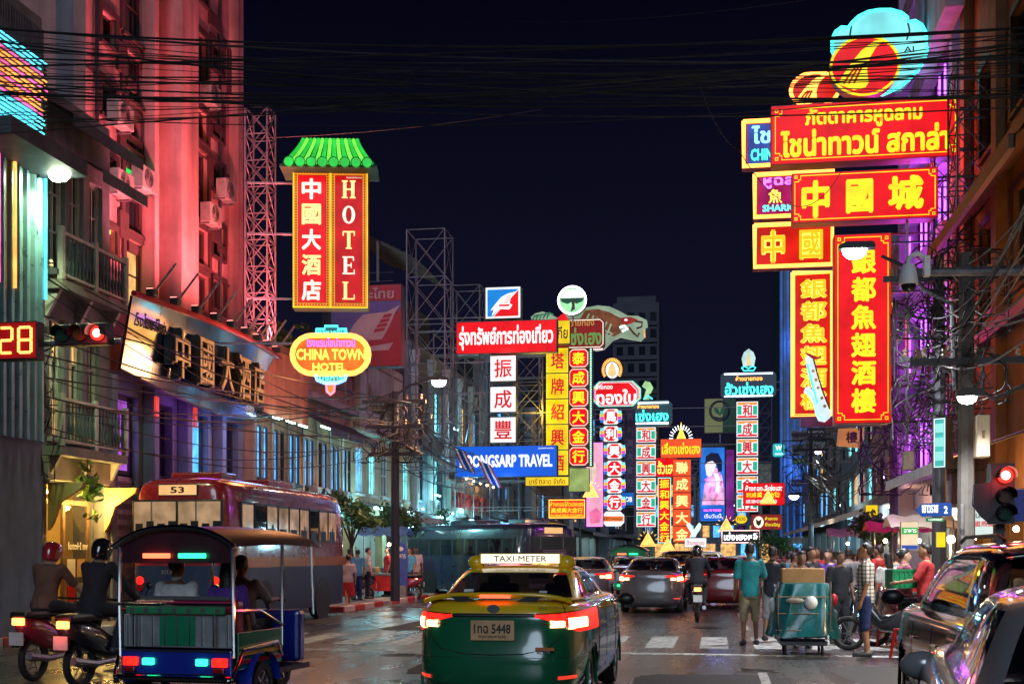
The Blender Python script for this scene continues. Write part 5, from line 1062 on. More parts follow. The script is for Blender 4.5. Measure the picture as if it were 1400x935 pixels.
def neon_box(s, bx):
    s.cabinet(m_cabr); s.panel('panel', (bx[0] + .8, bx[1] + .8, bx[2] - .8, bx[3] - .8), emi('neon box red', (.9, .02, .012), .7, .45, 1.), 1); x0, y0, x1, y1 = bx
    s.tube([(x0 + 1.5, y0 + 1.5), (x1 - 1.5, y0 + 1.5), (x1 - 1.5, y1 - 1.5), (x0 + 1.5, y1 - 1.5)], .05, n_or, 3, closed=True); s.tube([(x0 + 3.8, y0 + 3.8), (x1 - 3.8, y0 + 3.8), (x1 - 3.8, y1 - 3.8), (x0 + 3.8, y1 - 3.8)], .028, n_yel, 3.4, closed=True)
bx = (1014, 166, 1110, 231); s = Sign('neon_script_box', 'orange neon edged box with blue and green neon letters behind the widest red sign', bx, YB, .4); neon_box(s, bx); s.panel('panel', (1021, 172, 1104, 226), emi('panel dusk blue', (.06, .12, .6), .6, .4, 2), 1.6); s.text('ไชน่า', (1027, 174, 1085, 199), n_bl, 3, .03); s.text('CHINATOWN', (1026, 206, 1104, 222), n_gr, 3, .03); hang(s, (.2,), XR, 1, m_fdark)
bx = (1029, 238, 1140, 300); s = Sign('neon_fish_box', 'orange neon edged box with purple letters and fish character behind the three character sign', bx, YB, .4); neon_box(s, bx); s.panel('panel', (1036, 244, 1134, 294), emi('panel crimson', (.55, .01, .16), .7, .4, 2), 1.6); s.text('หูฉลาม', (1043, 245, 1110, 260), n_vio, 3, .03); s.text('魚', (1050, 261, 1069, 280), n_yel, 3, .02, 'character'); s.text('SHARK', (1042, 282, 1084, 291), n_cy, 3, .03); hang(s, (.2,), XR, 1, m_fdark)
bx = (1029, 307, 1139, 368); s = Sign('neon_character_box', 'neon edged red box with two glowing yellow characters left of the tall sign', bx, YB, .4); neon_box(s, bx)
for ch, b_ in (('中', (1040, 316, 1073, 361)), ('國', (1092, 318, 1124, 358))):
    s.text(ch, b_, n_yel, 2.6, .06, 'character', 1); s.text(ch, b_, emi('core gold', (1, .72, .02), .9, 0, light=False), 3.6, .02, 'character', 1)
hang(s, (.2,), XR, 1, m_fdark)
bx = (1081, 373, 1139, 571); s = Sign('neon_tall_box', 'tall orange neon edged red box with glowing characters half behind the saxophone', bx, YB, .4); neon_box(s, bx); s.column('銀都魚翅酒樓', (1093, 382, 1130, 563), n_yel, 2.6, .06, .12); s.column('銀都魚翅酒樓', (1093, 382, 1130, 563), emi('core gold', (1, .72, .02), .9, 0, light=False), 3.8, .015, .14); hang(s, (.4, -.4), XR, 1, m_fdark)
s = Sign('saxophone_sign', 'white saxophone shaped neon cut out in front of the tall neon box', (1096, 484, 1138, 578), 34.8, .16); e_sax = emi('saxophone white', (.75, .93, 1.), 1.0, .15, 2)
s.poly([(1101, 490), (1104, 486), (1110, 487), (1112, 494), (1116, 512), (1122, 532), (1130, 552), (1136, 562), (1135, 571), (1128, 577), (1119, 575), (1115, 566), (1112, 552), (1106, 541), (1099, 535), (1101, 529), (1106, 528), (1113, 538), (1117, 550), (1115, 536), (1109, 516), (1105, 500), (1103, 496)], e_sax, 0, .16, 'body')
s.tube([(1103, 497), (1106, 510), (1112, 532), (1117, 552)], .03, n_cy, 1.5); s.tube([(1101, 533), (1108, 539), (1114, 552), (1118, 568), (1126, 574)], .03, n_bl, 1.5); s.tube([(1112, 492), (1118, 515), (1126, 540), (1134, 560)], .02, p_dk, 1.5, 'outline')
mb = MB()
for x, y in ((1108, 508), (1112, 520), (1115, 531), (1120, 545), (1124, 556)): p = s.L(x + 3, y); mb.lathe([(.001, 0), (.045, 0), (.045, .03), (.001, .03)], 8, M=Matrix.Translation((p[0], -.12, p[1])) @ Matrix.Rotation(pi / 2, 4, 'X'))
mb.build('keys', mat('brass', (.6, .4, .1), .3, .8), s.T, kind='stuff'); s.poly([(1104, 486), (1101, 482), (1106, 484), (1118, 489), (1122, 486), (1122, 490), (1112, 492)], p_red, .5, .1, 'mouthpiece'); hang(s, (.0,), XR, 1, m_fdark)
s = Sign('purple_strip_sign', 'dark purple strip sign under the tall neon box', (1094, 570, 1202, 583), 35.5, .2); s.cabinet(mat('purple board', (.16, .02, .18), .4)); s.text('ภัตตาคาร', (1120, 572, 1160, 581), p_red, 1, .02); hang(s, (0,), XR, 1, m_fdark)
s = Sign('orange_character_board', 'orange cloth board with one dark character under the tall red sign', (1144, 586, 1181, 613), 40, .15); s.poly([(1146, 586), (1181, 585), (1178, 613), (1144, 609)], emi('board apricot', (.75, .30, .10), .55, .2, 2), 0, .15, 'panel'); s.text('樓', (1156, 590, 1172, 606), p_dk, 1, .03, 'character'); hang(s, (.3,), XR, 1, m_fdark)
# emblems on top
s = Sign('cyan_shell_sign', 'big lobed cyan shell shaped lit sign with small dark letters at the top right', (1134, 20, 1266, 146), 35.5, .6)
pts = [(1146, 95), (1136, 72), (1136, 56), (1141, 46), (1149, 41), (1158, 42), (1163, 36), (1172, 28), (1185, 22.5), (1200, 21), (1216, 22), (1230, 27), (1238, 34), (1239, 40), (1248, 39), (1257, 45), (1263, 57), (1265, 75), (1261, 92), (1252, 106), (1240, 118), (1226, 128), (1205, 136), (1180, 132), (1160, 118)]
s.poly(pts, m_cab, 0, .6, 'cabinet'); s.poly([(1200 + (x - 1200) * .975, 78 + (y - 78) * .975) for x, y in pts], e_cy, 1, .02, 'panel'); s.tube(pts, .05, n_cy, 2, closed=True)
s.tube([(1162, 40), (1160, 55), (1164, 70)], .025, p_teal, 2, 'lobe_line'); s.tube([(1238, 38), (1241, 52), (1237, 64)], .025, p_teal, 2, 'lobe_line'); s.text('AI', (1233, 73, 1247, 81), p_dk, 2, .01); s.text('OK', (1232, 88, 1246, 94), mat('print slate', (.12, .3, .32), .5), 2, .0)
mb = MB(); mb.bar((-.6, .1, -1.0), (-.6, .1, -2.6), .08); mb.bar((.9, .1, -1.0), (.9, .1, -2.6), .08); mb.build('stand', m_fdark, s.T)
for (cx, cy, rx, ry, Y, lab, neon) in ((1181, 95, 47, 40, 33.6, 'red disc sign with a yellow curved fin in front of the cyan shell', 0), (1113, 127, 33, 24, 36.8, 'smaller orange neon disc with a glowing fin above the Thai restaurant sign', 1)):
    s = Sign('fin_disc_sign', lab, (cx - rx, cy - ry, cx + rx, cy + ry), Y, .4); k = rx / 47; ky = ry / 40
    f = lambda pts: [(cx + (x - 1181) * k, cy + (y - 95) * ky) for x, y in pts]
    s.poly(ell_pts(cx, cy, rx, ry, 36), m_cabr, 0, .4, 'cabinet', True); s.poly(ell_pts(cx, cy, rx - 1, ry - 1, 36), e_red if not neon else emi('neon box red', (.9, .02, .012), .7, .45, 1.), 1, .02, 'panel')
    s.poly(f([(1144, 117), (1160, 93), (1176, 74), (1194, 62), (1208, 61), (1196, 71), (1188, 84), (1184, 100), (1186, 118), (1182, 124), (1166, 127)]), e_yel if not neon else n_yel, 2, .03, 'fin')
    for q in range(3): s.tube(f([(1152 + q * 7, 118), (1160 + q * 6, 106), (1168 + q * 4, 97)]), .03, l_red, 3.6, 'fin_line')
    s.tube(ell_pts(cx, cy, rx - .5, ry - .5, 36), .035 if not neon else .055, e_yel if not neon else n_or, 2.5, 'rim', True); MB().bar((0, .1, -ry * s.kz), (0, .1, -ry * s.kz - .5), .08).build('stem', m_fdark, s.T)
# teal lightbox far right, white shop board, menu boards
s = Sign('teal_lightbox', 'slanting teal lightbox sign beside the utility pole on the right', (1281, 572, 1299, 640), 24, .3, rz=R(-35)); s.cabinet(m_cab); s.panel('panel', (1281.5, 572.5, 1298.5, 639.5), emi('panel teal', (.10, .66, .62), .8, .2, 2), 1); s.frame(e_whl, (1282, 573, 1298, 639), .8, 2)
for i in range(3): s.panel('print', (1284, 580 + i * 19, 1296, 592 + i * 19), emi('print pale teal', (.35, .9, .85), .9, 0), 2)
s = Sign('shop_menu_board', 'lit menu board with green and blue bands in a stall on the right', (1231, 713, 1255, 752), 29, .12); s.cabinet(m_wood); s.panel('panel', (1231.5, 713.5, 1254.5, 751.5), emi('panel cream', (1, .8, .55), .8, .2, 2), 1); s.panel('band', (1232, 721, 1254, 730), emi('band green', (.05, .6, .1), .7, 0), 2); s.panel('band', (1232, 745, 1254, 751), emi('band blue', (.05, .12, .55), .7, 0), 2); s.text('อาหาร', (1235, 723, 1252, 728), e_whl, 3, .01)
s = Sign('white_shop_board', 'white lit shop board with small red characters behind the black car', (1316, 694, 1362, 733), 23, .12); s.cabinet(m_cab); s.panel('panel', (1316.5, 694.5, 1361.5, 732.5), emi('panel mint', (.8, .96, .9), .85, .15, 2), 1); s.text('泰國燕窩', (1320, 712, 1358, 720), l_red, 2, .02); s.text('รังนก', (1320, 700, 1345, 708), p_green, 2, .01)
s = Sign('yellow_stall_board', 'small yellow board under the street name sign', (1279, 727, 1292, 748), 22, .1); s.cabinet(m_cab); s.panel('panel', (1279.4, 727.4, 1291.6, 747.6), e_ypan, 1)
s = Sign('yellow_hanging_banner', 'yellow cloth banner above the shrub on the right', (1183, 690, 1200, 716), 38, .08); s.cabinet(m_cab); s.panel('panel', (1183.4, 690.4, 1199.6, 715.6), e_ypan, 1)
# ================================================================ STREET FURNITURE
m_pole = mat('weathered pole concrete', (.15, .13, .12), .8, 0, .4, 3, .3, 30, grime=.5); m_polek = mat('dark pole', (.035, .035, .042), .6, .1, .3, 4)
m_beige = mat('beige cabinet', (.45, .36, .25), .6, 0, .3, 4, grime=.4)
m_lampw = emi('street lamp lens', (.92, 1., .95), 40, 0); m_lampg = emi('street lamp lens green', (.80, 1., .66), 60, 0)
def street_lamp(label, head, pts, col, power, hm, ang=0, s=1., spot=150):
    """pts: arm path (world) ending at the head"""
    b0 = Vector(pts[0]); t = thing('street_lamp', label, 'street lamp', b0, 0, 'street lamps')
    MB().tube([Vector(p) - b0 for p in pts], [.075 * s - .035 * s * i / (len(pts) - 1) for i in range(len(pts))], 8).build('pole', m_polek, t, smooth=True)
    h = Vector(head) - b0; d = (h - (Vector(pts[-1]) - b0)); d.z = 0; rz = math.atan2(d.y, d.x) if d.length > 1e-4 else 0
    M = Matrix.Translation(h) @ Matrix.Rotation(rz, 4, 'Z')
    mb = MB(); mb.prism([(-.4 * s, .05), (-.35 * s, .11), (.25 * s, .12), (.42 * s, .06), (.42 * s, -.01), (-.4 * s, -.01)], -.13 * s, .13 * s)
    mb.v = [tuple(M @ Vector(v)) for v in mb.v]; mb.build('lamp_head', m_polek, t, smooth=True)
    mb = MB().lathe([(.001, -.21), (.07, -.19), (.115, -.12), (.13, -.012)], 12); mb.v = [tuple(M @ Vector((v[0] * 2.2 * s + .05, v[1] * s, v[2] * 1.2 * s))) for v in mb.v]; mb.build('lens', hm, t, smooth=True)
    lamp('lamp_light', h + Vector((0, 0, -.2)), col, power * 1.6, t, .15, 150, h + Vector((0, 0, -5)), .7); return t
c = P(78, 234, 20.8); a0 = P(-30, 300, 20.8)
street_lamp('bright greenish wall lamp on a curved arm at the upper left', c, [(-12.15, a0.y, a0.z - .3), (a0.x, a0.y, a0.z), P(0, 268, 20.8), P(22, 248, 20.8), P(55, 240, 20.8)], (.72, 1., .50), 480, m_lampg, 0, .8)
c = P(598, 520, 37); b0 = G(512, 832, .14)
street_lamp('street lamp curving from the dark utility pole on the left pavement', c, [(b0.x, 37, 4.6), P(516, 590, 37), P(524, 566, 37), P(540, 541, 37), P(562, 526, 37), P(585, 521, 37)], (1., .50, .24), 1300, m_lampw, 0, .8)
c = P(1172, 340, 24); 
street_lamp('street lamp glaring in front of the tall red sign', c, [(4.35, 24, 4.6), (4.3, 24, 6.2), P(1262, 395, 24), P(1240, 366, 24), P(1205, 350, 24)], (.92, .95, 1.), 2200, m_lampw, 0, .8)
c = P(1087, 677, 60); b0 = P(1157, 750, 60)
street_lamp('slim grey street lamp with a long level arm on the right pavement', c, [(b0.x, 60, .14), P(1157, 705, 60), P(1154, 686, 60), P(1142, 679, 60), P(1110, 677, 60), P(1092, 677, 60)], (1., .85, .6), 1400, emi('warm lens', (1, .85, .5), 30, 0), 0, .8)
c = P(1327, 541, 19.5)
street_lamp('small white lamp glaring low beside the cable bundles on the right', c, [(4.75, 19.5, 4.2), P(1360, 545, 19.5), P(1340, 536, 19.5)], (.95, 1., 1.), 500, m_lampw, 0, .5)
c = P(1120, 617, 62); street_lamp('small white lamp under the stacked boards on the right', c, [(6.6, 62, c.z), P(1135, 615, 62)], (.95, 1, .9), 500, m_lampw, 0, .5)
for k, (px, py, Y) in enumerate(((858, 664, 78), (1000, 690, 130))):
    c = P(px, py, Y); street_lamp(('far lamp glaring beside the rainbow column', 'farthest lamp in the middle of the street')[k], c, [(c.x - 3, Y, .14), (c.x - 3, Y, c.z - .5), (c.x - 2.2, Y, c.z), (c.x - .4, Y, c.z)], (1, .95, .85), 1500, m_lampw)

# --- utility poles with crossarms and transformers
def utility_pole(label, X, Y, h, m=None, arms=((.93, 1.1),), r=.15, z0=.14):
    t = thing('utility_pole', label, 'utility pole', (X, Y, z0), 0, 'utility poles')
    MB().tube([(0, 0, 0), (0, 0, h)], [r, r * .75], 8).build('shaft', m or m_pole, t, smooth=True)
    for f, w in arms:
        MB().cbox((0, -.14, h * f), (w * 2, .09, .11)).build('crossarm', m_polek, t)
        for x in (-w * .85, -w * .4, w * .4, w * .85): MB().lathe([(.03, 0), (.05, .05), (.03, .08), (.05, .12), (.02, .17)], 8, (x, -.14, h * f + .055)).build('insulator', mat('porcelain', (.35, .2, .13), .3), t, smooth=True)
    return t
def box_thing(name, label, cat, px0, py0, px1, py1, Y, d, m, group=None, bev=.02):
    s = Sign(name, label, (px0, py0, px1, py1), Y, d, cat, group); s.panel('casing', (px0, py0, px1, py1), m, 0, d, bev=bev); return s
pA = utility_pole('tall brown utility pole at the right kerb beside the street name sign', P(1321, 700, 21).x, 21, 6.3, None, ((.72, .9), (.95, 1.1)), .15)
pB = utility_pole('second utility pole behind the right kerb wrapped in cable coils', P(1284, 700, 26).x, 26, 7.4, m_polek, ((.72, .8), (.94, 1.1)))
pC = utility_pole('thin utility pole on the right under the tall red sign', P(1222, 700, 40).x, 40, 9, None, ((.8, .9),))
pD = utility_pole('dark utility pole on the left pavement tangled in cables', G(512, 832).x, 37, 6.4, m_polek, ((.70, .8), (.83, .9), (.95, 1.0)))
pE = utility_pole('dark utility pole at the left edge hung with cable tangles', P(24, 700, 21.6).x, 21.6, 7.2, m_polek, ((.8, .7), (.95, .9)), .15, .0)
pF = utility_pole('far utility pole on the left before the pink banner', fL(70) + 2.6, 62, 8, m_polek, ((.85, .9), (.95, 1.0)))
pG = utility_pole('far utility pole on the right below the stacked boards', 4.8, 66, 8, m_polek, ((.85, .9), (.95, 1.0)))
s = box_thing('meter_cabinet', 'tall beige meter cabinet on the brown utility pole', 'cabinet', 1333, 568, 1351, 626, 20.6, .35, m_beige, 'meter cabinets'); s.panel('door', (1334.5, 570, 1349.5, 624), m_beige, 1); s.panel('latch', (1339, 590, 1343, 600), m_wood, 2)
s = box_thing('meter_cabinet', 'beige meter cabinet on the pole under the tall red sign', 'cabinet', 1234, 617, 1249, 643, 30, .3, m_beige, 'meter cabinets'); s.panel('door', (1235, 618, 1248, 642), m_beige, 1)
s = box_thing('meter_cabinet', 'small grey meter box low on the left edge pole', 'cabinet', 19, 712, 33, 736, 21.2, .25, m_steel, 'meter cabinets'); s.panel('door', (20, 713, 32, 735), m_steel, 1); s.tube([(26, 736), (25, 745), (21, 752), (26, 757), (29, 748)], .03, m_wire, 0, 'cable')
s = Sign('green_shop_sign', 'tall dark green hanging shop sign beside the yellow lit shop', (20, 651, 47, 724), 22.4, .12); s.cabinet(mat('teal enamel', (.03, .22, .20), .35)); s.text('น้ำชา', (24, 668, 43, 680), m_ploch, 1, .02); s.text('เปิดทุกวัน', (25, 699, 44, 705), m_white, 1, .01); s.text('ข้าวต้ม', (25, 708, 44, 714), m_white, 1, .01); s.tube([(22, 651), (22, 640), (45, 640), (45, 651)], .02, m_polek, 0, 'hanger')
# dark steel frames at the right carrying signs
for px, Y, y0, y1, w, lab in ((1338, 31.5, 95, 640, 1.2, 'dark lattice sign mast at the right of the violet house'), (1298, 33.6, 160, 570, .9, 'dark lattice mast at the end of the red restaurant signs')):
    q = P(px, 500, Y); truss_tower('sign_truss', lab, q.x, Y, P(px, y1, Y).z, P(px, y0, Y).z, w, m_fdark)

# --- overhead cables, each one hung between its poles
def cable(a, b, sag, r, label, group, m=None, n=18, name='overhead_cable'):
    a, b = Vector(a), Vector(b); pts = [a.lerp(b, i / n) - Vector((0, 0, 4 * sag * (i / n) * (1 - i / n))) - a for i in range(n + 1)]
    o = MB().tube(pts, r, 5).build(name, m or m_wire, None, a, smooth=True); tag(o, label, 'cable', group); return o
G1 = 'cables strung across the street at the top'; L1 = 'black cable strung right across the street near the top of the picture'
m_wl = mat('cable grey sheath', (.035, .033, .036), .5)
for i in range(34):
    yl = random.choice((52, 64, 92, 100, 122, 128, 146, 152, 176, 182)) + random.uniform(-9, 9); yr = random.uniform(66, 158) - (18 if i % 3 else 0)
    cable(P(-60, yl - random.uniform(0, 22), 19 + random.uniform(-1, 1)), P(1440 + random.uniform(-12, 90), yr - 14, 21 + random.uniform(-1, 1.5)), random.uniform(.05, .55), random.choice((.006, .008, .009, .013, .018)), L1, G1, m_wl if i % 5 == 0 else m_wire, 26)
cable(P(700, 30, 70), P(1120, -2, 45), .3, .012, 'single thin cable alone high in the sky', 'single cables', m_wl)
cable(P(330, 190, 34), P(740, 150, 34), .15, .012, 'single thin cable right of the lattice tower', 'single cables', m_wl)
G2 = 'cables running down the left side'; L2 = 'black cable running along the left facades to the dark utility pole'
for i in range(16):
    a = P(24 + random.uniform(-20, 25), random.uniform(330, 590), 21.4); b_ = Vector((pD.location.x + random.uniform(-.7, .7), 37, random.uniform(4.3, 6.5)))
    cable(a, b_, random.uniform(.1, .9), random.choice((.010, .013, .018)), L2, G2)
for i in range(12):
    a = Vector((pD.location.x + random.uniform(-.7, .7), 37, random.uniform(4.2, 6.4))); b_ = Vector((pF.location.x + random.uniform(-.8, .8), 62, random.uniform(6, 8))); cable(a, b_, random.uniform(.5, 1.5), .016, 'black cable sagging between the two left utility poles', 'cables between the left poles')
G3 = 'cables fanning out at the right edge'
for i in range(16):
    a = Vector((pB.location.x + random.uniform(-.5, .4), 25.6, random.uniform(5.2, 7.8))); b_ = P(1415, random.uniform(240, 470), 15 + random.uniform(-1, 2)); cable(a, b_, random.uniform(.0, .7), random.choice((.009, .012, .016)), 'cable fanning from the coil wrapped pole towards the right edge', G3, m_wl if i % 3 == 0 else m_wire)
for i in range(14):
    a = Vector((pB.location.x + random.uniform(-.5, .5), 26, random.uniform(4.6, 7))); b_ = Vector((pC.location.x + random.uniform(-.6, .6), 40, random.uniform(5, 7.5))); cable(a, b_, random.uniform(.4, 1.6), .014, 'cable drooping between the right utility poles', 'cables between the right poles', m_wl if i % 2 else m_wire)
for i in range(12):
    a = Vector((pC.location.x + random.uniform(-.6, .6), 40, random.uniform(4.6, 7.4))); b_ = Vector((pG.location.x + random.uniform(-.6, .6), 66, random.uniform(5, 7.8))); cable(a, b_, random.uniform(.8, 2.2), .018, 'cable drooping down the right side to the far pole', 'cables to the far right pole', m_wl if i % 2 else m_wire)
for i in range(8): cable(Vector((pF.location.x + random.uniform(-.6, .6), 62, random.uniform(5.5, 7.8))), Vector((fL(100) + 2 + random.uniform(-.6, .6), 98, random.uniform(5, 7))), random.uniform(.6, 1.6), .02, 'far cable sagging along the left gold signs', 'far left cables')
cable(P(952, 103, 21), P(1010, 205, 22), .25, .008, 'pale loose wire hanging from the cables, upper piece', 'loose wires', m_wl); cable(P(1010, 205, 22), P(1150, 235, 30), .9, .008, 'pale loose wire hanging from the cables, lower piece', 'loose wires', m_wl)
def tangle(label, c, size, n, r=.014, seed=1, loops=False):
    rd = random.Random(seed); t = thing('cable_tangle', label, 'cables', c, 0, 'cable tangles on the poles'); mb = MB()
    for i in range(n):
        p = [Vector((rd.uniform(-1, 1) * size[0], rd.uniform(-1, 1) * size[1], rd.uniform(-1, 1) * size[2]))]
        if loops:
            cc = p[0]; rr = rd.uniform(.12, .3); ph = rd.uniform(0, 6)
            p = [cc + Vector((rr * math.cos(ph + a), rd.uniform(-.03, .03), rr * math.sin(ph + a))) for a in [2 * pi * 1.3 * k / 16 for k in range(17)]]
        else:
            d = Vector((rd.uniform(-1, 1), rd.uniform(-.5, .5), rd.uniform(-1, 1)))
            for k in range(12):
                d = (d + Vector((rd.uniform(-.7, .7), rd.uniform(-.4, .4), rd.uniform(-.7, .6)))).normalized(); q = p[-1] + d * size[2] * .16
                for ax in range(3): q[ax] = max(-size[ax] * 1.2, min(size[ax] * 1.2, q[ax]))
                p.append(q)
        p = [Vector(q) for q in catmull([tuple(v) for v in p], 3)] if not loops else p
        mb.tube(p, r * rd.uniform(.5, 1.2), 4)
    o = mb.build('wires', m_wire, t, smooth=True, kind='stuff'); return t
tangle('black cable tangle around the dark pole on the left pavement', (pD.location.x, 36.8, 5.2), (1.0, .25, .7), 55, .017, 3); tangle('messy cables on the left edge pole below the countdown display', (pE.location.x + .25, 21.3, 4.7), (.45, .2, 1.5), 40, .014, 4)
tangle('coiled spare cables on the right pole beside the camera', (pB.location.x + .05, 25.7, 6.9), (.45, .15, .8), 34, .016, 5, True); tangle('thick cable tangle on the right pole below the coils', (pB.location.x - .1, 25.7, 5.2), (.7, .2, 1.2), 60, .016, 6); tangle('dark cable tangle on the far left pole', (pF.location.x, 61.6, 6.2), (1.1, .3, 1.0), 40, .024, 7)
tangle('cable tangle on the thin pole under the tall red sign', (pC.location.x, 39.7, 5.2), (.9, .3, 1.5), 60, .02, 8); tangle('cable tangle on the far right pole', (pG.location.x, 65.6, 5.5), (1.2, .3, 1.6), 50, .026, 9); tangle('cable tangle near the top of the brown utility pole', (pA.location.x, 20.8, 5.2), (.5, .2, 1.0), 34, .013, 10)

# --- traffic lights
def lens(t, c, r, m, lit=None):
    MB().lathe([(.001, 0), (r * .6, -.012), (r, 0), (r, .03)], 20, M=Matrix.Translation(c) @ Matrix.Rotation(-pi / 2, 4, 'X') @ Matrix.Diagonal((1, 1, -1, 1))).build('lens', m, t, smooth=True)
    if m is e_tred: MB().lathe([(.001, 0), (r * .4, -.004), (r * .58, .006)], 16, M=Matrix.Translation((c[0], c[1] - .035, c[2])) @ Matrix.Rotation(-pi / 2, 4, 'X') @ Matrix.Diagonal((1, 1, -1, 1))).build('bulb', e_tcore, t, smooth=True)
    pts = [(c[0] + r * 1.08 * math.cos(a), c[2] + r * 1.08 * math.sin(a)) for a in [-.25 * pi + 1.5 * pi * k / 14 for k in range(15)]]
    pts = [(c[0] + r * 1.08 * math.cos(a), c[2] + r * 1.08 * math.sin(a)) for a in [-.1 * pi + 1.2 * pi * k / 14 for k in range(15)]]
    MB().grid([[(x, c[1] - .18, z) for x, z in pts], [(x, c[1] + .01, z) for x, z in pts]]).build('visor', m_black, t, smooth=True, recalc=False)
e_tred = emi('signal red', (1, .03, .02), 2.2, 0); e_tcore = emi('signal core', (1, .62, .5), 7, 0); m_lamb = mat('signal amber unlit', (.10, .045, .01), .2); m_lgrn = mat('signal green unlit', (.01, .06, .04), .2)
s = Sign('traffic_signal', 'horizontal traffic signal showing red on a mast arm at the left', (79, 444, 152, 473), 17, .22, 'traffic light'); s.panel('housing', (79, 444, 152, 473), m_black, 0, .2, bev=.02)
for px, m_ in ((92, m_lgrn), (115.5, m_lamb), (139.5, e_tred)): q = s.L(px, 458.5); lens(s.T, (q[0], -.125, q[1]), .105, m_)
lamp('signal_glow', (s.L(139.5, 458.5)[0], -.35, s.L(139.5, 458.5)[1]), (1, .04, .03), 14, s.T, .1); q = s.L(-120, 466); q1 = s.L(160, 466)
MB().tube([(q[0], .13, q[1]), (q1[0], .13, q1[1])], .045, 8).build('mast_arm', m_steel, s.T); MB().tube([(q[0], .13, q[1] + .4), (q[0], .13, -s.c.z)], .09, 8).build('mast', m_steel, s.T)
s = Sign('countdown_display', 'red digital countdown showing 28 at the left edge', (0, 441, 56, 493), 16.9, .2, 'traffic light'); s.panel('housing', (0, 441, 56, 493), m_black, 0, .2, bev=.01); s.panel('panel', (2, 443, 54, 491), emi('display glow red', (.55, .008, .01), .5, .3, 2), 1)
n_dig = emi('display digit', (1, .28, .06), 4.5, 0)
def digit(s, ch, x0, y0, w, h):
    seg = {'a': ((0, 0), (1, 0)), 'b': ((1, 0), (1, .5)), 'c': ((1, .5), (1, 1)), 'd': ((0, 1), (1, 1)), 'e': ((0, .5), (0, 1)), 'f': ((0, 0), (0, .5)), 'g': ((0, .5), (1, .5))}
    for k in {'2': 'abged', '8': 'abcdefg'}[ch]:
        (a, b_), (c_, d_) = seg[k]; dx, dy = (c_ - a) * .08, (d_ - b_) * .04; p, q = s.L(x0 + (a + dx) * w, y0 + (b_ + dy) * h), s.L(x0 + (c_ - dx) * w, y0 + (d_ - dy) * h); f = -s.d / 2 - .03
        MB().tube([(p[0], f, p[1]), (q[0], f, q[1])], .02, 6).build('segment', n_dig, s.T)
digit(s, '2', 7, 450, 16, 34); digit(s, '8', 32, 450, 17, 34); MB().box(-.05, .05, .1, .2, -.1, .0).build('clamp', m_steel, s.T)
s = Sign('traffic_signal', 'upright traffic signal showing red seen against the right edge', (1338, 634, 1386, 716), 13, .2, 'traffic light'); s.poly([(1352, 634), (1384, 634), (1384, 716), (1352, 716)], m_black, 0, .2, 'housing'); s.poly([(1330, 662), (1352, 660), (1352, 716), (1340, 706), (1328, 690)], m_black, -.4, .08, 'backboard')
for py, m_ in ((651, e_tred), (678, m_lamb), (701, m_lgrn)): q = s.L(1370, py); lens(s.T, (q[0], -.125, q[1]), .075, m_)
lamp('signal_glow', (s.L(1370, 651)[0], -.3, s.L(1370, 651)[1]), (1, .04, .03), 10, s.T, .1); MB().tube([(0.05, .1, -.3), (.05, .1, -s.c.z + .14)], .06, 8).build('post', m_steel, s.T)
s = Sign('blue_road_sign', 'plain blue road sign cut by the right edge beside the signal', (1385, 668, 1420, 713), 13.2, .04); s.cabinet(mat('road sign white', (.6, .6, .6), .5)); s.panel('panel', (1386, 669, 1419, 712), mat('road sign blue', (.02, .06, .40), .4), 1); MB().tube([(0.05, .05, 0), (.05, .05, -s.c.z + .14)], .03, 8).build('post', m_steel, s.T)
s = Sign('street_name_sign', 'blue arrow shaped street name sign with white Thai letters on the right', (1252, 687, 1301, 707), 20.4, .05); s.poly([(1252, 697), (1260, 688), (1299, 687), (1301, 690), (1301, 703), (1299, 705), (1260, 706)], emi('street sign blue', (.015, .10, .50), .45, .1), 0, .05, 'panel'); s.text('เยาวราช', (1260, 690, 1282, 701), m_white, 1, .02); s.text('2', (1290, 692, 1295, 702), m_white, 1, .02); s.panel('plate', (1266, 707.5, 1290, 713), emi('street sign green', (.02, .3, .08), .45, .1), 0, .03); s.text('YAOWARAT', (1268, 708.7, 1288, 711.6), m_white, 1, .01)
MB().tube([(.45, .1, -.3), (.45, .1, -s.c.z + .14)], .035, 8).build('post', m_steel, s.T); MB().tube([(.45, .1, .1), (.45, .1, -.4)], .035, 8).build('clamp', m_steel, s.T)
# --- CCTV dome on its arm
s = Sign('dome_camera', 'white dome security camera on a curved bracket beside the tall red sign', (1229, 345, 1262, 396), 19, .2, 'camera')
q = s.L(1242, 380); MB().lathe([(.03, .2), (.09, .19), (.125, .05), (.14, -.06), (.135, -.1)], 16, (q[0], 0, q[1])).build('housing', m_white, s.T, smooth=True); MB().sphere((q[0], 0, q[1] - .1), .115, 14, 8).build('dome', mat('smoked dome', (.01, .01, .012), .08, 0, 0), s.T, smooth=True)
MB().tube([(*(lambda p: (p[0], 0, p[1]))(s.L(x, y)),) for x, y in ((1242, 368), (1242, 357), (1247, 349), (1255, 347), (1263, 352), (1266, 362), (1266, 372))], .035, 8).build('bracket', m_white, s.T, smooth=True)
p0, p1 = s.L(1262, 374), s.L(1450, 379); MB().tube([(p0[0], 0, p0[1]), (p1[0], 0, p1[1])], .05, 8).build('arm', m_steel, s.T); MB().cbox((s.L(1267, 365)[0], 0, s.L(1267, 365)[1]), (.09, .12, .3)).build('mount', m_white, s.T, bev=.01)

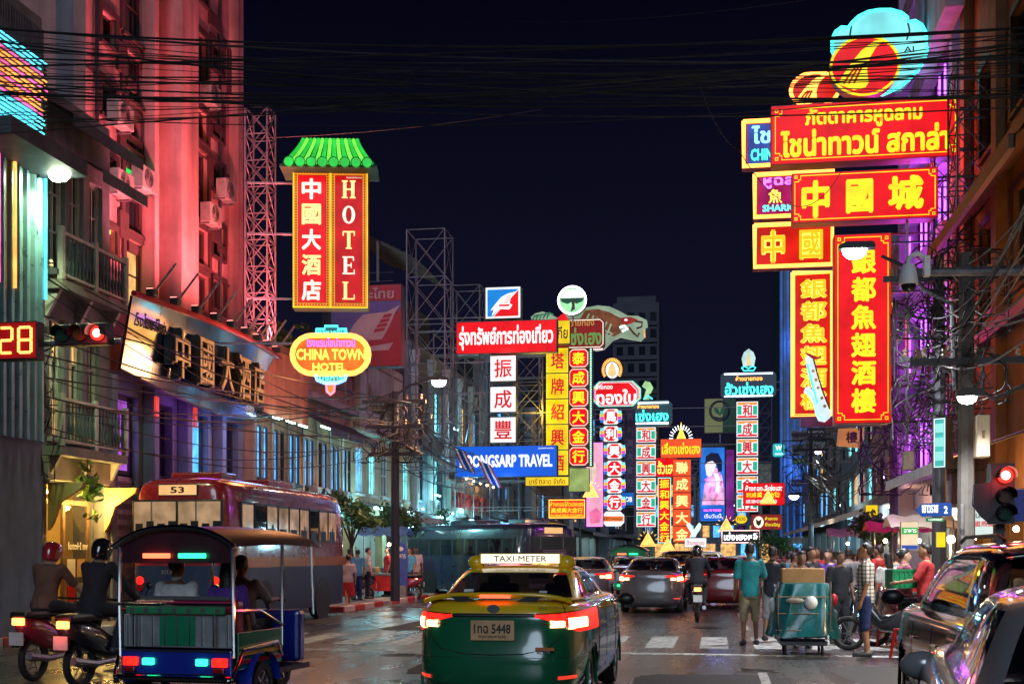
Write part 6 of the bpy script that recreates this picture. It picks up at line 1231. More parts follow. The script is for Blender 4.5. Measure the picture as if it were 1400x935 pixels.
# --- small trees
def leaf_mesh(rad, n, seed, size=.09, sc=(1, 1, .8)):
    rd = random.Random(seed); vs = []; fs = []
    cl = [Vector((rd.gauss(0, .5) * sc[0], rd.gauss(0, .5) * sc[1], rd.gauss(0, .45) * sc[2])) * rad for _ in range(18)]
    for i in range(n):
        c = rd.choice(cl) + Vector((rd.gauss(0, 1), rd.gauss(0, 1), rd.gauss(0, .8))) * rad * .22
        a = Vector((rd.uniform(-1, 1), rd.uniform(-1, 1), rd.uniform(-.6, .8))).normalized(); b_ = a.orthogonal().normalized(); b_.rotate(Matrix.Rotation(rd.uniform(0, 6.28), 3, a)); L = size * rd.uniform(.7, 1.4)
        o = len(vs); nn = a.cross(b_) * .1 * L; vs += [c - a * L, c + b_ * L * .4 + nn, c + a * L, c - b_ * L * .4 + nn]; fs.append((o, o + 1, o + 2, o + 3))
    me = bpy.data.meshes.new('leaves'); me.from_pydata([tuple(v) for v in vs], [], fs); return me
def leafmat(name, c):
    m, t, b = _base(name); N = t.nodes; L = t.links; g = N.new('ShaderNodeNewGeometry'); r = N.new('ShaderNodeValToRGB'); L.new(g.outputs['Random Per Island'], r.inputs[0])
    r.color_ramp.elements[0].color = tuple(x * .5 for x in c) + (1,); r.color_ramp.elements[1].color = tuple(min(1, x * 1.5) for x in c) + (1,); L.new(r.outputs[0], b.inputs['Base Color']); b.inputs['Roughness'].default_value = .5
    b.inputs['Subsurface Weight'].default_value = 0; return m
m_leaf = leafmat('foliage', (.05, .11, .03)); m_bark = mat('bark', (.09, .065, .045), .9, 0, .4, 8, .6, 25)
def tree(name, label, base, h, rad, seed, n=1500, group='small street trees'):
    t = thing(name, label, 'tree', base, 0, group); rd = random.Random(seed); mb = MB()
    mb.tube([(0, 0, 0), (.05, 0, h * .3), (-.03, .02, h * .6), (.02, 0, h * .85)], [.085, .07, .06, .04], 8)
    for i in range(6): a = 2 * pi * i / 6 + rd.uniform(0, .5); mb.tube([(0, 0, h * .62), (math.cos(a) * rad * .35, math.sin(a) * rad * .35, h * .82), (math.cos(a) * rad * .7, math.sin(a) * rad * .7, h + rd.uniform(-.1, .3) * rad)], [.04, .028, .012], 6)
    mb.build('trunk', m_bark, t, smooth=True); obj('crown', leaf_mesh(rad, n, seed), m_leaf, t, (0, 0, h)); return t
for k, (px, py, r, Y, lab) in enumerate(((481, 704, .62, 38.5, 'rounded green street tree nearest the bus'), (538, 713, .72, 42, 'rounded dark street tree beside the dark utility pole'), (600, 730, .6, 49, 'small round street tree above the pedestrian sign'), (445, 690, .5, 36, 'dim leafy street tree behind the bus roof'))):
    c = P(px, py, Y); tree('street_tree', lab, (c.x, Y, .14), c.z - .14, r, 20 + k)
c = P(1194, 727, 38); tree('street_tree', 'dense green bush between the crowd and the yellow banner', (c.x, 38, .14), c.z - .14, .55, 40); c = P(1062, 745, 70); tree('street_tree', 'small green tree in the far crowd with red flowers', (c.x, 70, .14), c.z - .14, .9, 41)
for k, (px, Yy) in enumerate(((372, 36.3), (392, 38), (425, 40.4))):
    q = Q(px, 445, -13.6); t = thing('roof_plant', ('spiky roof plant nearest the lattice tower', 'middle roof plant left of the oval sign', 'roof plant right above the oval sign')[k], 'plant', (-13.6, q.y, 7.5), 0, 'plants on the cream roof'); MB().lathe([(.12, 0), (.2, .3), (.21, .32)], 10).build('pot', m_ploch, t); obj('leaves', leaf_mesh(.45, 260, 60 + k, .16, (1, 1, 1.1)), m_leaf, t, (0, 0, .75)); MB().tube([(0, 0, .3), (0, 0, .9)], .02, 5).build('stem', m_bark, t)
# hanging plant by the yellow shop
q = P(120, 665, 23.5); t = thing('hanging_plant', 'leafy hanging plant in front of the yellow lit shop', 'plant', (q.x, 23.5, 2.3)); obj('leaves', leaf_mesh(.33, 200, 71, .1, (.7, .7, 1.1)), leafmat('foliage bright', (.10, .20, .03)), t, (0, 0, .6)); MB().tube([(0, 0, .7), (0, 0, 1.3)], .008, 5).build('cord', m_wire, t)
# pedestrian warning sign
s = Sign('pedestrian_sign', 'yellow diamond pedestrian warning sign on a grey post', (580, 731, 607, 760), 45, .03); s.poly([(593.5, 731), (607, 745.5), (593.5, 760), (580, 745.5)], mat('warning yellow', (.75, .45, .03), .4, 0, .1), 0, .03, 'plate'); s.tube([(593.5, 733), (605, 745.5), (593.5, 758), (582, 745.5)], .012, p_dk, 1, 'rim', True)
s.poly(ell_pts(593.5, 739.5, 1.6, 1.6, 10), p_dk, 1, .01, 'pictogram'); s.poly([(592, 742), (595, 742), (597, 747), (596, 747.5), (595, 745), (595, 748), (597.5, 754), (596, 754.5), (593.5, 749.5), (591, 754.5), (589.5, 754), (592, 748), (592, 745), (590.5, 747.5), (589.5, 747)], p_dk, 1, .01, 'pictogram'); MB().tube([(0, .05, .2), (0, .05, -s.c.z + .14)], .03, 8).build('post', m_steel, s.T)
s = Sign('arched_blue_board', 'standing arched blue board with white lettering on the left pavement', (539, 741, 557, 800), 40, .06); s.poly([(539, 800), (539, 750), (541, 745), (548, 741), (555, 745), (557, 750), (557, 800)], mat('board blue', (.05, .09, .40), .4), 0, .06, 'panel'); s.text('อาหาร', (541, 757, 555, 763), m_white, 1, .01); s.poly(ell_pts(548, 750, 4, 3, 12), m_white, 1, .01, 'emblem'); MB().box(-.2, .2, -.1, .1, -s.c.z + .14, (s.cy - 800) * s.kz).build('stand', m_steel, s.T)
# ================================================================ VEHICLES
m_tyre = mat('tyre rubber', (.015, .015, .016), .8, 0, .2, 10); m_rim = mat('alloy rim', (.45, .45, .47), .3, .9, .1, 4)
m_cglass = glass('car glass', (.006, .008, .012), .03, .62); m_cint = mat('car interior', (.02, .018, .02), .8); m_trim = mat('black trim', (.012, .012, .013), .4)
m_lensr = mat('tail lens red', (.32, .008, .01), .12, 0, .1, 3, coat=.8); e_tail = emi('tail light lit', (1, .02, .012), 1.6, .45, 14); e_core = emi('tail light core', (1, .50, .20), 8, 0); e_brk = emi('brake bar', (1, .09, .04), 3.2, .2, 20)
m_plate = mat('number plate', (.75, .42, .20), .5); m_plw = mat('number plate white', (.6, .6, .58), .5)
def paint(name, c, rough=.25, metal=0.): return mat('car paint ' + name, c, rough, metal, .06, 2, coat=1.)
def ringpt(l, a, off=0.):
    z, yr, yf, hw, n = l; yc = (yr + yf) / 2; hl = (yf - yr) / 2 + off; hw += off; e = 2 / n
    s_, c_ = math.sin(a), math.cos(a)
    return Vector((hw * math.copysign(abs(s_) ** e, s_), yc - hl * math.copysign(abs(c_) ** e, c_), z))
def at_z(rings, z):
    for a, b in zip(rings, rings[1:]):
        if a[0] <= z <= b[0]: t = (z - a[0]) / max(1e-6, b[0] - a[0]); return tuple(x + (y - x) * t for x, y in zip(a, b))
    return rings[-1]
def ang_x(l, x):
    hw, n = l[3], l[4]; return math.asin(min(1, max(0, abs(x) / hw)) ** (n / 2)) * (1 if x >= 0 else -1)
SEDAN = dict(body=[(.20, .16, 4.5, .74, 5), (.26, .07, 4.56, .82, 5), (.40, .01, 4.60, .87, 5), (.55, .0, 4.62, .885, 5), (.72, .03, 4.60, .888, 5), (.86, .05, 4.52, .88, 5), (1.01, .065, 4.40, .865, 5), (1.10, .115, 4.2, .835, 4.5), (1.14, .24, 3.9, .76, 4)],
             cabin=[(1.05, .60, 3.45, .80, 5), (1.13, .72, 3.33, .775, 5), (1.24, .94, 3.08, .72, 5), (1.36, 1.20, 2.78, .655, 4.5), (1.435, 1.42, 2.55, .59, 4), (1.475, 1.70, 2.3, .46, 3.2), (1.49, 1.9, 2.15, .25, 2.5)], wheels=(.98, 3.68), r=.315, win=(1.145, 1.40), bpil=2.05, cpil=1.28)
SUV = dict(body=[(.28, .16, 4.6, .78, 5), (.36, .06, 4.66, .87, 5), (.55, .0, 4.70, .91, 6), (.75, .02, 4.70, .92, 6), (.92, .05, 4.62, .91, 6), (1.05, .08, 4.5, .895, 6), (1.12, .14, 4.2, .86, 5)],
           cabin=[(1.05, .12, 3.7, .86, 7), (1.15, .17, 3.6, .84, 7), (1.32, .30, 3.35, .80, 7), (1.5, .45, 3.02, .74, 6), (1.6, .58, 2.75, .68, 5), (1.665, .85, 2.5, .58, 4), (1.69, 1.1, 2.3, .35, 3)], wheels=(.95, 3.75), r=.36, win=(1.17, 1.545), bpil=2.1, cpil=1.0)
def wheel(t, x, y, r, side):
    prof = [(r * .62, -.1), (r * .95, -.1), (r, -.06), (r, .06), (r * .95, .1), (r * .62, .1)]; M = Matrix.Translation((x, y, r)) @ Matrix.Rotation(pi / 2, 4, 'Y')
    w = MB(); vs = []; n = 24
    for rr, z in prof: vs += [M @ Vector((rr * math.cos(2 * pi * i / n), rr * math.sin(2 * pi * i / n), z)) for i in range(n)]
    k = len(prof); w.add(vs, [(j * n + i, j * n + (i + 1) % n, ((j + 1) % k) * n + (i + 1) % n, ((j + 1) % k) * n + i) for j in range(k) for i in range(n)])
    o = w.build('wheel', m_tyre, t, smooth=True); rb = MB()
    rb.lathe([(r * .60, -.07), (r * .62, .085), (r * .54, .09), (r * .5, .04), (.001, .03)], 20, M=M if side > 0 else Matrix.Translation((x, y, r)) @ Matrix.Rotation(-pi / 2, 4, 'Y'))
    for i in range(5):
        a = 2 * pi * i / 5; rb.bar((x + side * .06, y + math.cos(a) * r * .1, r + math.sin(a) * r * .1), (x + side * .075, y + math.cos(a) * r * .56, r + math.sin(a) * r * .56), .035)
    rb.build('rim', m_rim, o, smooth=True)
EV = {}
def even_angles(seg, hw=.85, hl=2.3, n=5):
    if seg in EV: return EV[seg]
    N_ = 4000; acc = [0.]; pv = None
    q = lambda a: Vector((hw * math.copysign(abs(math.sin(a)) ** (2 / n), math.sin(a)), -hl * math.copysign(abs(math.cos(a)) ** (2 / n), math.cos(a))))
    pts = [q(pi / 2 * i / N_) for i in range(N_ + 1)]
    for i in range(N_):
        d = (pts[i + 1] - pts[i]); L = d.length; tn = 0.
        if pv is not None and L > 1e-9 and pv.length > 1e-9: tn = abs(d.angle(pv))
        pv = d; acc.append(acc[-1] + L + tn * .55)
    m = seg // 4; out = []; j = 0
    for i in range(m):
        while acc[j] < acc[-1] * i / m: j += 1
        out.append(pi / 2 * j / N_)
    full = out + [pi / 2] + [pi - a for a in out[:0:-1]]; EV[seg] = full + [a + pi for a in full]; return EV[seg]
def car(label, spec, loc, rz, up, low=None, split=.93, lit=True, group=None, plate=('', ''), name='car', cat='car', seg=72, detail=True, spoiler=True, fold=0.):
    t = thing(name, label, cat, loc, rz, group); low = low or up
    B = catmull(spec['body'], 5 if detail else 2); C = catmull(spec['cabin'], 5 if detail else 2)
    angs = even_angles(seg)
    def shell(rings, test, nm, m, cap=False):
        vs = []; idx = {}; fs = []
        def vi(j, i):
            k = (j, i % seg)
            if k not in idx: idx[k] = len(vs); vs.append(tuple(ringpt(rings[j], angs[i % seg])))
            return idx[k]
        for j in range(len(rings) - 1):
            for i in range(seg):
                p = [ringpt(rings[jj], angs[ii % seg]) for jj, ii in ((j, i), (j, i + 1), (j + 1, i + 1), (j + 1, i))]; c = sum(p, Vector()) / 4
                if test(c, (angs[i] + (angs[i + 1] if i + 1 < seg else 2 * pi)) / 2, rings[j], (rings[j][0] + rings[j + 1][0]) / 2): fs.append((vi(j, i), vi(j, i + 1), vi(j + 1, i + 1), vi(j + 1, i)))
        if cap: fs.append(tuple(vi(len(rings) - 1, i) for i in range(seg)))
        if not fs: return None
        mb = MB(); mb.add(vs, fs); return mb.build(nm, m, t, smooth='all' if not cap else True)
    wy = spec['wheels']; wr = spec['r']
    def arch(c): return abs(c.x) > .55 and any((c.y - y) ** 2 + (c.z - wr) ** 2 < (wr + .05) ** 2 for y in wy)
    bin_ = [r for r in B if r[0] <= split] + [at_z(B, split)]; btop = [at_z(B, split)] + [r for r in B if r[0] > split]
    shell(bin_, lambda c, a, r, zm: not arch(c), 'lower_body', low); shell(btop, lambda c, a, r, zm: True, 'upper_body', up, True)
    z0, z1 = spec['win']; mid = C[len(C) // 3]
    def kd(c, a, r, zm):
        if not z0 < zm < z1: return 'p'
        a2 = a if a <= pi else 2 * pi - a; ym = ringpt(mid, a2).y; xm = ringpt(mid, a2).x / mid[3]; yr, yf = mid[1], mid[2]; L_ = yf - yr
        if ym < yr + L_ * .5 and xm < .86 and a2 < R(60): return 'rear'
        if ym > yr + L_ * .5 and xm < .88 and a2 > R(120): return 'front'
        if L_ * (.14 if spec is SEDAN else .1) < ym - yr < L_ * .92 and abs((ym - yr) / L_ - .52) > .016 and (spec is SEDAN or abs((ym - yr) / L_ - .26) > .014): return 'side'
        return 'p'
    shell(C, lambda *q: kd(*q) == 'p', 'roof_and_pillars', up, True); shell(C, lambda *q: kd(*q) == 'rear', 'rear_window', m_cglass); shell(C, lambda *q: kd(*q) == 'front', 'windscreen', m_cglass)
    shell(C, lambda *q: kd(*q) == 'side' and q[0].x > 0, 'side_window', m_cglass); shell(C, lambda *q: kd(*q) == 'side' and q[0].x < 0, 'side_window', m_cglass)
    MB().box(-.7, .7, .3, 4.2, .16, .3).build('underbody', m_trim, t)
    for y in wy:
        for s_ in (-1, 1):
            l = at_z(B, wr); wheel(t, s_ * (l[3] - .115), y, wr, s_)
            if detail:
                l2 = at_z(B, wr + .2); pts = [Vector((s_ * (l[3] + .0), y + (wr + .055) * math.cos(a), wr + (wr + .055) * math.sin(a))) for a in [-.2 + (pi + .4) * k / 16 for k in range(17)]]; MB().tube(pts, .018, 5).build('arch_lip', low, t)
                MB().lathe([(.001, 0), (wr + .05, 0)], 20, M=Matrix.Translation((s_ * (l[3] - .25), y, wr)) @ Matrix.Rotation(pi / 2, 4, 'Y')).build('wheel_well', m_trim, t)
    # seats
    for x in (-.38, .38):
        MB().cbox((x, 2.35, .95), (.46, .14, .62)).cbox((x, 2.35, 1.26), (.26, .1, .16)).build('front_seat', m_cint, t, bev=.03) if False else MB().cbox((x, 2.35, .95), (.46, .14, .62)).build('front_seat', m_cint, t, bev=.04)
        MB().cbox((x, 2.33, 1.27 + (spec is SUV) * .12), (.26, .1, .17)).build('headrest', m_cint, t, bev=.04); MB().cbox((x, 1.35, 1.12 + (spec is SUV) * .1), (.26, .1, .16)).build('headrest', m_cint, t, bev=.04)
    MB().cbox((0, 2.85, 1.34 + (spec is SUV) * .16), (.24, .04, .07)).build('inner_mirror', m_cint, t, bev=.01); MB().cbox((0, 1.38, .9), (1.3, .16, .5)).build('rear_seat', m_cint, t, bev=.04)
    def patch(nm, x0, x1, f0, f1, m, off=.012, n=10, wrap=0):
        """strip on the rear skin from x0 to x1 (wrap: radians past the corner); f0/f1 give lower and upper z along it"""
        rows = []; la = at_z(B, f0(.5) * .5 + f1(.5) * .5); a0 = ang_x(la, x0); a1 = ang_x(la, x1) + math.copysign(wrap, x1)
        for i in range(n + 1):
            u = i / n; a = a0 + (a1 - a0) * u; zl, zh = f0(u), f1(u); col = []
            for k in range(6): z = zl + (zh - zl) * k / 5; o_ = off * (1 - .7 * (k in (0, 5)) ) ; col.append(tuple(ringpt(at_z(B, z), a, o_)))
            rows.append(col)
        mb = MB().grid(rows); return mb.build(nm, m, t, smooth='all', recalc=False)
    if spec is SEDAN:
        for s_ in (-1, 1):
            patch('tail_light', s_ * .40, s_ * .84, lambda u: .985 - .15 * min(1, u * 1.9), lambda u: 1.01 + .045 * u, m_lensr if not lit else e_tail, .014, 14, .30)
            if lit:
                patch('tail_light_core', s_ * .70, s_ * .83, lambda u: .865, lambda u: .985, e_core, .022, 6, .02); patch('tail_light_core', s_ * .545, s_ * .67, lambda u: .885, lambda u: .955, e_core, .022, 5)
            if detail:
                patch('lens_rib', s_ * .47, s_ * .84, lambda u: .918 - .03 * u, lambda u: .926 - .03 * u, m_lensr, .027, 8, .2); patch('lens_rib', s_ * .685, s_ * .693, lambda u: .85, lambda u: 1.0, m_lensr, .028, 2); patch('lens_edge', s_ * .40, s_ * .84, lambda u: 1.008 + .045 * u, lambda u: 1.020 + .045 * u, m_trim, .02, 10, .28)
            patch('reflector', s_ * .62, s_ * .77, lambda u: .385, lambda u: .42, emi('reflector red', (1, .06, .03), .9, 0, light=False), .012, 4)
        if detail:
            patch('trunk_garnish', -.40, .40, lambda u: .985, lambda u: 1.02, m_trim, .016, 14)
            q = ringpt(at_z(B, .8), 0, .012); px_ = MB().box(-.215, .215, q.y - .02, q.y + .01, .76, .955).build('number_plate', m_plate, t, bev=.008)
            text(plate[0], m_trim, px_, (0, q.y - .024, .875), .36, .09, .02); text(plate[1], m_trim, px_, (0, q.y - .024, .793), .27, .036, .01)
            pts = [(-.64, .90), (-.62, .78), (-.52, .68), (-.3, .635), (0, .625), (.3, .635), (.52, .68), (.62, .78), (.64, .90)]
            MB().tube([ringpt(at_z(B, z), ang_x(at_z(B, z), x), .003) for x, z in pts], .006, 5).build('trunk_seam', m_trim, t)
            for s_ in (-1, 1): patch('trunk_seam', s_ * .655, s_ * .662, lambda u: 1.03, lambda u: 1.125, m_trim, .006, 1)
            patch('bumper_seam', -.85, .85, lambda u: .595, lambda u: .601, m_trim, .004, 16); patch('bumper_insert', -.55, .55, lambda u: .215, lambda u: .34, m_trim, .012, 12)
            MB().lathe([(.001, -.01), (.05, -.01), (.05, .01), (.001, .01)], 18, M=Matrix.Translation((0, ringpt(at_z(B, 1.065), 0, .012).y, 1.065)) @ Matrix.Rotation(pi / 2, 4, 'X') @ Matrix.Diagonal((1.25, .8, 1, 1))).build('emblem', m_chrome, t, smooth=True)
        if spoiler and detail:
            sp_ = MB(); n = 20; rows = []
            for k, (dy, dz) in enumerate(((.02, .045), (-.05, .075), (.0, .095), (.24, .075), (.24, .05))):
                rows.append([(-.74 + 1.48 * i / n, .20 + dy + .10 * (abs(i / n - .5) * 2) ** 3, 1.125 + dz - .07 * (abs(i / n - .5) * 2) ** 4) for i in range(n + 1)])
            sp_.grid(rows).build('spoiler', up, t, smooth='all', recalc=False)
            bl = MB().box(-.15, .15, .128, .16, 1.165, 1.195).build('brake_light', e_brk if lit else m_lensr, t)
            for s_ in (-1, 1): MB().prism([(s_ * .2, 1.13), (s_ * .30, 1.18), (s_ * .46, 1.175), (s_ * .38, 1.13)], .19, .21).build('spoiler_foot', m_trim, t)
    else:
        for s_ in (-1, 1): patch('tail_light', s_ * .66, s_ * .90, lambda u: .74, lambda u: 1.02, m_lensr if not lit else e_tail, .014, 8, .22)
        if detail:
            patch('tailgate_handle', -.3, .3, lambda u: .93, lambda u: .99, m_chrome, .02, 6); patch('bumper_insert', -.7, .7, lambda u: .38, lambda u: .52, m_trim, .014, 10); patch('number_plate', -.2, .2, lambda u: .74, lambda u: .86, m_plw, .016, 2)
            for s_ in (-1, 1): patch('chrome_strip', s_ * .68, s_ * .88, lambda u: .70, lambda u: .725, m_chrome, .02, 4, .12)
            rows = [[(-.66 + 1.32 * i / 12, y - .03 * (1 - (2 * i / 12 - 1) ** 2), z - .03 * (2 * i / 12 - 1) ** 4) for i in range(13)] for y, z in ((.72, 1.665), (.40, 1.625), (.33, 1.60), (.40, 1.585), (.60, 1.60))]
            MB().grid(rows).build('roof_spoiler', up, t, smooth='all', recalc=False); MB().bar((-.5, .24, 1.22), (.15, .22, 1.2), .012).build('wiper', m_trim, t)
            for x in (-.6, .6): MB().tube([(x, .9, 1.69), (x, 1.1, 1.73), (x, 2.3, 1.73), (x, 2.5, 1.69)], .016, 6).build('roof_rail', m_trim, t)
    yz = (3.05, 1.06) if spec is SEDAN else (3.3, 1.2)
    for s_ in (-1, 1):
        mr = MB().sphere((0, 0, 0), .10, 12, 8, (1.05, .55, .72)); mr.v = [(v[0] + s_ * (spec['body'][3][3] + .13 - fold), v[1] + yz[0], v[2] + yz[1]) for v in mr.v]; o = mr.build('mirror', m_trim if not fold else up, t, smooth=True)
        MB().bar((s_ * (spec['body'][3][3] - .08), yz[0] + .02, yz[1] - .03), (s_ * (spec['body'][3][3] + .08 - fold), yz[0], yz[1] - .02), .03).build('stalk', m_trim, o)
        if detail:
            for yh in (1.75, 2.85): MB().bar((s_ * (spec['body'][3][3] + .012), yh, .86), (s_ * (spec['body'][3][3] + .012), yh + .2, .86), .016).build('door_handle', up, t)
            for yd in (1.35, 2.1, 3.1):
                MB().tube([ringpt(at_z(B, z), 0) * 0 + Vector((s_ * (at_z(B, z)[3] + .002), yd, z)) for z in (.36, .5, .7, .9, 1.0)], .005, 4).build('door_seam', m_trim, t)
    return t
yel = paint('yellow', (.88, .56, .015)); grn = paint('green', (.008, .13, .055), .2)
tx = car('yellow over green taxi with brake lights on and a lit roof sign in the foreground', SEDAN, (-2.13, 11.75, 0), R(-1.0), yel, grn, 1.0, plate=('1ทฉ 5448', 'กรุงเทพมหานคร'), name='taxi', cat='taxi', seg=128)
# taxi roof sign
rs = MB().box(-.46, .46, 1.56, 1.72, 1.485, 1.60).build('roof_sign', yel, tx, bev=.02); MB().box(-.43, .43, 1.548, 1.558, 1.492, 1.592).build('sign_face', emi('taxi sign face', (1, .9, .72), 1.3, .1, 3), rs)
for s_ in (-1, 1): MB().sphere((s_ * .5, 1.65, 1.5), .1, 10, 6, (1, .9, .8)).build('sign_end', yel, rs, smooth=True)
text('TAXI-METER', m_trim, rs, (0, 1.545, 1.542), .58, .062, .006); text('บุคคล COROLLA', m_trim, tx, (.58, .07, 1.075), .28, .03, .005)
text('ALTIS', m_chrome, tx, (.50, -.012, .66), .13, .026, .01); MB().box(.42, .60, -.002, .03, .672, .70).build('decal', mat('decal orange', (.7, .2, .05), .4), tx)
for x_, z_, w_, h_ in ((-.42, 1.20, .1, .06), (.36, 1.19, .08, .05)): MB().cbox((x_, .885 + (z_ - 1.2) * 1.9, z_), (w_, .006, h_)).build('window_sticker', m_white, tx, rot=None)
sv = car('glossy black sport utility car parked at the right with neon mirrored in its glass', SUV, (2.64, 8.5, 0), 0, paint('black', (.008, .008, .010), .12), None, .9, False, seg=128)
sl = car('silver sedan cut by the lower right corner, nearest car', SEDAN, (1.40, 3.1, 0), R(-8), paint('silver', (.50, .50, .52), .25, .3), None, .93, False, seg=128, spoiler=False, fold=.16)
far = [('grey sedan with glowing tail lights queuing beyond the zebra crossing', (-1.75, 33, 0), (.09, .085, .09), SEDAN), ('dark red sedan with glowing tail lights near the middle of the street', (.1, 36, 0), (.16, .012, .015), SEDAN), ('slate sedan with glowing tail lights half hidden by the taxi', (-3.9, 36, 0), (.13, .13, .14), SEDAN), ('black sport utility car ahead in the queue', (-1.3, 43, 0), (.02, .02, .025), SUV), ('pink taxi far ahead in the queue', (.9, 47, 0), (.6, .08, .2), SEDAN), ('blue sedan far ahead in the queue', (-3.4, 49, 0), (.03, .08, .25), SEDAN), ('white van like car far down the street', (-.6, 60, 0), (.55, .55, .55), SUV), ('green taxi far down the street', (1.4, 66, 0), (.05, .3, .1), SEDAN), ('orange taxi at the far end of the traffic', (-2.6, 72, 0), (.7, .22, .03), SEDAN)]
for lab, loc, c, sp_ in far: car(lab, sp_, loc, R(random.uniform(-4, 4)), paint(lab.split(' with')[0][:24], c), None, .9, True, 'cars queuing down the street', seg=48, detail=False)

# --- buses
def bus(label, loc, rz, W, L, Hh, mt, ml, win, dest, name='bus', stripe=None, lit=True):
    t = thing(name, label, 'bus', loc, rz); w = W / 2
    def slice_(z, ins): return (z, ins[0], L - ins[0], w - ins[1], 9)
    lv = [(.32, .06, L - .06, w - .05, 10), (.4, .02, L - .02, w - .01, 10), (1.35, .0, L, w, 10)]
    up = [(1.35, .0, L, w, 10), (2.35, .04, L - .04, w - .03, 10), (Hh - .28, .08, L - .08, w - .07, 9), (Hh - .1, .18, L - .18, w - .18, 8), (Hh - .02, .45, L - .45, w - .4, 6), (Hh, 1.0, L - 1.0, w * .4, 4)]
    for nm, lvv, m_, cap in (('lower_body', lv, ml, False), ('upper_body', up, mt, True)):
        rr = catmull(lvv, 4); seg = 96; rows = [[ringpt(l, 2 * pi * i / seg) for i in range(seg)] for l in rr]; mb = MB().grid(rows, True)
        if cap: mb.f.append(tuple((len(rr) - 1) * seg + i for i in range(seg)))
        mb.build(nm, m_, t, smooth=True)
    # rear windows, proud gasketed
    zw0, zw1 = Hh - 1.12, Hh - .52
    for x0, x1 in ((-w + .18, -.03), (.03, w - .18)):
        f = MB().box(x0 - .04, x1 + .04, .0, .08, zw0 - .04, zw1 + .04).build('rear_window', m_trim, t, bev=.02); MB().box(x0, x1, -.006, .0, zw0, zw1).build('pane', win, f); [MB().box(x0 + .03 + q * .235, x0 + .19 + q * .235, -.012, -.0065, zw0, zw0 + .16 + .05 * (q % 2)).build('seat_back', m_trim, f, bev=.0) for q in range(4)]; MB().box(x0 + .36, x0 + .39, -.011, -.0066, zw0 + .1, zw1).build('grab_pole', m_steel, f)
    d = MB().box(-.42, .42, .03, .12, Hh - .4, Hh - .17).build('route_display', m_trim, t, bev=.02); MB().box(-.4, .4, .018, .03, Hh - .385, Hh - .185).build('display_face', emi('route amber', (1, .55, .22), .95, .1, 3), d)
    if dest: text(dest, m_trim, d, (0, .012, Hh - .285), .3, .13, .03)
    n = int((L - 1.2) / .72)
    for s_ in (-1, 1):
        for i in range(n):
            y = .7 + i * .72; f = MB().box(*sorted((s_ * (w - .07), s_ * (w - .005))), y, y + .66, Hh - 1.3, Hh - .5).build('side_window', m_trim, t); MB().box(*sorted((s_ * (w - .005), s_ * (w + .002))), y + .04, y + .62, Hh - 1.25, Hh - .55).build('pane', (win if (i * 7) % 5 != 2 else m_cglass) if s_ > 0 else m_cglass, f); (MB().box(*sorted((s_ * (w + .0021), s_ * (w + .006))), y + .06, y + .5, Hh - 1.25, Hh - 1.02).build('seat_back', m_trim, f) if s_ > 0 else None); (MB().sphere((s_ * (w + .0), y + .34, Hh - 1.0), .1, 8, 6, (.03, .9, 1.2)).build('passenger_head', m_trim, f) if s_ > 0 and (i * 5) % 3 == 1 else None)
        MB().box(*sorted((s_ * (w + .001), s_ * (w + .008))), .3, L - .3, 1.30, 1.52).build('side_stripe', stripe or m_plaster, t)
        for y in (2.0, L - 2.2): wheel(t, s_ * (w - .14), y, .46, s_); MB().lathe([(.001, 0), (.56, 0), (.56, .02), (.001, .02)], 24, M=Matrix.Translation((s_ * (w - .0), y, .46)) @ Matrix.Rotation(pi / 2 * s_, 4, 'Y') @ Matrix.Translation((0, 0, -.012))).build('wheel_well', m_trim, t)
        for k, (z, m_) in enumerate(((1.05, e_tail if lit else m_lensr), (.9, emi('indicator amber', (1, .35, .03), 4, 0) if s_ > 0 and lit else m_lensr))): MB().lathe([(.001, -.03), (.07, -.025), (.085, 0), (.085, .05), (.001, .05)], 14, M=Matrix.Translation((s_ * (w - .3 + .0), .0, z)) @ Matrix.Rotation(-pi / 2, 4, 'X') @ Matrix.Diagonal((1, 1, 1, 1))).build('tail_lamp', m_, t, smooth=True)
    MB().box(-w + .1, w - .1, -.05, .1, .42, .6).build('bumper', m_steel, t, bev=.03); MB().box(-.55, .55, -.02, .03, 1.42, 1.75).build('grille', m_trim, t)
    for i in range(5): MB().box(-.5, .5, -.03, -.02, 1.46 + i * .055, 1.48 + i * .055).build('louvre', m_steel, t)
    for y, l_ in ((.9, .9), (L * .45, 1.6)): MB().box(-.55, .55, y, y + l_, Hh - .05, Hh + .13).build('roof_unit', mt, t, bev=.04)
    return t
m_maroon = paint('maroon', (.30, .014, .02), .28); m_cream_b = paint('cream', (.5, .44, .33), .35); m_wbus = emi('bus cabin glow', (1, .60, .34), .26, .75, 2.4, base=.3, rough=.1)
b1 = bus('maroon public bus number 53 seen from behind at the left', (-10.72, 23.6, 0), R(0), 2.2, 8.2, 3.16, m_maroon, mat('bus skirt', (.03, .045, .11), .35, 0, .3, 3, grime=.4), m_wbus, '53', stripe=paint('orange', (.6, .2, .04)))
text('ISUZU', m_steel, b1, (-.1, -.04, 1.22), .42, .09, .02); lamp('cabin_light', (0, 3.5, 2.4), (1, .6, .3), 30, b1, .3)
b2 = bus('dark blue bus crossing behind the taxi', (-5.4, 41.5, 0), R(48), 2.3, 8.0, 2.65, paint('navy', (.008, .014, .035), .3), paint('navy', (.008, .014, .035), .3), m_cglass, '', lit=False, stripe=paint('navy', (.008, .014, .035), .3))

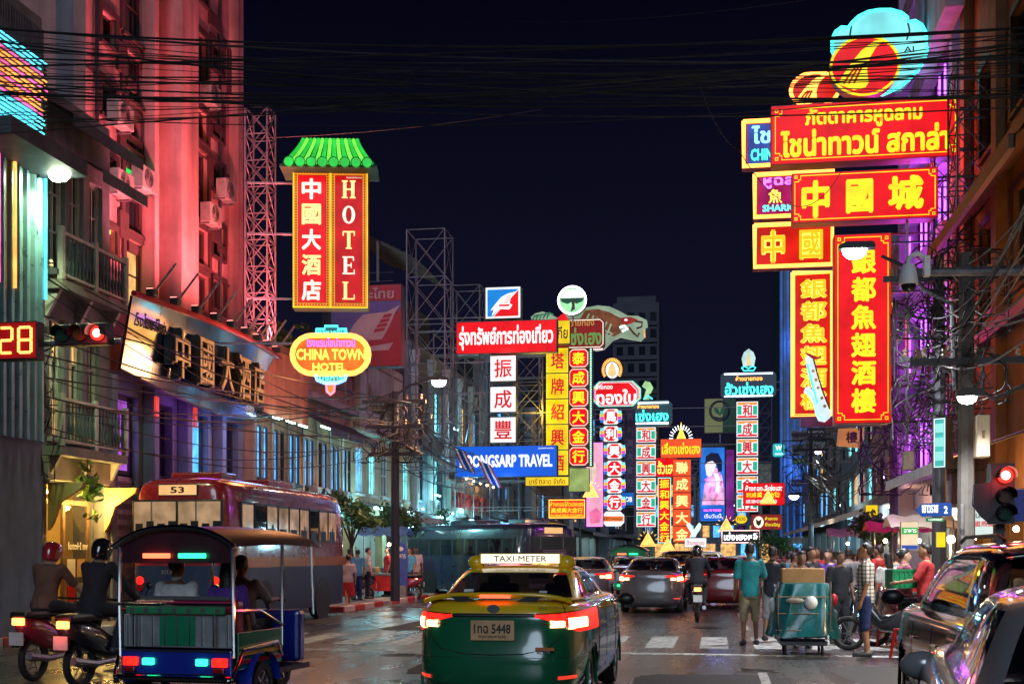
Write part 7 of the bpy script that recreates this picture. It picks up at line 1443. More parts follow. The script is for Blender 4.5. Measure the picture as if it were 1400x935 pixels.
# --- tuk-tuks
def tuktuk(label, loc, rz, roof, body, panel, detail=True, group='three wheeled taxis', plate='๓๒๙๑'):
    t = thing('tuk_tuk', label, 'tuk-tuk', loc, rz, group)
    rows = []
    for k in range(9):
        y = -.05 + 2.2 * k / 8; rows.append([(.68 * x, y, 1.66 + .20 * (1 - abs(x) ** 2.6) + .03 * math.sin(pi * k / 8)) for x in [-1 + i / 8 for i in range(17)]])
    MB().grid(rows).build('canopy', roof, t, smooth='all', recalc=False)
    mb = MB(); mb.tube([rows[0][i] for i in range(17)], .03, 6); mb.build('canopy_rim', m_chrome, t, smooth=True)
    MB().prism([(-.66, 1.62)] + [(.66 * x, 1.64 + .19 * (1 - abs(x) ** 2.6)) for x in [-1 + i / 8 for i in range(17)]] + [(.66, 1.62), (.6, 1.5), (-.6, 1.5)], .0, .03).build('rear_valance', roof, t)
    for x in (-.64, .64):
        MB().tube([(x, .02, .55), (x, .0, 1.1), (x * .99, .0, 1.66)], .022, 8).build('post', m_chrome, t, smooth=True); MB().tube([(x, 1.15, .6), (x, 1.15, 1.7)], .02, 8).build('post', m_chrome, t, smooth=True); MB().tube([(x, 2.0, .9), (x * .98, 1.95, 1.7)], .02, 8).build('post', m_chrome, t, smooth=True)
        MB().tube([(x, .0, 1.02), (x, .6, 1.0), (x, 1.15, .82)], .02, 8).build('side_rail', m_chrome, t, smooth=True)
        MB().box(*sorted((x * .98, x * 1.03)), .08, 1.1, .42, .8).build('side_panel', panel, t, bev=.01); wheel(t, x * .95, .55, .24, 1 if x > 0 else -1)
        rows = [[(x + (.02 if x > 0 else -.02) * 5 * f, .55 + .34 * math.cos(a), .26 + .32 * math.sin(a)) for a in [pi * k / 10 for k in range(11)]] for f in (-.8, 1)]; MB().grid(rows).build('mudguard', body, t, smooth='all', recalc=False)
    MB().box(-.62, .62, .0, .06, .34, .62).build('tail_panel', body, t, bev=.015); MB().box(-.62, .62, .04, .1, .64, .98).build('rear_panel', mat('silver panel', (.5, .5, .5), .35, .6, .2, 4), t, bev=.01); 
    MB().box(-.2, .2, .03, .04, .66, .96).build('panel_inset', panel, t); MB().box(-.6, .6, .5, 1.05, .5, .64).build('seat', mat('seat vinyl', (.35, .02, .08), .4), t, bev=.04); MB().box(-.6, .6, .16, .34, .72, 1.12).build('seat_back', mat('seat vinyl', (.35, .02, .08), .4), t, bev=.05)
    MB().box(-.55, .55, -.03, .02, .985, 1.06).build('rear_trim', p_green, t, bev=.01); MB().tube([(-.64, -.03, 1.08), (.64, -.03, 1.08)], .016, 8).build('rail', m_chrome, t); MB().tube([(-.6, -.12, .3), (-.66, -.06, .34), (.66, -.06, .34), (.6, -.12, .3)], .03, 8).build('bumper', m_chrome, t, smooth=True)
    for s_ in (-1, 1):
        MB().cbox((s_ * .5, -.02, .50), (.16, .05, .09)).build('tail_light', e_tail, t, bev=.01); MB().cbox((s_ * .3, -.02, .50), (.12, .05, .07)).build('marker_light', emi('marker green', (.03, 1., .35), 3, 0, light=False), t, bev=.01)
    MB().cbox((-.2, -.03, 1.575), (.30, .04, .05)).build('roof_light', emi('roof bar red', (1, .12, .05), 4, 0), t, bev=.01); MB().cbox((.2, -.03, 1.575), (.30, .04, .05)).build('roof_light', emi('marker green', (.03, 1., .35), 3, 0, light=False), t, bev=.01)
    if detail:
        for i in range(9): x = -.56 + i * .14; MB().cbox((x, .034, .81), (.012, .012, .3)).build('panel_rib', m_chrome, t)
        for k, z in enumerate((.60, .36)): MB().box(-.6, .6, -.012, .0, z, z + .02).build('chrome_strip', m_chrome, t)
        for i in range(7): MB().lathe([(.001, -.01), (.022, -.008), (.026, 0)], 10, M=Matrix.Translation((-.48 + i * .16, -.035, 1.022)) @ Matrix.Rotation(pi / 2, 4, 'X')).build('stud', m_chrome, t)
        for s_ in (-1, 1):
            MB().box(*sorted((s_ * .66, s_ * .672)), .1, 1.08, .56, .60).build('side_stripe', mat('tape yellow', (.7, .5, .05), .4), t); MB().box(*sorted((s_ * .66, s_ * .672)), .1, 1.08, .48, .52).build('side_stripe', m_redp, t)
            MB().tube([(s_ * .66, -.06, .34), (s_ * .7, .1, .62), (s_ * .7, .9, .66), (s_ * .66, 1.1, .5)], .018, 8).build('guard_rail', m_chrome, t, smooth=True); MB().cbox((s_ * .56, .12, .16), (.18, .012, .22)).build('mud_flap', m_trim, t)
            MB().cbox((s_ * .5, -.05, .42), (.13, .03, .045)).build('reflector', m_lensr, t, bev=.008); MB().tube([(s_ * .45, -.05, .985), (s_ * .45, -.05, .66)], .012, 6).build('panel_bar', m_chrome, t)
        MB().box(-.5, .5, .165, .175, 1.12, 1.16).build('seat_piping', m_chrome, t)
    pb = MB().box(-.2, .2, -.09, -.07, .12, .27).build('number_plate', mat('plate amber', (.6, .38, .06), .5), t); text(plate, m_trim, pb, (0, -.095, .195), .3, .09, .02)
    MB().tube([(0, 2.35, .24), (0, 2.25, .8), (0, 2.1, 1.05)], .03, 8).build('fork', m_steel, t); wheel(t, 0, 2.35, .24, 1); MB().tube([(-.3, 1.95, 1.05), (0, 2.1, 1.08), (.3, 1.95, 1.05)], .016, 6).build('handlebar', m_trim, t); MB().box(-.5, .5, 1.9, 2.1, .35, .95).build('dash_panel', body, t, bev=.05); MB().box(-.55, .55, .1, 2.1, .28, .34).build('floor', m_trim, t); MB().box(-.28, .28, 1.3, 1.6, .34, .66).build('driver_seat', m_trim, t, bev=.04)
    return t
tk = tuktuk('blue and green tuk-tuk with a dark canopy carrying passengers at the left', (-5.42, 11.9, 0), R(-5), mat('canopy vinyl', (.05, .012, .02), .35), paint('royal blue', (.01, .03, .35), .25), paint('emerald', (.01, .22, .10), .25))
tuktuk('green roofed tuk-tuk far ahead behind the taxi', (-3.0, 42.5, 0), 0, paint('leaf', (.02, .22, .08)), paint('leaf', (.02, .22, .08)), p_green)

# --- motorbikes
def motorbike(label, loc, rz, c, lit=False, group='motorbikes'):
    t = thing('motorbike', label, 'motorbike', loc, rz, group); pm = paint('bike %.2f %.2f' % (c[0], c[2]), c)
    for y, nm in ((.0, 'wheel'), (1.22, 'wheel')):
        r = .28; o = MB().tube([(0, y + (r - .04) * math.cos(a), r + (r - .04) * math.sin(a)) for a in [2 * pi * k / 24 for k in range(25)]], .045, 8).build(nm, m_tyre, t, smooth=True); mb = MB()
        for k in range(6): a = pi * k / 3; mb.bar((0, y, r), (0, y + .2 * math.cos(a), r + .2 * math.sin(a)), .014)
        mb.lathe([(.04, -.05), (.04, .05)], 10, M=Matrix.Translation((0, y, r)) @ Matrix.Rotation(pi / 2, 4, 'Y')); mb.build('rim', m_rim, o)
    MB().tube([(0, 1.22, .28), (0, 1.08, .7), (0, .98, .98)], .035, 8).build('fork', m_steel, t); MB().tube([(-.32, .86, 1.02), (-.12, .97, 1.0), (.12, .97, 1.0), (.32, .86, 1.02)], .016, 6).build('handlebar', m_trim, t)
    rows = [];
    for y, z0, z1, w in ((-.28, .62, .80, .07), (-.1, .5, .82, .12), (.2, .38, .78, .15), (.5, .3, .62, .14), (.7, .32, .6, .12), (.85, .45, .85, .14), (.98, .62, .98, .13), (1.06, .75, .92, .06)): rows.append([(w * math.cos(a), y, (z0 + z1) / 2 + (z1 - z0) / 2 * math.sin(a)) for a in [2 * pi * k / 14 for k in range(14)]])
    mb = MB().grid(rows, True); mb.f += [tuple(range(14))[::-1], tuple(7 * 14 + i for i in range(14))]; mb.build('bodywork', pm, t, smooth='all')
    MB().cbox((0, .05, .84), (.25, .72, .09)).build('seat', m_trim, t, bev=.035); MB().cbox((0, -.30, .76), (.16, .05, .09)).build('tail_light', emi('bike tail lit', (1, .22, .05), 7, 0) if lit else m_lensr, t, bev=.012)
    MB().cbox((0, -.34, .55), (.2, .012, .16)).build('number_plate', m_plw, t); rows = [[(x, -.05 + .34 * math.cos(a), .3 + .34 * math.sin(a)) for a in [.5 + 2.2 * k / 8 for k in range(9)]] for x in (-.06, .06)]; MB().grid(rows).build('mudguard', m_trim, t, smooth='all', recalc=False)
    MB().tube([(.14, .5, .3), (.15, .1, .28), (.15, -.3, .34)], [.03, .045, .05], 8).build('exhaust', m_steel, t)
    for s_ in (-1, 1): o = MB().sphere((s_ * .36, .86, 1.2), .055, 8, 6, (1, .4, .8)).build('mirror', m_trim, t, smooth=True); MB().bar((s_ * .26, .88, 1.02), (s_ * .36, .86, 1.18), .01).build('stalk', m_trim, o)
    MB().sphere((0, 1.08, .95), .09, 10, 8, (1, .7, 1)).build('headlight', m_chrome, t, smooth=True); return t
mk = motorbike('motorbike with a lit tail light ridden in the lower left corner', (-7.5, 13.8, 0), R(-10), (.02, .02, .03), True)
lamp('tail_glow', (0, -.5, .75), (1, .1, .05), 6, mk, .1)
mk2 = motorbike('red motorbike with a brown clad rider nearest the left edge', (-8.45, 14.4, 0), R(-5), (.25, .02, .04), True)
mk3 = motorbike('dark motorbike ridden ahead in the traffic right of the grey sedan', (-.45, 29.5, 0), R(2), (.02, .02, .02), True)
for k, (px, Y, rz, c, lab) in enumerate(((1222, 20.9, 75, (.03, .03, .04), 'dark motorbike parked behind the checked shirt man'), (1252, 21.6, 65, (.30, .02, .02), 'red motorbike parked beside the plastic stools'), (1206, 24, 80, (.02, .05, .10), 'navy motorbike parked behind the cart'))):
    q = P(px, 860, Y); motorbike(lab, (q.x + .5, Y, 0), R(rz), c)
for k, (px, Y, c, lab) in enumerate(((566, 41, (.25, .03, .05), 'small red motorbike parked on the left kerb before the pedestrian sign'), (500, 39, (.05, .05, .07), 'dark motorbike parked on the left kerb near the utility pole'), (620, 47, (.03, .1, .2), 'blue motorbike parked on the left kerb beyond the pedestrian sign'))): q = P(px, 820, Y); motorbike(lab, (min(q.x, KL + .5), Y, 0), R(100 + 8 * k), c)
# ================================================================ PEOPLE
QUEUE = []
def capsule(mb, a, b, ra, rb, n=10):
    a, b = Vector(a), Vector(b); d = (b - a); L = d.length
    if L < 1e-5: d = Vector((0, 0, 1))
    d.normalize(); pts = []; rs = []
    for k in (80, 45, 15): pts.append(a - d * ra * math.sin(R(k))); rs.append(max(.001, ra * math.cos(R(k))))
    pts += [a.lerp(b, .5)]; rs += [(ra + rb) / 2]
    for k in (15, 45, 80): pts.append(b + d * rb * math.sin(R(k))); rs.append(max(.001, rb * math.cos(R(k))))
    mb.tube(pts, rs, n); return mb
def loft(mb, lv, M, n=16):
    rows = [[M @ Vector((hw * math.cos(2 * pi * i / n), hd * math.sin(2 * pi * i / n) + oy, z)) for i in range(n)] for z, hw, hd, oy in lv]
    o = len(mb.v); mb.grid(rows, True); mb.f += [tuple(o + i for i in range(n))[::-1], tuple(o + (len(lv) - 1) * n + i for i in range(n))]
def remesh(o, vox, it=2):
    m = o.modifiers.new('r', 'REMESH'); m.mode = 'VOXEL'; m.voxel_size = vox; m.use_smooth_shade = True
    s_ = o.modifiers.new('s', 'SMOOTH'); s_.factor = .5; s_.iterations = it; QUEUE.append(o)
SKINS = [mat('skin tan', (.34, .17, .10), .5, 0, .1, 6), mat('skin brown', (.22, .10, .06), .5, 0, .1, 6), mat('skin light', (.45, .26, .18), .5, 0, .1, 6)]
m_hair = mat('black hair', (.012, .010, .010), .45, 0, .3, 30, .4, 60)
def person(label, loc, rz, h=1.70, shirt=None, pants=None, skin=0, pose='stand', sleeves=.55, legs='long', vox=.022, arms=None, head=(0, 0), hair='short', skirt=None, lean=0, group=None, hoodie=False, helmet=None, fem=False, foot=None, shoes=None):
    t = thing('person', label, 'person', loc, rz, group); k = h / 1.72; sk = SKINS[skin]; shirt = shirt or m_plblue; pants = pants or m_fdark
    hip = Vector((0, 0, .93)); wf = .93 if fem else 1.
    J = {}
    for s_, q in ((-1, 'l'), (1, 'r')):
        J['hip' + q] = hip + Vector((s_ * .09, 0, -.04)); 
        if pose == 'stand': J['kn' + q] = Vector((s_ * .10, .02, .50)); J['an' + q] = Vector((s_ * .11, -.02, .085)); ft = Vector((s_ * .12, .15, .03))
        elif pose == 'walk': f = .22 * s_; J['kn' + q] = Vector((s_ * .09, f * .75 + .05, .51)); J['an' + q] = Vector((s_ * .09, f * 1.15 - .05, .10 if s_ > 0 else .13)); ft = J['an' + q] + Vector((0, .16, -.06))
        elif pose == 'sit': J['hip' + q] = Vector((s_ * .09, 0, .0)); J['kn' + q] = Vector((s_ * .12, .43, .03)); J['an' + q] = Vector((s_ * .12, .42, -.36)); ft = Vector((s_ * .12, .57, -.42))
        elif pose == 'ride': J['hip' + q] = Vector((s_ * .1, 0, .0)); J['kn' + q] = Vector((s_ * .2, .38, -.06)); J['an' + q] = Vector((s_ * .17, .22, -.47)); ft = Vector((s_ * .17, .38, -.52))
        J['ft' + q] = ft
    if pose in ('sit', 'ride'): hip = Vector((0, 0, .04))
    U = Matrix.Translation(hip) @ Matrix.Rotation(R(-lean), 4, 'X') @ Matrix.Translation((0, 0, -.93))
    sh = {q: U @ Vector((s_ * .185 * wf, 0, 1.40)) for s_, q in ((-1, 'l'), (1, 'r'))}
    A = {'l': ((-.235, -.02, 1.12), (-.245, .06, .88)), 'r': ((.235, -.02, 1.12), (.245, .06, .88))}
    A.update(arms or {}); el = {q: U @ Vector(A[q][0]) for q in 'lr'}; wr = {q: U @ Vector(A[q][1]) for q in 'lr'}
    tor = [(.84, .12, .095, 0), (.90, .158, .115, 0), (.98, .155 * (1.03 if fem else 1), .115, .005), (1.10, .138 * wf, .102, .01), (1.24, .158 * wf, .118, .012), (1.36, .172 * wf, .112, 0), (1.43, .135 * wf, .088, -.008), (1.47, .07, .062, -.005)]
    S = Matrix.Diagonal((k, k, k, 1))
    def fin(mb, nm, m, vx, it=2):
        mb.v = [tuple(Vector(v) * k) for v in mb.v]; o = mb.build(nm, m, t, smooth='all'); remesh(o, vx, it); return o
    # body: one continuous skin
    b = MB(); loft(b, tor, U); capsule(b, U @ Vector((0, -.01, 1.44)), U @ Vector((0, .0, 1.54)), .056, .052)
    HM = U @ Matrix.Translation((0, .012, 1.615)) @ Matrix.Rotation(R(head[1]), 4, 'Z') @ Matrix.Rotation(R(-head[0]), 4, 'X')
    loft(b, [(-.115, .03, .035, .035), (-.10, .048, .055, .028), (-.07, .062, .075, .018), (-.03, .071, .088, .008), (.02, .076, .095, 0), (.06, .073, .092, -.004), (.095, .055, .07, -.006), (.115, .02, .025, -.006)], HM, 14)
    capsule(b, HM @ Vector((0, .095, .01)), HM @ Vector((0, .118, -.03)), .010, .016, 6)
    for s_ in (-1, 1): capsule(b, HM @ Vector((s_ * .078, -.005, .015)), HM @ Vector((s_ * .078, -.0, -.03)), .018, .012, 6)
    for s_, q in ((-1, 'l'), (1, 'r')):
        capsule(b, sh[q], el[q], .052 * wf, .04 * wf); capsule(b, el[q], wr[q], .04 * wf, .028 * wf)
        d = (wr[q] - el[q]).normalized(); side = d.cross(Vector((1, 0, 0))); side = side.normalized() if side.length > .1 else Vector((0, 1, 0)); pal = wr[q] + d * .05
        capsule(b, wr[q] + d * .015, pal + d * .02, .028, .03)
        for fi in range(4): o_ = side * (-.027 + .018 * fi); L = (.062, .074, .07, .055)[fi]; m1 = pal + o_ + d * (.03 + L * .55); capsule(b, pal + o_ + d * .02, m1, .0105, .0095, 6); capsule(b, m1, m1 + d * L * .42 + Vector((-s_ * .018, .004, 0)), .0095, .008, 6)
        th = wr[q] + d * .03 - side * .026; capsule(b, th, th - side * .02 + d * .045, .0125, .009, 6)
        capsule(b, J['hip' + q], J['kn' + q], .085, .056); capsule(b, J['kn' + q], J['an' + q], .055, .036); capsule(b, J['an' + q] + Vector((0, -.03, -.03)), J['ft' + q], .042, .034)
    fin(b, 'body', sk, vox)
    # shirt
    c = MB(); ts = [(z, hw + .018, hd + .02, oy) for z, hw, hd, oy in tor[:-1]]; ts[0] = (.82 if not hoodie else .78, .165, .128, 0); ts[1] = (.90, .176, .136, 0); loft(c, ts, U); capsule(c, U @ Vector((0, -.01, 1.42)), U @ Vector((0, -.005, 1.475)), .072, .064)
    for q in 'lr':
        if sleeves >= 1: capsule(c, sh[q], el[q], .066, .055); capsule(c, el[q], el[q].lerp(wr[q], .92), .054, .042)
        else: capsule(c, sh[q], sh[q].lerp(el[q], sleeves * 1.4 if sleeves < .7 else 1), .068, .062)
    fin(c, 'shirt', shirt, vox)
    # trousers / shorts / skirt
    p = MB(); loft(p, [(.80, .15, .115, 0), (.86, .172, .13, 0), (.95, .165, .126, 0), (1.02, .15, .118, .004)], U)
    if skirt:
        zb = .42 if pose in ('stand', 'walk') else .8
        loft(p, [(zb, .24, .2, .02), (.65, .215, .175, .01), (.85, .18, .14, 0)], U)
    else:
        for q in 'lr':
            capsule(p, J['hip' + q], J['kn' + q].lerp(J['hip' + q], 0 if legs != 'mini' else .4), .102, .076)
            if legs == 'long': capsule(p, J['kn' + q], J['an' + q] + Vector((0, 0, .02)), .074, .058)
            elif legs == 'short': capsule(p, J['kn' + q], J['kn' + q].lerp(J['an' + q], .12), .078, .078)
    fin(p, 'skirt' if skirt else ('shorts' if legs != 'long' else 'trousers'), skirt or pants, vox)
    for q in 'lr':
        f = MB(); capsule(f, J['an' + q] + Vector((0, -.035, -.04)), J['ft' + q] + Vector((0, .01, 0)), .05, .042); f.v = [tuple(Vector(v) * k) for v in f.v]; f.build('shoe', shoes or m_fdark, t, smooth='all')
    hb = MB(); r_ = 1.09
    if helmet:
        loft(hb, [(-.125, .088, .10, -.025), (-.09, .10, .118, -.02), (-.02, .118, .14, -.005), (.05, .12, .142, 0), (.11, .095, .11, 0), (.14, .03, .04, 0)], HM, 16); hb.v = [tuple(Vector(v) * k) for v in hb.v]; hb.build('helmet', helmet, t, smooth='all')
    else:
        loft(hb, [(-.04, .05, .04, -.072), (-.01, .074, .062, -.052), (.03, .083, .088, -.022), (.075, .081, .094, -.010), (.11, .062, .074, -.008), (.13, .022, .028, -.008)], HM, 16)
        if hair == 'long': loft(hb, [(-.26, .05, .025, -.09), (-.15, .075, .035, -.085), (-.02, .08, .05, -.06), (.05, .07, .05, -.05)], HM, 12)
        if hair == 'bun': capsule(hb, HM @ Vector((0, -.11, .05)), HM @ Vector((0, -.12, .05)), .045, .04)
        fin(hb, 'hair', m_hair, .014, 1)
    if vox < .018:
        for s_ in (-1, 1): e_ = HM @ Vector((s_ * .032, .086, .008)); MB().sphere(tuple(e_ * k), .009, 6, 4).build('eye', m_hair, t); bb = HM @ Vector((s_ * .034, .092, .03)); MB().cbox(tuple(bb * k), (.03, .008, .006)).build('eyebrow', m_hair, t)
        mo = HM @ Vector((0, .093, -.065)); MB().cbox(tuple(mo * k), (.04, .008, .008)).build('mouth', mat('lips', (.25, .08, .06), .5), t)
    return t
def check_mat():
    m, t, b = _base('checked cotton'); N = t.nodes; L = t.links; co = N.new('ShaderNodeTexCoord'); out = None
    sp_ = N.new('ShaderNodeSeparateXYZ'); L.new(co.outputs['Object'], sp_.inputs[0]); vals = []
    for ax in (0, 1, 2):
        a = N.new('ShaderNodeMath'); a.operation = 'MULTIPLY'; a.inputs[1].default_value = 17.; L.new(sp_.outputs[ax], a.inputs[0]); f = N.new('ShaderNodeMath'); f.operation = 'FRACT'; L.new(a.outputs[0], f.inputs[0]); g = N.new('ShaderNodeMath'); g.operation = 'GREATER_THAN'; g.inputs[1].default_value = .62; L.new(f.outputs[0], g.inputs[0]); vals.append(g)
    ad = N.new('ShaderNodeMath'); L.new(vals[1].outputs[0], ad.inputs[0]); L.new(vals[2].outputs[0], ad.inputs[1])
    cr = N.new('ShaderNodeValToRGB'); cr.color_ramp.interpolation = 'CONSTANT'; e = cr.color_ramp.elements; e[0].color = (.55, .52, .45, 1); e[1].position = .4; e[1].color = (.22, .22, .22, 1); n_ = e.new(.9); n_.color = (.07, .08, .10, 1)
    dv = N.new('ShaderNodeMath'); dv.operation = 'MULTIPLY'; dv.inputs[1].default_value = .5; L.new(ad.outputs[0], dv.inputs[0]); L.new(dv.outputs[0], cr.inputs[0]); L.new(cr.outputs[0], b.inputs['Base Color']); b.inputs['Roughness'].default_value = .8; return m
cl = lambda n, c: mat('cloth ' + n, c, .85, 0, .45, 5, 1.0, 11)
c_teal = cl('teal', (.015, .24, .26)); c_navy = cl('navy', (.012, .03, .13)); c_dark = cl('charcoal', (.018, .02, .028)); c_khaki = cl('khaki', (.30, .23, .13)); c_white = cl('white', (.62, .60, .58)); c_purp = cl('purple', (.10, .03, .28)); c_pink = cl('pink', (.62, .16, .30)); c_red = cl('red', (.45, .025, .03)); c_blue = cl('sky', (.08, .30, .50)); c_brown = cl('brown', (.16, .08, .05)); c_grey = cl('grey', (.25, .25, .26)); c_green = cl('bottle', (.02, .14, .08))
def at(px, Y, z=0.): q = P(px, 800, Y); return (q.x, Y, z)
# main figures
person('man in a checked shirt and navy shorts standing in profile at the right', at(1184, 19.9), R(80), 1.74, check_mat(), c_navy, 0, 'stand', .62, 'short', .0125, {'l': ((-.235, -.03, 1.12), (-.235, .05, .87)), 'r': ((.24, -.02, 1.12), (.24, .05, .87))}, (-18, 0), shoes=mat('slip on shoe', (.05, .05, .06), .6))
person('man in a teal shirt and khaki trousers seen from behind near the cart', at(1025, 22.2), R(8), 1.76, c_teal, c_khaki, 1, 'stand', .6, 'short', .018, {'r': ((.27, .05, 1.15), (.2, .22, 1.1))}, (-5, 0))
person('man in a dark shirt and pale shorts beside the teal shirt man', at(1056, 22.9), R(-12), 1.70, c_dark, c_grey, 1, 'walk', .6, 'short', .02)
person('vendor half hidden behind the teal cart', at(1096, 21.6), R(185), 1.62, c_brown, c_dark, 1, 'stand', .6)
person('woman in a pink top lifting a green crate with another man', at(1236, 21.3), R(-80), 1.66, c_pink, c_dark, 2, 'stand', .4, 'long', .018, {'l': ((-.22, .14, 1.16), (-.14, .36, 1.10)), 'r': ((.22, .14, 1.16), (.14, .36, 1.10))}, (-6, 0), 'bun', fem=True)
person('man in a red shirt holding the end of the green crate', at(1266, 20.6), R(78), 1.74, c_red, c_navy, 0, 'stand', .6, 'long', .018, {'l': ((-.23, .15, 1.16), (-.16, .40, 1.12)), 'r': ((.23, .15, 1.16), (.16, .40, 1.12))}, (-8, 0))
q = P(1249, 805, 20.9); t = thing('green_crate', 'green plastic crate held between the pink and red clad people', 'crate', (q.x - .12, 20.9, 1.04), R(12)); m_gc = mat('green crate plastic', (.01, .22, .08), .4)
for nm, bx in (('base', (-.28, .28, -.18, .18, 0, .02)), ('side', (-.28, .28, -.18, -.165, .02, .3)), ('side', (-.28, .28, .165, .18, .02, .3)), ('end', (-.28, -.265, -.165, .165, .02, .3)), ('end', (.265, .28, -.165, .165, .02, .3))): MB().box(*bx).build(nm, m_gc, t)
for i in range(7): MB().box(-.25 + i * .08, -.225 + i * .08, -.192, -.1801, .03, .28).build('rib', m_gc, t)
MB().box(-.29, .29, -.195, -.1805, .27, .305).build('rim', m_gc, t)
for k, (px, Y, rz, sh, pn, lab, kw) in enumerate(((1214, 23.2, 20, c_white, c_brown, 'person in a white blouse with a brown skirt behind the checked shirt man', dict(skirt=c_brown, fem=True, hair='long')), (1148, 22.6, 200, c_dark, c_dark, 'person in charcoal clothes right of the cart', {}), (1132, 25, 160, c_purp, c_dark, 'person in purple behind the cart', dict(fem=True)), (1160, 27, 10, c_grey, c_navy, 'person in grey walking away behind the checked shirt man', dict(pose='walk')), (1116, 29, 190, c_red, c_dark, 'person in red coming towards the cart', dict(pose='walk')), (1078, 31, 0, c_blue, c_dark, 'person in light blue in the crowd left of the far stalls', {}), (1142, 33, 30, c_white, c_navy, 'person in white shirt at the stalls under the tall red sign', {}), (1176, 31, 200, c_pink, c_dark, 'person in pink at the stalls near the green bush', dict(fem=True, hair='long')), (1062, 36, 5, c_brown, c_dark, 'person in brown far down the right kerb', dict(pose='walk')), (1090, 40, 10, c_dark, c_grey, 'person in charcoal far down the right pavement', {}), (1110, 44, 180, c_teal, c_dark, 'person in teal far down the right pavement', {}), (1072, 48, 0, c_red, c_navy, 'small far figure in red on the right pavement', {}))):
    person(lab, at(px, Y, .15 if at(px, Y)[0] > KR else 0), R(rz), 1.6 + .03 * (k % 5), sh, pn, k % 3, group='crowd at the right', **kw)
rq = random.Random(5); SH = [c_dark, c_brown, c_navy, c_grey, c_green, c_purp, c_red, c_white]; CN = ('charcoal', 'brown', 'navy', 'grey', 'bottle green', 'purple', 'red', 'white')
WH = ('behind the teal cart', 'left of the street stalls', 'under the far awnings', 'by the first food stall', 'near the green bush', 'at the red awning stall', 'beyond the parked motorbikes', 'at the far stalls', 'next to the far pole', 'close to the stacked boards')
for k, (px, Y) in enumerate(((1108, 24.2), (1086, 27.5), (1122, 37), (1228, 25.5), (1190, 34.5), (1168, 36), (1202, 26.5), (1098, 47), (1082, 55), (1104, 60))):
    X_ = at(px, Y)[0]; person('person in %s %s' % (CN[k % 8], WH[k]), (X_, Y, .15 if X_ > KR + .1 else 0), R(rq.uniform(0, 360)), rq.uniform(1.55, 1.76), SH[k % 8], SH[(k * 3 + 2) % 4], k % 3, rq.choice(('stand', 'walk')), .6, group='crowd at the right', hair=rq.choice(('short', 'long', 'bun')), fem=k % 2 == 0)
# left pavement
for k, (px, Y, rz, sh, pn, lab, kw) in enumerate(((489, 37.4, 40, c_blue, c_navy, 'person in blue beside the first street tree', {}), (478, 37.9, 20, c_brown, c_dark, 'person in brown standing left of the blue clad one', {}), (503, 38.4, -60, c_white, c_dark, 'person in white near the dark utility pole', {}), (561, 41.6, 150, c_blue, c_navy, 'person in sky blue in front of the lit shops', {}), (577, 42.2, 200, c_white, c_khaki, 'woman in white beside the pedestrian sign', dict(fem=True, hair='long')), (546, 43, 100, c_grey, c_dark, 'person in grey by the arched blue board', {}), (627, 48, 10, c_dark, c_dark, 'dark clad person right of the pedestrian sign', {}), (640, 50, 170, c_blue, c_navy, 'person in blue near the taxi roof', {}), (652, 52, 20, c_teal, c_dark, 'person in teal on the far left pavement', {}), (530, 40.5, 120, c_red, c_dark, 'person in red at the street cart', dict(fem=True)))):
    person(lab, (max(min(at(px, Y)[0], KL - .35), XL + .6), Y, .15), R(rz), 1.55 + .03 * (k % 6), sh, pn, k % 3, group='crowd on the left pavement', **kw)
person('woman in a long dark robe standing at the left kerb beyond the bus', (P(438, 840, 31.5).x, 31.5, 0), R(-20), 1.58, c_dark, c_dark, 1, 'stand', 1, skirt=c_dark, hair='long', fem=True)
person('person in a white top and red skirt stepping off the left kerb', (P(462, 840, 34).x + .3, 34, 0), R(30), 1.55, c_white, c_red, 2, 'walk', .5, skirt=c_red, fem=True, hair='bun')
# riders and passengers (seat heights from the vehicles)
def on(veh, x, y, z): return veh.matrix_basis @ Vector((x, y, z))
person('tuk-tuk passenger in a white shirt seen from behind', on(tk, -.3, .55, .74), tk.rotation_euler.z, 1.7, c_white, c_dark, 1, 'sit', .6, vox=.018)
person('tuk-tuk passenger in a purple shirt seen from behind', on(tk, .3, .55, .74), tk.rotation_euler.z, 1.6, c_purp, c_dark, 0, 'sit', .6, fem=True, hair='long', vox=.018)
person('tuk-tuk driver holding the handlebar', on(tk, 0, 1.45, .76), tk.rotation_euler.z, 1.66, c_grey, c_dark, 1, 'sit', .6, arms={'l': ((-.26, .2, 1.2), (-.27, .42, 1.22)), 'r': ((.26, .2, 1.2), (.27, .42, 1.22))})
ra = {'l': ((-.28, .22, 1.2), (-.30, .50, 1.10)), 'r': ((.28, .22, 1.2), (.30, .50, 1.10))}
person('motorbike rider in a dark jacket with a satchel strap at the lower left', on(mk, 0, .22, .94), mk.rotation_euler.z, 1.74, c_dark, c_dark, 0, 'ride', 1, arms=ra, lean=16, vox=.016, hoodie=True, helmet=mat('black helmet', (.012, .012, .014), .15, coat=1.))
person('motorbike rider in a brown top nearest the left edge', on(mk2, 0, .22, .94), mk2.rotation_euler.z, 1.65, c_brown, c_dark, 2, 'ride', .6, arms=ra, lean=14, vox=.018, helmet=mat('red helmet', (.4, .02, .03), .2, coat=1.))
person('motorbike rider in black ahead beyond the zebra crossing', on(mk3, 0, .22, .94), mk3.rotation_euler.z, 1.72, c_dark, c_dark, 1, 'ride', 1, arms=ra, lean=10, helmet=mat('black helmet', (.012, .012, .014), .15, coat=1.))
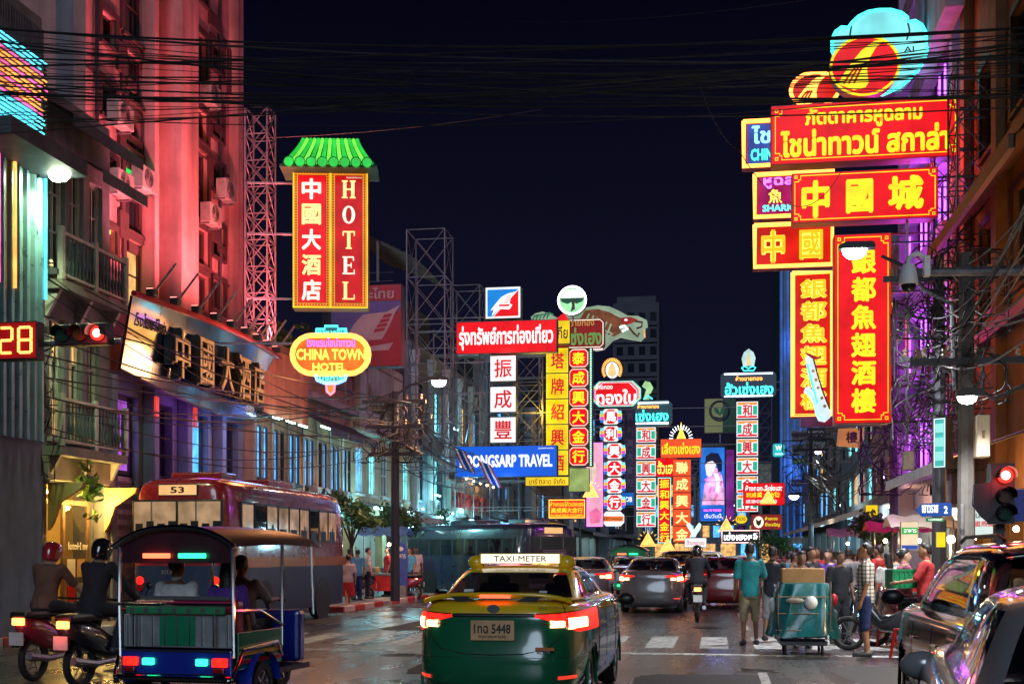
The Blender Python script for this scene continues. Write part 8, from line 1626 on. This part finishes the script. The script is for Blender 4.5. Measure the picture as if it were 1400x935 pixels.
# one evaluation turns all figures into plain meshes
dg = bpy.context.evaluated_depsgraph_get()
for o in QUEUE:
    me = bpy.data.meshes.new_from_object(o.evaluated_get(dg)); old = o.data; o.modifiers.clear(); o.data = me; me.name = o.name
    me.polygons.foreach_set('use_smooth', [True] * len(me.polygons)); bpy.data.meshes.remove(old)

# ================================================================ CART, STOOLS, STALLS
c = at(1097, 20.3); t = thing('street_cart', 'street cart under a teal tarpaulin with a cardboard box on top', 'cart', c); m_tarp = mat('teal tarpaulin', (.012, .15, .17), .3, 0, .35, 3, .6, 6, coat=.3)
rows = []; n = 30
for z, hw, hd, j in ((1.14, .34, .30, .01), (1.12, .38, .36, .02), (.95, .42, .40, .03), (.7, .45, .44, .04), (.45, .49, .48, .05), (.3, .53, .52, .06)):
    rows.append([(hw * math.copysign(abs(math.sin(a)) ** .45, math.sin(a)) + j * math.sin(a * 7 + z * 3), hd * math.copysign(abs(math.cos(a)) ** .45, math.cos(a)) + j * math.cos(a * 9 + z * 5), z + (.03 * math.sin(a * 5) if z < .4 else 0)) for a in [2 * pi * i / 60 for i in range(60)]])
mb = MB().grid(rows, True); mb.f.append(tuple(range(60))); mb.build('tarpaulin', m_tarp, t, smooth=True)
MB().box(-.33, .33, -.25, .22, 1.13, 1.36).build('cardboard_box', mat('cardboard', (.40, .22, .09), .8, 0, .2, 4), t, bev=.01); MB().sphere((.1, -.46, .83), .1, 10, 8, (1, .7, 1.1)).build('white_bag', m_white, t, smooth=True); MB().sphere((-.14, -.44, .86), .06, 10, 8, (2.4, .6, .8)).build('rolled_cloth', m_plaster, t, smooth=True)
MB().box(-.36, .36, -.4, .4, .16, .22).build('chassis', m_fdark, t)
for x in (-.28, .28):
    for y in (-.33, .33): o = MB().tube([(x, y + .07 * math.cos(a), .085 + .07 * math.sin(a)) for a in [2 * pi * i / 12 for i in range(13)]], .018, 6).build('castor', m_tyre, t, smooth=True); MB().bar((x, y, .085), (x, y, .17), .02).build('fork', m_steel, o)
for i in range(5): MB().lathe([(.001, 0), (.035, 0), (.035, .13), (.014, .17), (.014, .21), (.001, .21)], 8, (-.26 + i * .05, .26, 1.14)).build('bottle', (p_green, m_ploch, m_white, p_red, p_teal)[i], t, smooth=True)
for i, (x, z, r_) in enumerate(((-.47, .78, .09), (.48, .86, .08), (.5, .62, .07))): MB().sphere((x, -.2 + i * .1, z), r_, 10, 8, (.7, 1, 1.3)).build('hanging_bag', (m_white, p_red, m_plblue)[i], t, smooth=True)
for x in (-.4, .4): MB().tube([(x, -.42, .2), (x, -.44, 1.16)], .014, 6).build('frame_tube', m_steel, t); MB().tube([(x, .42, .2), (x, .55, 1.05), (x, .75, 1.08)], .016, 6).build('push_handle', m_steel, t)
for z in (.4, .66, .92): MB().tube([(-.47 + .08 * z, -.5 + .08 * z, z), (.47 - .08 * z, -.5 + .08 * z, z)], .007, 5).build('tie_cord', m_ploch, t)
MB().tube([(-.4, -.5, .34), (-.44, -.52, .9), (-.36, -.42, 1.1)], .015, 6).build('rope', m_black, t)
def stool(label, px, Y, n=1, group='red plastic stools'):
    m_ = mat('red stool plastic', (.55, .02, .02), .35); t = thing('plastic_stool', label, 'stool', at(px, Y), R(random.uniform(0, 40)), group)
    MB().box(-.15, .15, -.15, .15, .43, .46).build('seat', m_, t, bev=.012)
    for sx in (-1, 1):
        for sy in (-1, 1): MB().tube([(sx * .13, sy * .13, .43), (sx * .18, sy * .18, 0)], [.03, .022], 5).build('leg', m_, t)
        MB().bar((sx * .155, -.155, .2), (sx * .155, .155, .2), .018).build('rung', m_, t); MB().bar((-.155, sx * .155, .24), (.155, sx * .155, .24), .018).build('rung', m_, t)
stool('red plastic stool on the road edge beside the motorbikes', 1241, 19.6); stool('red plastic stool half behind the black car', 1262, 20.4); stool('red plastic stool behind the checked shirt man', 1206, 22.2)
m_bulb = emi('bare bulb', (1, .72, .35), 60, 0); m_awnw = mat('canopy cloth', (.5, .42, .34), .8, 0, .2, 3, grime=.3)
def stall(label, loc, w, d, canopy, bulbs, col=(1, .62, .28), power=120, group='street food stalls'):
    t = thing('food_stall', label, 'stall', loc, 0, group)
    MB().box(-w / 2, w / 2, -d / 2, d / 2, .72, .8).build('counter', m_steel, t, bev=.01); MB().box(-w / 2 + .03, w / 2 - .03, -d / 2 + .03, d / 2 - .03, .2, .72).build('cabinet', m_redp, t)
    for x in (-w / 2, w / 2):
        for y in (-d / 2, d / 2): MB().tube([(x, y, 0), (x, y, 2.1)], .018, 6).build('post', m_steel, t)
    rows = [[(-w / 2 - .2 + (w + .4) * i / 14, y, 2.12 + zz + .03 * math.sin(i * 1.7)) for i in range(15)] for y, zz in ((-d / 2 - .35, -.08), (0, .22), (d / 2 + .3, -.05))]; MB().grid(rows).build('canopy', canopy, t, smooth='all', recalc=False)
    for i in range(6): MB().lathe([(.05, 0), (.09, .02), (.10, .16), (.06, .2)], 10, (-w / 2 + .2 + i * (w - .4) / 5, random.uniform(-.2, .2), .8)).build('pot', random.choice((m_steel, m_ploch, m_white)), t, smooth=True)
    for (x, y, z) in bulbs: o = MB().sphere((x, y, z), .055, 10, 8).build('bulb', m_bulb, t, smooth=True); MB().tube([(x, y, z + .05), (x, y, 2.15)], .006, 4).build('bulb_cord', m_wire, o); lamp('bulb_light', (x, y, z), col, power, t, .06)
    return t
stall('food stall with two glaring bulbs under the street name sign', (5.15, 24, .14), 1.5, .9, m_awnw, [(-.55, -.4, 1.75), (.2, -.3, 1.9)]); stall('food stall with a glaring bulb behind the checked shirt man', (4.9, 30, .14), 1.6, .9, m_white, [(-.4, -.4, 1.75)]); stall('food stall with warm bulbs further along the right pavement', (5.1, 36, .14), 1.6, .9, cl('red awning', (.4, .05, .04)), [(-.5, -.4, 1.8), (.4, -.4, 1.8)]); stall('food stall far down the right pavement', (5.0, 46, .14), 1.8, .9, m_awnw, [(-.4, -.4, 1.8)], (.8, .95, 1))
stall('small food cart with lights on the left pavement by the utility pole', (-11.0, 40.6, .14), 1.3, .8, cl('blue awning', (.05, .15, .4)), [(.2, -.3, 1.75)], (.9, .95, 1), 90); stall('food cart on the left pavement beyond the pedestrian sign', (-11.0, 50, .14), 1.4, .8, m_white, [(.2, -.3, 1.75)], (.7, .95, 1), 90)
q = P(1300, 737, 18); t = thing('bare_bulb_lamp', 'bare bulb glaring on a pole above the black car', 'lamp', (q.x, 18, q.z)); MB().sphere((0, 0, 0), .055, 10, 8).build('bulb', m_bulb, t, smooth=True); MB().tube([(0, .03, -.05), (0, .03, -q.z + .14)], .018, 6).build('post', m_steel, t); lamp('bulb_light', (0, -.1, 0), (1, .66, .3), 130, t, .06)
# ================================================================ EXTRA LAMPS FOR THE GLOW OF SIGNS AND FACADES, ADDED TUBE FITTINGS
def find(n): return bpy.data.objects[n]
def glow(o, off, col, power, size=.5): lamp('added_glow', off, col, power, o, size)
glow(find('hotel_sign'), (-.9, .6, .3), (1, .18, .06), 260); glow(find('oval_neon_sign'), (-.5, .7, -.2), (1, .36, .10), 300); glow(find('oval_neon_sign'), (0, -.4, -.9), (1, .40, .12), 120)
glow(find('restaurant_tall_sign'), (1.0, .9, 0), (1, .05, .04), 260); glow(find('restaurant_script_sign'), (1.2, .9, -.4), (1, .06, .05), 260); glow(find('cyan_shell_sign'), (.6, .5, -.5), (.2, .8, 1), 120)
glow(find('yellow_column_sign'), (-.7, -.7, 0), (1, .7, .08), 200); glow(find('red_travel_sign'), (0, -.6, -.7), (1, .1, .1), 120); glow(find('blue_travel_sign'), (0, -.5, -.8), (.1, .35, 1), 160); glow(find('portrait_billboard'), (0, -.9, 0), (.3, .3, 1), 300)
vh = find('violet_lit_house')
for z in (5, 8, 11): glow(vh, (-.75, 2.2, z), (.50, .08, 1.), 210, .3); glow(vh, (-.75, 6, z), (.66, .08, 1.), 180, .3)
oh = find('orange_corner_house'); glow(oh, (-1.2, 14.5, 7.4), (1, .42, .10), 70); glow(oh, (-1.0, 16, 3.2), (1, .5, .2), 80)
glow(find('blue_lit_tower'), (1, -1.4, 9), (.06, .25, 1), 260); glow(find('blue_lit_tower'), (1, -1.4, 20), (.06, .25, 1), 260); glow(find('mirror_fascia_sign'), (.9, 3, -.9), (.55, .12, .9), 45); glow(find('mirror_fascia_sign'), (.9, 6.2, -.9), (.2, .35, 1), 60)
# tube fittings added under the awnings, mostly cold, to tint the fronts and pavement
for k, (X, Y, z, col, pw, lab) in enumerate(((-11.9, 38.5, 3.2, (.25, .85, 1), 242, 'added cold tube light under the first awning of the cream shophouse'), (-11.9, 43, 3.2, (.3, .9, 1), 330, 'added cold tube light before the pediment shophouse'), (-11.9, 47.5, 3.2, (.3, .9, 1), 374, 'added cold tube light above the arched blue board'), (-11.9, 53, 3.2, (.3, .9, 1), 440, 'added cold tube light under the red letter fascia'), (-11.9, 60, 3.2, (.35, .9, 1), 440, 'added cold tube light far under the column house'), (-11.2, 72, 3.2, (.4, .9, 1), 484, 'added cold tube light far down the left shops'), (5.4, 41, 3.1, (1, .6, .3), 120, 'added warm tube light on the right shops under the tall sign'), (5.5, 52, 3.1, (.35, .8, 1), 440, 'added cold tube light on the right shops below the stacked boards'), (5.5, 66, 3.1, (.35, .8, 1), 240, 'added cold tube light far down the right shops'))):
    t = thing('added_tube_light', lab, 'lamp', (X, Y, z), 0, 'added tube lights under the awnings'); MB().box(-.04, .04, -.7, .7, 0, .05).build('fitting', m_white, t); MB().tube([(0, -.65, -.03), (0, .65, -.03)], .025, 8).build('tube', m_tubec if col[0] < .9 else m_tubew, t); MB().bar((0, 0, .05), (0, 0, .5), .012).build('hanger', m_steel, t); lamp('added_tube_glow', (0, 0, -.12), col, pw, t, .3)
